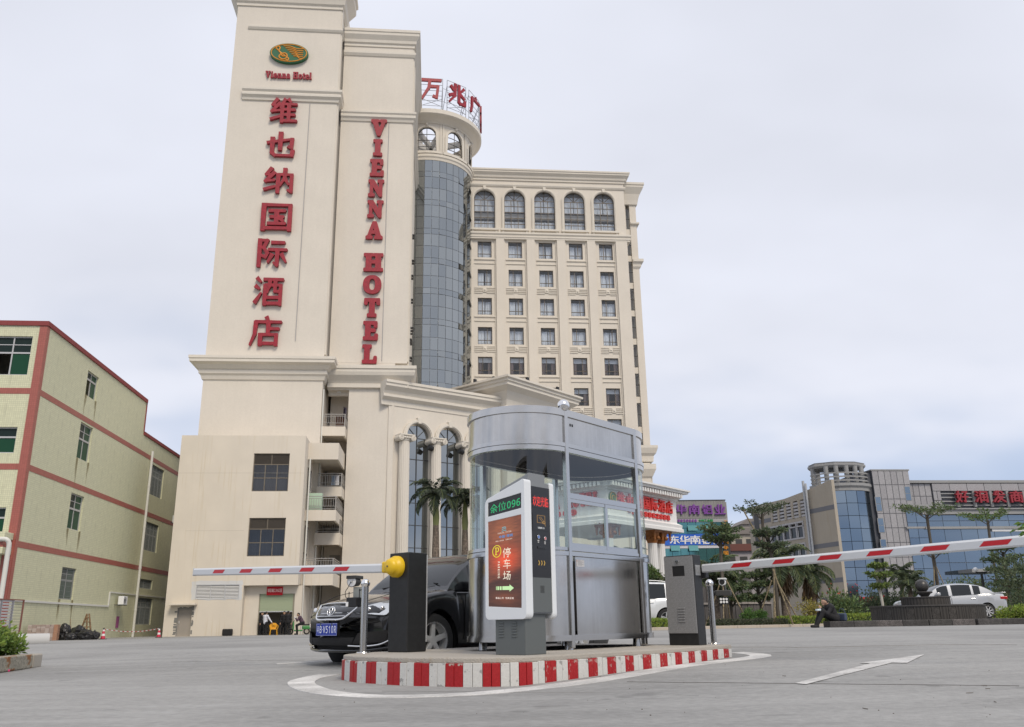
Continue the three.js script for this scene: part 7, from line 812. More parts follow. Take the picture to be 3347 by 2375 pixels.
const LEAF = leafMat(1, 1, 1); LEAF.transmission = 0.3; LEAF.roughness = 0.9; const tone = (c, v = 0.35) => { const k = 1 + rr(-v, v), y = rr(-0.12, 0.2); return [c[0] * k * (1 + y), c[1] * k, c[2] * k * (1 - y)]; };
const GREEN = [0.105, 0.155, 0.065], DARK = [0.075, 0.11, 0.055], LIME = [0.24, 0.33, 0.05], MID = [0.11, 0.18, 0.05];
function leaves(g, par, name) { const m = new THREE.Mesh(g, LEAF); m.name = name; m.castShadow = m.receiveShadow = true; m.userData.kind = 'stuff'; par.add(m); return m; }
function clump(list, c, r, n, len, col, up = 0.2, flat = 1) { for (let i = 0; i < n; i++) { const a = rr(0, 6.283), b = Math.acos(rr(-1, 1)), q = Math.pow(rnd(), 0.45), x = Math.sin(b) * Math.cos(a), y = Math.cos(b) * flat, z = Math.sin(b) * Math.sin(a); list.push([c[0] + x * r * q, c[1] + y * r * q, c[2] + z * r * q, x + rr(-0.6, 0.6), y + up + rr(-0.5, 0.5), z + rr(-0.6, 0.6), len * rr(0.6, 1.2), len * rr(0.35, 0.55), tone(col)]); } }
const barkM = mat(0.17, 0.145, 0.115, 0.9, { map: TX.bark }), paleBark = mat(0.42, 0.40, 0.36, 0.9), bamboo = mat(0.40, 0.32, 0.19, 0.7, { map: TX.bark });
// layered young street tree: bare stem, tiers of flat leafy branches
function tierTree(label, p, H, spread, col = GREEN, tiers = 3, low = 0.55, stakes = 0, bark = barkM, group) {
  const t = thing('young_tree', label, 'tree', [p.x, p.y, p.z], rr(0, 6), group), lst = [], limbs = [tube([[0, 0, 0], [rr(-0.06, 0.06), H * 0.4, rr(-0.06, 0.06)], [rr(-0.1, 0.1), H * 0.75, 0], [rr(-0.1, 0.1), H * 0.97, rr(-0.1, 0.1)]], 0.05 + H * 0.006, 24, 7)];
  for (let k = 0; k < tiers; k++) { const y = H * lerp(low, 0.95, tiers > 1 ? k / (tiers - 1) : 1), R = spread * lerp(1, 0.55, tiers > 1 ? Math.abs(k / (tiers - 1) - 0.55) : 0), nb = 6; for (let b = 0; b < nb; b++) { const a = b / nb * 6.283 + k * 0.6 + rr(-0.2, 0.2), e = [Math.cos(a) * R, y + R * rr(0.25, 0.5), Math.sin(a) * R]; limbs.push(tube([[0, y - 0.15, 0], [e[0] * 0.5, lerp(y, e[1], 0.65), e[2] * 0.5], e], 0.022, 8, 5)); for (let q = 0; q < 4; q++) clump(lst, [e[0] * (0.45 + q * 0.2) + rr(-0.1, 0.1) * R, lerp(y, e[1], 0.5 + q * 0.18) + rr(0, 0.08), e[2] * (0.45 + q * 0.2) + rr(-0.1, 0.1) * R], R * 0.26, 30, 0.15 + R * 0.03, col, 0.35, 0.4); } }
  part(t, 'trunk', limbs, bark); leaves(leafGeo(lst), t, 'crown'); if (stakes) for (let k = 0; k < stakes; k++) { const a = k / stakes * 6.283 + 0.4, s = thing('support_stake', 'bamboo stake propping the ' + label.split(/ (?:propped|standing|before)/)[0], 'stake', [p.x, p.y, p.z], 0, 'bamboo stakes of the ' + label.split(/ (?:propped|standing|before)/)[0]); part(s, 'pole', bar([Math.cos(a) * 0.9, 0, Math.sin(a) * 0.9], [Math.cos(a) * 0.08, H * 0.5, Math.sin(a) * 0.08], 0.03, 6), bamboo); } return t;
}
function palm(label, p, H, fl, n, o = {}) {
  const t = thing('palm_tree', label, 'palm', [p.x, p.y, p.z], o.turn || 0, o.group), r = o.r || 0.16, lst = [], ribs = []; part(t, 'trunk', [new THREE.LatheGeometry([[r * 1.5, 0], [r * 1.1, 0.4], [r, H * 0.3], [r * 1.05, H * 0.55], [r * 0.85, H * 0.72], [r * 0.8, H * 0.75]].map((q) => new THREE.Vector2(...q)), 14)], o.trunk || mat(0.28, 0.225, 0.18, 0.9, { map: rep(TX.bark, 2, 3) })); if (o.shaft !== false) part(t, 'crownshaft', new THREE.LatheGeometry([[r * 0.8, H * 0.74], [r * 0.95, H * 0.8], [r * 0.6, H * 0.93], [r * 0.25, H]].map((q) => new THREE.Vector2(...q)), 14), mat(0.16, 0.18, 0.06, 0.6)); else part(t, 'leaf_bases', [cyl(0, H * 0.7, H, 0, r * 1.3, r * 0.6, 10)], barkM);
  for (let k = 0; k < n; k++) { const a = k / n * 6.283 * 2.6 + rr(-0.25, 0.25), lift = lerp(1.25, -0.25, k / n) + rr(-0.12, 0.12), pts = []; let x = 0, y = H * 0.97, e = lift; for (let i = 0; i <= 12; i++) { pts.push([x, y]); x += Math.cos(e) * fl / 12; y += Math.sin(e) * fl / 12; e -= (o.droop || 0.15) * (0.5 + i / 12); } const C = Math.cos(a), S = Math.sin(a); ribs.push(tube(pts.map((q) => [C * q[0], q[1], S * q[0]]), 0.018, 14, 4)); for (let i = 1; i < 44; i++) { const f = i / 44 * 12, j = Math.min(11, Math.floor(f)), u = f - j, px = lerp(pts[j][0], pts[j + 1][0], u), py = lerp(pts[j][1], pts[j + 1][1], u), dx = pts[j + 1][0] - pts[j][0], dy = pts[j + 1][1] - pts[j][1]; for (const s of [-1, 1]) lst.push([C * px, py, S * px, C * dx * 4 - S * s, dy * 4 - rr(0.25, 0.9), S * dx * 4 + C * s, fl * 0.24 * Math.sin(Math.PI * Math.min(1, 0.15 + i / 50)) + 0.08, 0.035 + fl * 0.008, tone(o.col || DARK, 0.4)]); } }
  const fr = part(t, 'frond_ribs', ribs, mat(0.12, 0.15, 0.05, 0.7)); leaves(leafGeo(lst), t, 'fronds'); if (o.dead) { const dl = []; for (let k = 0; k < 260; k++) { const a = rr(0, 6.283), q = rr(0.1, 0.6); dl.push([Math.cos(a) * q * 0.4, H * 0.88 - rr(0, 0.8), Math.sin(a) * q * 0.4, Math.cos(a) * 0.4, -1, Math.sin(a) * 0.4, rr(0.3, 0.8), 0.04, tone([0.16, 0.11, 0.06])]); } leaves(leafGeo(dl), t, 'dry_fronds'); } return t;
}
function bush(name, label, p, rx, h, rz, col, n = 1400, len = 0.12, category = 'shrub', group) { const t = thing(name, label, category, [p.x, p.y, p.z], 0, group), lst = []; for (let k = 0; k < 26; k++) { const a = rr(0, 6.283), q = Math.sqrt(rnd()) * 0.72, y = rr(0.25, 0.78) * h * (1.1 - q * 0.4); clump(lst, [Math.cos(a) * q * rx, y, Math.sin(a) * q * rz], Math.min(rx, h) * 0.36, n / 26, len, col, 0.5, 0.9); } part(t, 'stems', [0, 1, 2, 3, 4].map((k) => tube([[rr(-0.1, 0.1), 0, rr(-0.1, 0.1)], [rr(-0.3, 0.3) * rx, h * 0.4, rr(-0.3, 0.3) * rz], [rr(-0.6, 0.6) * rx, h * 0.75, rr(-0.5, 0.5) * rz]], 0.02, 8, 5)), barkM); leaves(leafGeo(lst), t, 'foliage'); return t; }
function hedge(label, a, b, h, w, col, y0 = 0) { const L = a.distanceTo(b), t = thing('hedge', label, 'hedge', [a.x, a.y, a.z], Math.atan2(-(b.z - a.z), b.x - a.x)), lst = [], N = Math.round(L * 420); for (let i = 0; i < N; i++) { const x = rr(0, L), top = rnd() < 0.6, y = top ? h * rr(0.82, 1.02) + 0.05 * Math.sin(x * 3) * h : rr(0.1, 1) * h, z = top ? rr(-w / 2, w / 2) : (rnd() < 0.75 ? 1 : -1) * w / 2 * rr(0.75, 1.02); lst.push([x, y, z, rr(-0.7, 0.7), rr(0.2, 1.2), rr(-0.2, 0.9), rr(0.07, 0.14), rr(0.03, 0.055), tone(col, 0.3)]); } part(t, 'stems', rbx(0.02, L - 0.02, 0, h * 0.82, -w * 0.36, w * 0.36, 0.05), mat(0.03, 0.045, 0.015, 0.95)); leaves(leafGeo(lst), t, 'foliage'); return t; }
const gp = (sx, D) => { const d = ray(sx, 2050), x = d.x / -d.z * D; return V3(x, ground(x, -D), -D); }, hAt = (sx, sy, D) => atD(sx, sy, D).y;
// raised forecourt beds: kerb, soil, paving
{
  const kerbM = mat(0.50, 0.44, 0.37, 0.9, { map: TX.dirty }), kl = (pts, name, label, m, h, w, n) => { const t = thing(name, label, 'kerb'); for (let i = 0; i < pts.length - 1; i++) { const a = pts[i], b = pts[i + 1], L = a.distanceTo(b), k = Math.max(1, Math.round(L / n)), yaw = Math.atan2(-(b.z - a.z), b.x - a.x); for (let j = 0; j < k; j++) { const c = a.clone().lerp(b, (j + 0.5) / k), o = part(t, 'kerb_stone', rbx(-L / k / 2 + 0.004, L / k / 2 - 0.004, -0.1, h, -w / 2, w / 2, 0.015, 1), Array.isArray(m) ? m[(i * 7 + j) % m.length] : m); o.position.set(c.x, ground(c.x, c.z), c.z); o.rotation.y = yaw; } } return t; };
  kl([gp(2070, 30), gp(2200, 31), gp(2330, 32.5), gp(2480, 33.5), gp(2620, 34.5), gp(2700, 36)], 'bed_kerb', 'low pale kerb along the front of the hedge bed', kerbM, 0.1, 0.15, 0.9);
  const soil = (() => { const f = [gp(2070, 30.1), gp(2330, 32.6), gp(2620, 34.6), gp(2700, 36.1)], P = []; for (let i = 0; i < f.length - 1; i++) { const a = f[i], b = f[i + 1], c = V3(b.x * 1.6, 0, b.z - 26), d = V3(a.x * 1.6, 0, a.z - 26), q = (v) => [v.x, ground(v.x, v.z) + 0.05, v.z]; P.push(...q(a), ...q(b), ...q(c), ...q(a), ...q(c), ...q(d)); } const g = new THREE.BufferGeometry(); g.setAttribute('position', new THREE.Float32BufferAttribute(P, 3)); g.computeVertexNormals(); return muv(g); })(); struct('soil_bed', soil, mat(0.09, 0.085, 0.045, 0.95, { map: TX.stone }));
  struct('forecourt_paving', bx(gp(2880, 33).x, 60, 0.2, 0.405, -75, -33.2), mat(0.34, 0.33, 0.31, 0.9, { map: TX.concrete }));
  const st = [mat(0.085, 0.08, 0.078, 0.6, { map: TX.stone }), mat(0.12, 0.112, 0.108, 0.6, { map: TX.stone }), mat(0.10, 0.095, 0.09, 0.6, { map: TX.stone }), mat(0.19, 0.17, 0.165, 0.6, { map: TX.stone })];
  const fc = gp(3037, 32.8), rxs = 1.92, pts = []; pts.push(gp(2702, 30.6)); pts.push(gp(2860, 30.8)); pts.push(gp(3030, 30.6), gp(3180, 30.5), gp(3260, 30.9), gp(3420, 30.9)); kl(pts, 'fountain_kerb', 'dark granite kerb round the front of the ball fountain', st, 0.2, 0.5, 1.0);
  // fountain
  const f = thing('ball_fountain', 'dark stepped round fountain with a stone ball on top', 'fountain', [fc.x, fc.y + 0.02, fc.z]), yA = hAt(3037, 1975, 31.0) - fc.y - 0.02, yB = hAt(3030, 1948, 31.9) - fc.y - 0.02, rib = mat(0.075, 0.068, 0.062, 0.75, { map: rep(TX.ribs, 0.35, 1) });
  for (let k = 0; k < 44; k++) { const a = k / 44 * 6.283, o = part(f, 'cladding_slab', rbx(-0.132, 0.132, 0, yA - 0.04, -0.06, 0, 0.012, 1), k % 3 ? rib : mat(0.09, 0.082, 0.075, 0.75, { map: TX.stone })); o.position.set(Math.sin(a) * rxs, 0, Math.cos(a) * rxs); o.rotation.y = a; } part(f, 'basin', [cyl(0, 0, yA - 0.05, 0, rxs - 0.05, rxs - 0.05, 44)], st[0]); part(f, 'basin_rim', cyl(0, yA - 0.05, yA, 0, rxs + 0.03, rxs + 0.03, 48), st[1]);
  for (let k = 0; k < 22; k++) { const a = k / 22 * 6.283, o = part(f, 'upper_slab', rbx(-0.118, 0.118, yA, yB - 0.03, -0.05, 0, 0.01, 1), rib); o.position.set(Math.sin(a) * 0.83, 0, Math.cos(a) * 0.83); o.rotation.y = a; } part(f, 'upper_basin', [cyl(0, yA, yB - 0.04, 0, 0.79, 0.79, 28)], st[0]); part(f, 'upper_rim', cyl(0, yB - 0.04, yB, 0, 0.86, 0.86, 32), st[1]);
  const yc = hAt(3023, 1914, 32.8) - fc.y - 0.02; part(f, 'dish', new THREE.LatheGeometry([[0.1, yB], [0.16, yB + 0.04], [0.2, yB + 0.1], [0.29, yB + 0.15], [0.28, yB + 0.19], [0.1, yB + 0.18]].map((q) => new THREE.Vector2(...q)), 28), st[2]); part(f, 'stone_ball', sph(-0.15 + 0.1, Math.max(yc, yB + 0.36), 0, 0.235, 32, 22), mat(0.075, 0.072, 0.07, 0.35, { map: TX.stone }));
  // curved retaining wall with ribs behind the staked trees
  const rw = thing('retaining_wall', 'curved grey ribbed retaining wall behind the staked trees', 'wall'), rm = mat(0.21, 0.195, 0.19, 0.85, { map: rep(TX.ribs, 0.6, 1) }), cm2 = mat(0.33, 0.3, 0.28, 0.85), seg = (sx0, sx1, D0, D1, syT, sT2, n) => { for (let k = 0; k < n; k++) { const t0 = k / n, t1 = (k + 1) / n, bow = (t) => 1.6 * Math.sin(t * Math.PI / 1.4), a = gp(lerp(sx0, sx1, t0), lerp(D0, D1, t0) - bow(t0)), b = gp(lerp(sx0, sx1, t1), lerp(D0, D1, t1) - bow(t1)), L = a.distanceTo(b), H = hAt(sx0, syT, D0) - a.y, o = part(rw, 'wall_panel', rbx(0.006, L - 0.006, 0, H, -0.15, 0.15, 0.01, 1), rm); o.position.copy(a); o.rotation.y = Math.atan2(-(b.z - a.z), b.x - a.x); const c = part(o, 'coping', bx(0, L, H, H + 0.1, -0.2, 0.22), cm2); } }; seg(2270, 2462, 52, 54, 1888, 0, 12); seg(2290, 2520, 46, 48, 1976, 0, 12);
}
// trees and shrubs of the forecourt (photo column, distance)
bush('leafy_shrub', 'dense glossy green shrub against the steel booth', gp(2128, 39), 0.6, hAt(2130, 1803, 39) - 0.25, 0.55, MID, 2600, 0.2);
palm('low feathery palm between the booth and the silver barrier', gp(2190, 39), 1.8, 2.0, 12, { shaft: false, r: 0.14, col: [0.12, 0.15, 0.06], droop: 0.17 });
palm('low feathery palm behind the silver barrier housing', gp(2345, 40), 2.3, 1.7, 13, { shaft: false, r: 0.16, col: [0.09, 0.13, 0.055] });
tierTree('young umbrella shaped tree standing before the blue banner', gp(2378, 36), hAt(2385, 1735, 36) - 0.25, 0.85, GREEN, 2, 0.86, 4);
tierTree('slim young tree with a high crown before the tan building', gp(2522, 50), hAt(2510, 1668, 50) - 0.25, 1.2, DARK, 1, 0.9, 0);
tierTree('bushy young tree propped by long bamboo stakes before the tan building', gp(2545, 36), hAt(2550, 1745, 36) - 0.25, 0.75, DARK, 2, 0.82, 4);
palm('large drooping palm with a ragged trunk before the tan building', gp(2575, 42), hAt(2575, 1835, 42) - 0.2, 1.9, 18, { shaft: false, r: 0.2, dead: true, col: [0.11, 0.15, 0.075], droop: 0.2 });
palm('drooping palm next to the frangipani before the tan building', gp(2662, 46), hAt(2650, 1865, 46) - 0.2, 1.9, 16, { shaft: false, r: 0.18, dead: true, col: [0.10, 0.14, 0.07], droop: 0.2 });
for (const [sx, D, H, lb] of [[2400, 40, 2.0, 'small round leaved tree before the ribbed wall'], [2492, 42, 2.2, 'small dark tree between the staked trees']]) tierTree(lb, gp(sx, D), H, 0.75, GREEN, 3, 0.5, 0);
bush('round_shrub', 'clipped round green shrub in the hedge bed', gp(2465, 35), 0.55, 0.85, 0.5, [0.08, 0.18, 0.03], 2200, 0.09);
bush('yellow_shrub', 'loose yellow green shrub beside the seated man', gp(2648, 38), 0.65, 1.25, 0.6, [0.30, 0.27, 0.06], 1100, 0.1);
const frang = bush('frangipani', 'broad leaved frangipani with red flowers behind the seated man', gp(2757, 38), 1.0, 1.55, 0.9, [0.11, 0.17, 0.06], 1500, 0.2, 'shrub'); { const fl = []; for (let k = 0; k < 16; k++) fl.push([rr(-0.7, 0.7), rr(1.2, 1.7), rr(-0.5, 0.7), rr(-1, 1), 1, rr(-1, 1), 0.08, 0.07, [0.5, 0.03, 0.04]]); leaves(leafGeo(fl), frang, 'flowers'); }
hedge('bright lime hedge in front of the white SUV', gp(2098, 30.6), gp(2215, 31.6), 0.32, 0.6, LIME);
hedge('low dark hedge below the staked trees', gp(2320, 33.4), gp(2560, 34.6), 0.26, 0.7, [0.075, 0.09, 0.05]);
hedge('lime hedge running to the seated man', gp(2560, 35.4), gp(2690, 37), 0.34, 0.6, LIME);
hedge('lime hedge between the seated man and the fountain', gp(2705, 36.6), gp(2870, 37.4), 0.42, 0.6, LIME);
const rb = bush('round_shrub', 'lime shrub before the boot of the silver sedan', V3(gp(3325, 31.8).x, 0.3, -31.8), 0.75, 0.62, 0.6, LIME, 3000, 0.1);
tierTree('tall flat topped tree before the blue glass front of the office', gp(3085, 55), hAt(3075, 1672, 55) - 0.25, 1.55, GREEN, 1, 0.88, 3);
tierTree('shorter leafy tree under the umbrella tree before the office glass', gp(3088, 52), hAt(3080, 1808, 52) - 0.25, 1.0, GREEN, 1, 0.86, 0);
tierTree('thin pale tree with a flat crown before the white panel of the office', gp(3285, 60), hAt(3275, 1690, 60) - 0.25, 1.35, MID, 1, 0.9, 0);
tierTree('sparse young tree propped by stakes behind the silver sedan', gp(3318, 46), hAt(3310, 1795, 46) - 0.25, 0.9, GREEN, 4, 0.45, 3);
tierTree('white stemmed sapling before the granite office wall', gp(2895, 40), hAt(2890, 1850, 40) - 0.25, 0.42, [0.15, 0.22, 0.05], 3, 0.6, 0, paleBark);
for (const [sx, D, sy, lb] of [[2965, 58, 1875, 'small fan palm behind the fountain'], [2990, 52, 1905, 'low feathery palm behind the stone ball']]) palm(lb, gp(sx, D), hAt(sx, sy, D) - 0.2, 1.5, 14, { shaft: false, r: 0.13, col: DARK });
for (const [sx, D, syT, rx, col, lb] of [[3045, 56, 1895, 1.5, DARK, 'dark evergreen shrub behind the stone ball'], [3140, 58, 1880, 1.8, GREEN, 'leafy shrub behind the roof of the silver sedan'], [3195, 60, 1865, 1.5, GREEN, 'round green tree shrub before the office porch'], [3255, 50, 1905, 1.6, DARK, 'dark shrub mass behind the rear window of the sedan'], [3320, 48, 1880, 1.5, GREEN, 'tall leafy shrub at the tail of the silver sedan'], [3380, 42, 1790, 2.0, DARK, 'dark tree mass beyond the silver sedan boot'], [2860, 60, 1925, 2.2, DARK, 'dark shrub mass below the glass bay of the office'], [2800, 62, 1950, 2.2, DARK, 'low dark shrub below the tan building corner'], [2930, 60, 1940, 1.6, DARK, 'dark shrub beside the white stemmed sapling'], [2440, 50, 1935, 0.9, GREEN, 'leafy shrub beside the ribbed retaining wall']]) bush('shrub', lb, gp(sx, D), rx, hAt(sx, syT, D) - 0.2, rx * 0.8, col, 2200, 0.2);
palm('tall royal palm before the first arched hotel window', V3(atD(1424, 1800, 66).x, 0, -66), hAt(1432, 1610, 66) * 1.02, 2.7, 20, { r: 0.27, col: [0.05, 0.075, 0.04], droop: 0.19, turn: 0.4 });
palm('royal palm half hidden behind the round end of the steel booth', V3(atD(1520, 1800, 68).x, 0, -68), hAt(1530, 1630, 68) * 1.02, 2.7, 18, { r: 0.27, col: [0.045, 0.068, 0.036], droop: 0.2, turn: 1.7 });
palm('royal palm seen through the window of the steel booth', V3(atD(2040, 1900, 58).x, 0.2, -58), 4.4, 2.0, 14, { r: 0.2, col: DARK, turn: 2.2 });
bush('leafy_shrub', 'leafy shrub seen through the booth glass below the canopy', gp(1930, 44), 1.3, 3.0, 1.1, MID, 2600, 0.24);
// lone bamboo poles
for (const [x0, y0, x1, y1, D] of [[2592, 2040, 2525, 1858, 34], [2530, 2042, 2530, 1860, 34.2], [2488, 1772, 2430, 1668, 37]]) { const a = atD(x0, y0, D), b = atD(x1, y1, D), t = thing('bamboo_pole', D > 36 ? 'bare bamboo pole slanting up above the staked tree' : x0 === x1 ? 'upright bamboo pole in the hedge bed' : 'long slanting bamboo pole in the hedge bed', 'pole', [a.x, a.y, a.z]); part(t, 'pole', bar([0, 0, 0], b.clone().sub(a).toArray(), 0.035, 7, 0.03), bamboo); }
// lamp post
{ const p = gp(3237, 47), t = thing('lamp_post', 'dark lamp post with two white globes behind the silver sedan', 'street lamp', [p.x, p.y, p.z]), H = hAt(3237, 1858, 47) - p.y; part(t, 'post', [cyl(0, 0, H - 0.25, 0, 0.09, 0.06, 12)], M.black); part(t, 'cross_arm', bx(-0.3, 0.3, H - 0.22, H - 0.15, -0.04, 0.04), M.black); for (const s of [-1, 1]) part(t, 'globe', sph(s * 0.28, H - 0.03, 0, 0.12, 14, 10), mat(0.7, 0.72, 0.75, 0.3)); }
// leafy branch reaching in on the right
{ const a = atD(3440, 1690, 6.6), t = thing('tree_branch', 'leafy twig hanging over the right end of the striped arm', 'branch', [a.x, a.y, a.z]), lst = [], e = [atD(3310, 1735, 6.5), atD(3330, 1712, 6.5), atD(3345, 1745, 6.6)], rb2 = []; for (const q of e) { const v = q.clone().sub(a); rb2.push(bar([0, 0, 0], v.toArray(), 0.004, 5, 0.002)); for (let k = 0; k < 9; k++) { const f = rr(0.45, 1), ln = rr(0.05, 0.085); lst.push([v.x * f, v.y * f, v.z * f, v.x * 2 + rr(-0.3, 0.2), v.y - rr(0.0, 0.5), rr(-0.4, 0.4), ln, ln * 0.42, tone([0.11, 0.22, 0.035])]); } } part(t, 'twig', rb2, barkM); leaves(leafGeo(lst), t, 'leaves'); }
// ---------- people ----------
const SKIN = mat(0.42, 0.26, 0.18, 0.6), HAIR = mat(0.012, 0.011, 0.011, 0.6);
function blob(bones, cell, k = 0.03) { // smooth union of tapered capsules -> mesh
  const lo = [1e9, 1e9, 1e9], hi = [-1e9, -1e9, -1e9]; for (const [a, b, ra, rb] of bones) for (let i = 0; i < 3; i++) { lo[i] = Math.min(lo[i], a[i] - ra, b[i] - rb); hi[i] = Math.max(hi[i], a[i] + ra, b[i] + rb); } const c = lo.map((v, i) => (v + hi[i]) / 2), half = Math.max(...hi.map((v, i) => (v - lo[i]) / 2)) * 1.04 + cell * 3, n = Math.min(96, Math.max(20, Math.ceil(2 * half / cell))), mc = new MarchingCubes(n, SKIN, false, false, 60000); mc.isolation = 0; mc.reset();
  const B = bones.map(([a, b, ra, rb]) => { const x = b[0] - a[0], y = b[1] - a[1], z = b[2] - a[2]; return Float64Array.of(a[0], a[1], a[2], x, y, z, x * x + y * y + z * z || 1e-9, ra, rb - ra); }), s = 2 / n * half, F = mc.field;
  for (let z = 0, o = 0; z < n; z++) { const pz = c[2] + (z - n / 2) * s; for (let y = 0; y < n; y++) { const py = c[1] + (y - n / 2) * s; for (let x = 0; x < n; x++, o++) { const px = c[0] + (x - n / 2) * s; let d = 1; for (let i = 0; i < B.length; i++) { const q = B[i], ax = px - q[0], ay = py - q[1], az = pz - q[2]; let t = (ax * q[3] + ay * q[4] + az * q[5]) / q[6]; t = t < 0 ? 0 : t > 1 ? 1 : t; const ex = ax - q[3] * t, ey = ay - q[4] * t, ez = az - q[5] * t, e = Math.sqrt(ex * ex + ey * ey + ez * ez) - q[7] - q[8] * t, h = k - Math.abs(d - e); d = (d < e ? d : e) - (h > 0 ? h * h / k / 4 : 0); } F[o] = -d; } } }
  mc.update(); const g = new THREE.BufferGeometry(), m = mc.count; g.setAttribute('position', new THREE.BufferAttribute(mc.positionArray.slice(0, m * 3).map((v, i) => v * half + c[i % 3]), 3)); g.setAttribute('normal', new THREE.BufferAttribute(mc.normalArray.slice(0, m * 3), 3)); g.setAttribute('uv', new THREE.BufferAttribute(new Float32Array(m * 2), 2)); return g;
}
const mid = (a, b, t) => a.map((v, i) => lerp(v, b[i], t));
function hand(w, d, n) { // palm with five fingers: wrist, pointing direction, thumb side
  const D = V3(...d).normalize(), N = V3(...n).normalize(), S = D.clone().cross(N).normalize(), P = (f, s, u) => V3(...w).addScaledVector(D, f).addScaledVector(N, s).addScaledVector(S, u).toArray(), g = [[P(0, 0, 0), P(0.07, 0, 0), 0.03, 0.036]]; [[0.028, 0.07], [0.01, 0.08], [-0.01, 0.075], [-0.028, 0.058]].forEach(([s, l]) => g.push([P(0.075, s, 0), P(0.075 + l * 0.55, s * 1.1, 0.012), 0.0095, 0.009], [P(0.075 + l * 0.55, s * 1.1, 0.012), P(0.075 + l * 0.85, s * 1.1, 0.035), 0.009, 0.0075])); g.push([P(0.02, 0.03, 0), P(0.065, 0.062, 0.015), 0.012, 0.0095]); return g;
}
function person(label, pos, turn, J, o) {
  const t = thing('person', label, 'person', pos, turn, o.group), h = J.head, f = J.face || [0, 0, 1], nk = J.neck, sh = J.sh, hp2 = J.hip, limbs = [];
  const S = (s, q) => [q[0] * 1, q[1], q[2]];
  const head = [[mid(h, nk, -0.1), mid(h, nk, 0.35), 0.098, 0.078], [[h[0] + f[0] * 0.03, h[1] - 0.045, h[2] + f[2] * 0.03], [h[0] + f[0] * 0.055, h[1] - 0.085, h[2] + f[2] * 0.055], 0.07, 0.045], [[h[0] + f[0] * 0.095, h[1] - 0.005, h[2] + f[2] * 0.095], [h[0] + f[0] * 0.112, h[1] - 0.035, h[2] + f[2] * 0.112], 0.012, 0.017], ...[-1, 1].map((s) => [[h[0] + f[2] * 0.09 * s, h[1], h[2] - f[0] * 0.09 * s], [h[0] + f[2] * 0.098 * s - f[0] * 0.01, h[1] - 0.04, h[2] - f[0] * 0.098 * s - f[2] * 0.01], 0.018, 0.014]), [mid(h, nk, 0.5), nk, 0.055, 0.065]];
  const arms = J.arms.map(([s, e, w]) => [[s, e, 0.056, 0.044], [e, w, 0.043, 0.03]]), legs = J.legs.map(([hh, k, a, toe]) => [[hh, k, 0.092, 0.062], [k, a, 0.062, 0.042], [a, [a[0], a[1] - 0.06, a[2]], 0.042, 0.042], [[a[0], a[1] - 0.06, a[2]], toe, 0.045, 0.034]]);
  const torso = [[mid(nk, hp2, 0.16), mid(nk, hp2, 0.5), 0.135, 0.13], [mid(nk, hp2, 0.5), hp2, 0.128, 0.135], ...J.arms.map(([s]) => [mid(nk, hp2, 0.12), s, 0.09, 0.07]), ...J.legs.map(([l]) => [hp2, l, 0.12, 0.105])];
  const hands = J.arms.map(([s, e, w], i) => hand(w, [w[0] - e[0], w[1] - e[1], w[2] - e[2]], i ? [-f[2], 0.1, f[0]] : [f[2], 0.1, -f[0]]));
  const cell = o.cell || 0.022; part(t, 'body', mg([blob([...head, ...torso, ...arms.flat(), ...legs.flat()], cell), ...hands.map((q) => blob(q, 0.007, 0.008))]), SKIN);
  part(t, 'hair', blob([[[h[0] - f[0] * 0.012, h[1] + 0.035, h[2] - f[2] * 0.012], [h[0] - f[0] * 0.035, h[1] - 0.02, h[2] - f[2] * 0.035], 0.1, 0.085], [[h[0] + f[0] * 0.03, h[1] + 0.07, h[2] + f[2] * 0.03], [h[0] - f[0] * 0.05, h[1] + 0.05, h[2] - f[2] * 0.05], 0.055, 0.06]], 0.012), HAIR);
  const fat = (b, q) => b.map(([x, y, r1, r2]) => [x, y, r1 + q, r2 + q]);
  part(t, o.top || 'jacket', blob([...fat(torso.slice(0, 2 + J.arms.length), 0.022), ...fat(arms.flat().map(([x, y, r1, r2], i) => (i % 2 ? [x, mid(x, y, 0.93), r1, r2] : [x, y, r1, r2])), 0.016), [hp2, [hp2[0], hp2[1] + 0.05, hp2[2]], 0.15, 0.15]], cell), o.topM);
  part(t, 'trousers', blob(fat([...torso.slice(2 + J.arms.length), ...legs.flatMap((l) => l.slice(0, 2))], 0.016), cell), o.legM || M.blackCloth); part(t, 'shoes', blob(fat(legs.flatMap((l) => l.slice(2)), 0.012), 0.014), M.rubber); return t;
}
const stand = (o = {}) => { const H = o.H || 1.0, f = [0, 0, 1]; return { head: [0, 1.6 * H, 0.02], neck: [0, 1.44 * H, 0], hip: [0, 0.93 * H, 0], face: o.face || f, arms: o.arms || [[[0.19, 1.4 * H, 0], [0.25, 1.12 * H, -0.02], [0.25, 0.88 * H, 0.06]], [[-0.19, 1.4 * H, 0], [-0.25, 1.12 * H, -0.02], [-0.25, 0.88 * H, 0.06]]], legs: [[[0.095, 0.9 * H, 0], [0.1, 0.5 * H, 0.02], [0.11, 0.1, -0.01], [0.12, 0.045, 0.15]], [[-0.095, 0.9 * H, 0], [-0.1, 0.5 * H, 0.02], [-0.12, 0.1, -0.02], [-0.14, 0.045, 0.13]]] }; };
const suit = mat(0.014, 0.014, 0.017, 0.85), shirt = mat(0.62, 0.64, 0.72, 0.8), plum = mat(0.085, 0.05, 0.075, 0.85);
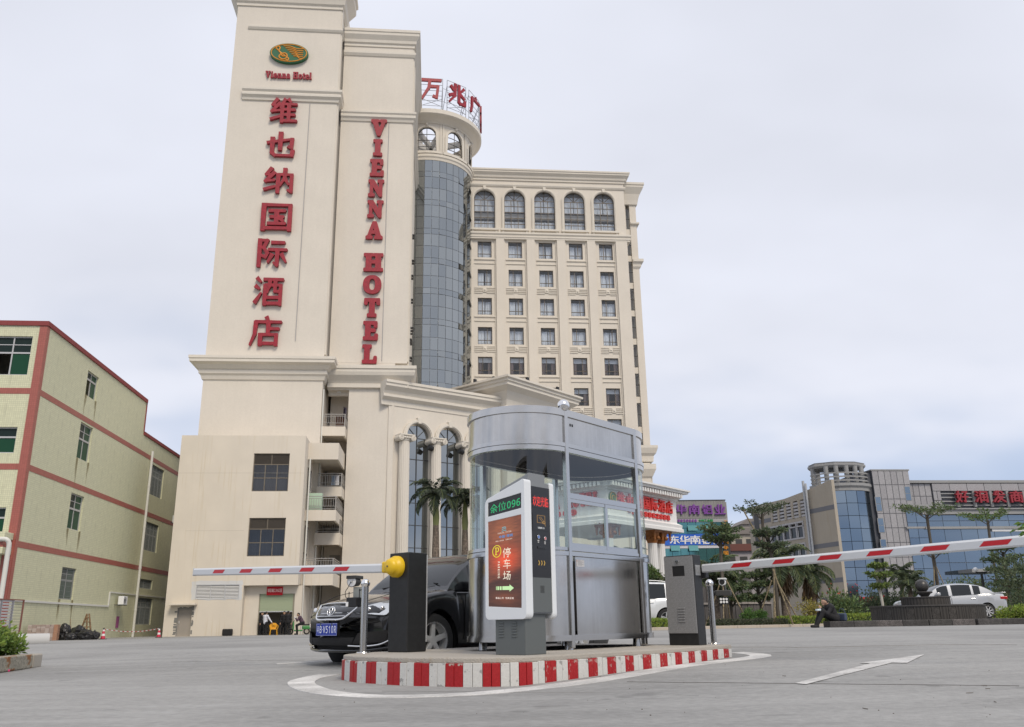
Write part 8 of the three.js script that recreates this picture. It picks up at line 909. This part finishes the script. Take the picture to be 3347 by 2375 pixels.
{
  const at = (sx, b) => { const q = hp(sx, 2065, b); return HW(q[0], 0, b); };
  person('person in a dark suit facing the white shirted man in the shutter doorway', at(853, 25.5), 1.2, stand(), { topM: suit });
  person('person in a white shirt and dark trousers leaning to the yellow chair', at(866, 26.4), 2.6, stand({ arms: [[[0.19, 1.4, 0], [0.26, 1.14, 0.05], [0.25, 0.9, 0.12]], [[-0.19, 1.4, 0], [-0.33, 1.15, 0.1], [-0.45, 0.93, 0.22]]] }), { topM: shirt, top: 'shirt' });
  person('person in a black coat standing inside the shutter doorway, face to the road', at(926, 25.3), 0.1, stand({ H: 1.02 }), { topM: suit });
  person('person in a black coat seen from behind in the shutter doorway', at(939, 26.0), 3.3, stand({ H: 1.03, arms: [[[0.19, 1.44, 0], [0.26, 1.16, 0.02], [0.2, 1.2, 0.25]], [[-0.19, 1.44, 0], [-0.25, 1.15, -0.02], [-0.25, 0.9, 0.06]]] }), { topM: suit });
  // rider on the scooter
  const sp = at(976, 27.2), yaw = -1.25, sc = thing('motor_scooter', 'green and white motor scooter with red tail lamp by the annex corner', 'scooter', sp, yaw), gr = mat(0.05, 0.22, 0.06, 0.4), wl = (z) => [new THREE.TorusGeometry(0.19, 0.055, 10, 26).rotateY(Math.PI / 2).translate(0, 0.245, z)];
  part(sc, 'wheel', wl(0.62), M.rubber); part(sc, 'wheel', wl(-0.6), M.rubber); part(sc, 'body_shell', [rbx(-0.13, 0.13, 0.38, 0.66, -0.85, -0.25, 0.08, 3), rbx(-0.12, 0.12, 0.25, 0.36, -0.3, 0.35, 0.04), rbx(-0.2, 0.2, 0.35, 0.95, 0.36, 0.46, 0.045)], gr); part(sc, 'seat', rbx(-0.13, 0.13, 0.68, 0.77, -0.8, -0.1, 0.045, 3), M.rubber); part(sc, 'tail_lamp', rbx(-0.1, 0.1, 0.58, 0.7, -0.93, -0.84, 0.03), tailM); part(sc, 'tail_panel', rbx(-0.13, 0.13, 0.5, 0.75, -0.86, -0.8, 0.03), M.white); part(sc, 'handlebar', [bar([-0.34, 1.02, 0.36], [0.34, 1.02, 0.36], 0.018), bar([0, 0.9, 0.42], [0, 1.03, 0.36], 0.03), bar([0, 0.3, 0.6], [0, 0.95, 0.42], 0.03)], M.darkFrame); for (const s of [-1, 1]) part(sc, 'mirror', [bar([s * 0.25, 1.02, 0.36], [s * 0.34, 1.24, 0.32], 0.008), sph(s * 0.34, 1.26, 0.32, 0.055, 10, 8)], M.white);
  person('person in a plum shirt sitting on the motor scooter, hands raised to the face', sp, yaw, { head: [0, 1.47, 0.08], neck: [0, 1.31, 0.0], hip: [0, 0.84, -0.28], face: [0, 0, 1], arms: [[[0.19, 1.26, -0.02], [0.24, 1.02, 0.14], [0.06, 1.24, 0.26]], [[-0.19, 1.26, -0.02], [-0.24, 1.02, 0.14], [-0.06, 1.24, 0.27]]], legs: [[[0.1, 0.86, -0.26], [0.22, 0.68, 0.16], [0.28, 0.12, 0.1], [0.3, 0.05, 0.25]], [[-0.1, 0.86, -0.26], [-0.22, 0.68, 0.16], [-0.28, 0.12, 0.1], [-0.3, 0.05, 0.25]]] }, { topM: plum, top: 'shirt' });
  // yellow plastic armchair
  const c = thing('plastic_chair', 'yellow plastic armchair in front of the shutter doorway', 'chair', at(894, 26.6), 0.35), ym = mat(0.72, 0.36, 0.015, 0.45); part(c, 'seat', rbx(-0.24, 0.24, 0.4, 0.44, -0.22, 0.24, 0.02), ym); part(c, 'backrest', (() => { const s = shapeOf([[-0.2, 0.44], [0.2, 0.44], [0.27, 0.72], [0.2, 0.86], [0, 0.9], [-0.2, 0.86], [-0.27, 0.72]]); for (const x of [-0.1, 0, 0.1]) s.holes.push(rectPath(x - 0.02, x + 0.02, 0.56, 0.74)); return ext(s, 0.03, -0.26, 0.008); })(), ym); for (const x of [-1, 1]) { for (const z of [-0.22, 0.22]) part(c, 'leg', bar([x * 0.27, 0, z * 1.15], [x * 0.22, 0.42, z], 0.026, 8), ym); part(c, 'armrest', [tube([[x * 0.26, 0.74, -0.24], [x * 0.31, 0.68, 0], [x * 0.3, 0.64, 0.2], [x * 0.27, 0.42, 0.24]], 0.025, 20, 8)], ym); }
}
{ // man eating on the fountain kerb
  const p = gp(2722, 30.6), y0 = p.y, t = -Math.PI / 2 + 0.15; // faces left
  person('person in black sitting on the granite kerb, eating from a white box', [p.x, y0, p.z], t, { head: [0, 0.84, 0.2], neck: [0, 0.72, 0.08], hip: [0, 0.3, -0.12], face: [0, -0.25, 0.95], arms: [[[0.18, 0.66, 0.05], [0.22, 0.44, 0.25], [0.05, 0.62, 0.36]], [[-0.18, 0.66, 0.05], [-0.22, 0.42, 0.25], [-0.06, 0.52, 0.42]]], legs: [[[0.1, 0.3, -0.06], [0.14, 0.5, 0.36], [0.13, 0.1, 0.62], [0.13, 0.045, 0.8]], [[-0.1, 0.3, -0.06], [-0.14, 0.47, 0.36], [-0.15, 0.1, 0.52], [-0.16, 0.045, 0.68]]] }, { topM: suit, cell: 0.018 });
  const v = V3(0, 0, 0.46).applyAxisAngle(V3(0, 1, 0), t); one('food_box', [rbx(-0.08, 0.08, 0, 0.06, -0.07, 0.07, 0.015), bx(-0.075, 0.075, 0.055, 0.065, -0.065, 0.065)], mat(0.62, 0.72, 0.78, 0.6), 'small white food box held by the person on the kerb', 'box', undefined, [p.x + v.x, y0 + 0.545, p.z + v.z], t);
  const b = V3(-0.05, 0, -0.42).applyAxisAngle(V3(0, 1, 0), t); one('shoulder_bag', [rbx(-0.16, 0.16, 0, 0.26, -0.07, 0.07, 0.05, 3), tube([[-0.14, 0.24, 0], [-0.05, 0.4, 0], [0.05, 0.4, 0], [0.14, 0.24, 0]], 0.012, 20, 6)], mat(0.05, 0.07, 0.12, 0.8), 'dark blue bag standing on the kerb behind the seated person', 'bag', undefined, [p.x + b.x, y0 + 0.2, p.z + b.z], t + 0.4);
}
// ---------- left side clutter ----------
{
  const c1 = onY(136, 2180, 0), c0 = onY(0, 2199, 0), dir = c0.clone().sub(c1).normalize(), yaw = Math.atan2(-dir.z, dir.x), pl = thing('planter', 'raised concrete planter edge with stained blocks at the road side', 'planter', [c1.x, 0, c1.z], yaw), H = 0.2;
  const stT = tex(256, 128, (u, v) => { const n = fbm(u, v, 4, 3, 4, 211), r = sm(0.52, 0.68, n), k = 0.62 + (fbm(u, v, 30, 20, 3, 217) - 0.5) * 0.25; return [lerp(k, 0.55, r * 0.8), lerp(k * 0.97, 0.33, r * 0.8), lerp(k * 0.88, 0.16, r * 0.8)]; }, [1.2, 3]), pm = mat(0.8, 0.8, 0.8, 0.9, { map: stT }), pg = mat(0.40, 0.37, 0.32, 0.9, { map: TX.dirty });
  for (const [a, b, m] of [[0.0, 0.42, pg], [0.44, 1.5, pm], [1.51, 2.6, pm], [2.61, 3.8, pm]]) part(pl, 'kerb_block', rbx(a, b, 0, H + (a === 0 ? -0.005 : 0), 0, 0.16, 0.025, 2), m); part(pl, 'kerb_block', rbx(-0.02, 0.14, 0, H - 0.01, 0.17, 2.6, 0.025, 2), pg); part(pl, 'soil', bx(0.14, 3.8, 0.02, H - 0.04, 0.16, 2.6), mat(0.07, 0.05, 0.035, 0.95, { map: TX.stone }));
  // leafy plants, each its own
  const nrm = V3(0, 0, 1).applyAxisAngle(V3(0, 1, 0), yaw), at = (s, d) => c1.clone().addScaledVector(dir, s).addScaledVector(nrm, d).setY(H - 0.04), LB = [0.17, 0.27, 0.05];
  [[0.25, 0.42, 0.26, 0.34, 'low trailing plant at the corner of the concrete planter'], [0.55, 0.6, 0.34, 0.5, 'bright leafy shrub at the near corner of the planter'], [0.95, 0.5, 0.38, 0.52, 'leafy shrub with pale blue flowers in the planter'], [1.35, 0.75, 0.42, 0.55, 'tall bright green shrub in the planter before the slatted gate'], [0.75, 1.1, 0.4, 0.55, 'leafy shrub deeper in the planter before the concrete pipe'], [1.75, 0.55, 0.4, 0.48, 'dense green shrub in the planter by the road edge']].forEach(([s, d, r, h, lb], i) => { const b = bush('leafy_shrub', lb, at(s, d), r, h, r, LB, 900, 0.085); if (i === 2 || i === 4) { const fl = []; for (let k = 0; k < 26; k++) { const a = rr(0, 6.283); fl.push([rr(-0.25, 0.2), rr(0.25, 0.42), r * rr(0.4, 0.8), Math.cos(a), Math.sin(a), 0.5, 0.04, 0.035, [0.42, 0.42, 0.62]]); } leaves(leafGeo(fl), b, 'flowers'); } });
  const pkp = onY(22, 2195, 0); one('flower_litter', [sph(0, 0.018, 0, 0.028, 8, 6), sph(0.03, 0.014, 0.01, 0.02, 8, 6), sph(-0.03, 0.014, 0.005, 0.018, 8, 6)], mat(0.55, 0.04, 0.16, 0.7), 'fallen pink flower on the road by the planter', 'flower', undefined, [pkp.x, 0, pkp.z]);
  const pk = bush('pink_shrub', 'pink flowering shrub at the end of the planter bed', at(2.0, 1.1), 0.3, 0.72, 0.3, [0.12, 0.16, 0.05], 500, 0.07); { const fl = []; for (let k = 0; k < 80; k++) fl.push([rr(-0.28, 0.28), rr(0.45, 0.78), rr(-0.28, 0.28), rr(-1, 1), 1, rr(-1, 1), 0.05, 0.045, [0.6, 0.22, 0.28]]); leaves(leafGeo(fl), pk, 'flowers'); }
}
{ // concrete pipe
  const p = onY(141, 2116, 0), r = 0.225; one('concrete_pipe', [(() => { const L = [[r * 0.8, 0], [r, 0], [r, 1.9], [r * 0.8, 1.9], [r * 0.8, 0]].map((q) => new THREE.Vector2(...q)); return new THREE.LatheGeometry(L, 36); })().rotateZ(Math.PI / 2).rotateY(0.6).translate(0, r, 0)], mat(0.5, 0.5, 0.49, 0.9, { map: TX.dirty }), 'short grey concrete pipe lying behind the planter', 'pipe', undefined, [p.x + 0.05, 0, p.z - 0.2]);
}
{ // slatted gate leaf leaning before the yellow factory
  const a = atD(-60, 1950, 37), b = atD(80, 1961, 40), L = Math.hypot(b.x - a.x, b.z - a.z), H = (a.y + b.y) / 2, g = thing('slatted_gate', 'rusty framed gate leaf with grey slats before the yellow factory', 'gate', [a.x, 0, a.z], Math.atan2(-(b.z - a.z), b.x - a.x)), fm = mat(0.20, 0.08, 0.06, 0.8), sl = mat(0.42, 0.42, 0.43, 0.6); part(g, 'frame', [bx(0, L, H - 0.05, H, -0.03, 0.03), bx(0, 0.05, 0, H - 0.05, -0.03, 0.03), bx(L - 0.05, L, 0, H - 0.05, -0.03, 0.03), bx(0, L, 0.02, 0.07, -0.03, 0.03)], fm); for (const x of [L * 0.45, L * 0.72]) part(g, 'post', bx(x, x + 0.06, 0.07, H - 0.05, -0.025, 0.04), mat(0.2, 0.2, 0.22, 0.6)); for (let y = 0.15; y < H - 0.1; y += 0.125) { part(g, 'slat', bx(0.05, L * 0.78, y, y + 0.075, -0.02, 0.0), sl); part(g, 'thin_rod', bx(L * 0.78, L - 0.05, y + 0.03, y + 0.045, -0.01, 0.005), mat(0.15, 0.15, 0.15, 0.6)); }
}
{ // pallet of bricks, rubbish bags, timber, cones and tape
  const q = gp(145, 53), t = thing('brick_pallet', 'stack of pale bricks against the yellow wall', 'brick stack', [q.x, 0, q.z], TH + 0.1), bg = rbx(-0.115, 0.115, 0, 0.098, -0.11, 0.11, 0.008, 1), bm = [mat(0.38, 0.31, 0.28, 0.9), mat(0.33, 0.26, 0.23, 0.9), mat(0.43, 0.37, 0.34, 0.9), mat(0.36, 0.2, 0.13, 0.9)]; for (let y = 0; y < 9; y++) for (let x = 0; x < 7; x++) for (let z = 0; z < 2; z++) { if (y === 8 && rnd() < 0.3) continue; const o = part(t, 'brick', bg, x === 6 ? bm[3] : bm[Math.floor(rnd() * 3)]); o.position.set((x - 3) * 0.236 + rr(-0.01, 0.01), y * 0.1, (z - 0.5) * 0.225); o.rotation.y = rr(-0.03, 0.03); }
  const bagM = mat(0.012, 0.012, 0.013, 0.35), bag = (lb, sx, D, r, h) => { const g = new THREE.IcosahedronGeometry(1, 4), p = g.attributes.position, s = rr(0, 50), v = V3(); for (let i = 0; i < p.count; i++) { v.fromBufferAttribute(p, i); const n = noise3(v.x * 2 + s, v.y * 2, v.z * 2 + 5, 401) + 0.5 * noise3(v.x * 6 + s, v.y * 5, v.z * 6 + 3, 433); v.multiplyScalar(0.72 + n * 0.45); p.setXYZ(i, v.x * r, Math.max(0, (v.y * 0.5 + 0.42) * h), v.z * r * 0.8); } g.computeVertexNormals(); const c = gp(sx, D); one('rubbish_bag', mg([g, bar([0, h * 0.86, 0], [rr(-0.08, 0.08), h * 1.04, 0], 0.06, 7, 0.03)]), bagM, lb, 'rubbish bag', undefined, [c.x, 0, c.z], rr(0, 6)); };
  bag('black rubbish bag with a knotted neck next to the brick stack', 212, 54, 0.42, 0.95); bag('tall black rubbish bag beside the timber frame', 258, 55, 0.5, 0.85); bag('crumpled black rubbish bag in front of the timber frame', 285, 54, 0.5, 0.6); bag('low black rubbish bag next to the striped cone', 312, 54.5, 0.4, 0.55); bag('small black rubbish bag between the larger bags', 236, 53.5, 0.35, 0.42);
  const wf = gp(284, 56.2), tw = thing('timber_frame', 'weathered timber trestle leaning on the yellow wall behind the bags', 'timber', [wf.x, 0, wf.z], 0.2), wm = mat(0.36, 0.23, 0.12, 0.85, { map: TX.bark }); for (const [a, b] of [[[-0.45, 0, 0.1], [-0.12, 1.55, -0.2]], [[0.4, 0, 0.15], [0.0, 1.55, -0.2]], [[0.15, 0, 0.3], [-0.1, 1.5, -0.1]], [[-0.62, 0, 0.2], [-0.55, 0.75, 0.0]]]) part(tw, 'timber', bar(a, b, 0.055, 6), wm); for (const y of [0.45, 0.75, 1.05, 1.3]) part(tw, 'rung', bar([-0.38 + y * 0.2, y, 0.0], [0.33 - y * 0.2, y, 0.02], 0.035, 6), wm);
  { const a = gp(240, 56), s = thing('loose_stick', 'thin stick leaning on the yellow wall above the bags', 'stick', [a.x, 0, a.z]); part(s, 'stick', bar([0, 0, 0], [-0.4, 1.25, -0.3], 0.018, 6), wm); }
  const cp = [gp(341, 55), gp(522, 62)]; cp.forEach((p, i) => { const c = thing('traffic_cone', i ? 'striped traffic cone at the annex end of the tape' : 'striped traffic cone next to the rubbish bags', 'traffic cone', [p.x, 0, p.z], 0, 'striped cones holding the tape'); part(c, 'base', rbx(-0.18, 0.18, 0, 0.04, -0.18, 0.18, 0.01), M.rubber); [[0.04, 0.2, [0.55, 0.03, 0.07]], [0.2, 0.33, [0.72, 0.7, 0.7]], [0.33, 0.48, [0.55, 0.03, 0.07]], [0.48, 0.58, [0.72, 0.7, 0.7]], [0.58, 0.68, [0.03, 0.03, 0.03]]].forEach(([y0, y1, col]) => part(c, 'cone_ring', cyl(0, y0, y1, 0, lerp(0.14, 0.035, y0 / 0.7), lerp(0.14, 0.035, y1 / 0.7), 20, true), mat(...col, 0.5))); });
  const tp = thing('barrier_tape', 'red and white tape strung between the two striped cones', 'tape', [cp[0].x, 0, cp[0].z]), n = 26; for (let k = 0; k < n; k++) { const P = (t) => V3(lerp(0, cp[1].x - cp[0].x, t), 0.6 - 0.18 * Math.sin(t * Math.PI), lerp(0, cp[1].z - cp[0].z, t)), a = P(k / n), b = P((k + 1) / n), g = new THREE.BufferGeometry(); g.setAttribute('position', new THREE.Float32BufferAttribute([a.x, a.y - 0.018, a.z, b.x, b.y - 0.018, b.z, b.x, b.y + 0.018, b.z, a.x, a.y - 0.018, a.z, b.x, b.y + 0.018, b.z, a.x, a.y + 0.018, a.z], 3)); g.computeVertexNormals(); part(tp, 'tape_piece', g, k % 2 ? M.white : mat(0.5, 0.03, 0.05, 0.6)); }
}
{ const p = gp(2862, 70); one('red_banner', [bx(-0.9, 0.9, 0.6, 1.9, 0, 0.05), bar([-0.9, 0, 0.02], [-0.9, 2.0, 0.02], 0.05), bar([0.9, 0, 0.02], [0.9, 2.0, 0.02], 0.05)], mat(0.45, 0.02, 0.03, 0.7), 'red cloth banner on two poles below the glass bay of the office', 'banner', undefined, [p.x, p.y, p.z], -0.2); }
// ---------- the other side of the street, mirrored in steel and glass ----------
[[-34, 48, 22, 11, [0.34, 0.30, 0.26], 'brown grey shop block across the street with a flat roof'], [-6, 56, 26, 14, [0.42, 0.40, 0.37], 'grey five bay block across the street'], [26, 50, 20, 10, [0.30, 0.26, 0.22], 'dark brown shop block across the street'], [52, 30, 18, 12, [0.40, 0.36, 0.32], 'tan block across the side street']].forEach(([x, z, w, h, col, lb], i) => { const t = thing('street_building', lb, 'building', [x, 0, z], Math.PI + (i - 1.5) * -0.22), wm = mat(...col, 0.85, { map: TX.dirty }); part(t, 'wall', bx(-w / 2, w / 2, 0, h, -10, 0), wm); part(t, 'roof_edge', bx(-w / 2 - 0.3, w / 2 + 0.3, h, h + 0.4, -10.3, 0.3), M.creamTrim); for (let y = 1; y < h - 1.6; y += 3.2) for (let k = 0; k < w / 2.6 - 1; k++) part(t, 'window', bx(-w / 2 + 1 + k * 2.6, -w / 2 + 2.7 + k * 2.6, y, y + 1.8, 0, 0.05), carGlass); });
[[-14, 26, 6.5, 'leafy street tree across the road before the grey block'], [-3, 30, 7.5, 'tall leafy street tree across the road'], [9, 27, 6.0, 'round leafy street tree across the road'], [19, 24, 7.0, 'leafy street tree by the side street'], [-25, 28, 7.0, 'broad leafy street tree across the road before the brown block']].forEach(([x, z, h, lb]) => { const t = bush('street_tree', lb, V3(x, 1.6, z), 2.6, h - 1.6, 2.6, GREEN, 2600, 0.4, 'tree'); part(t, 'trunk', cyl(0, -1.6, h * 0.5, 0, 0.22, 0.12, 10), barkM); });
renderer.render(scene, camera);
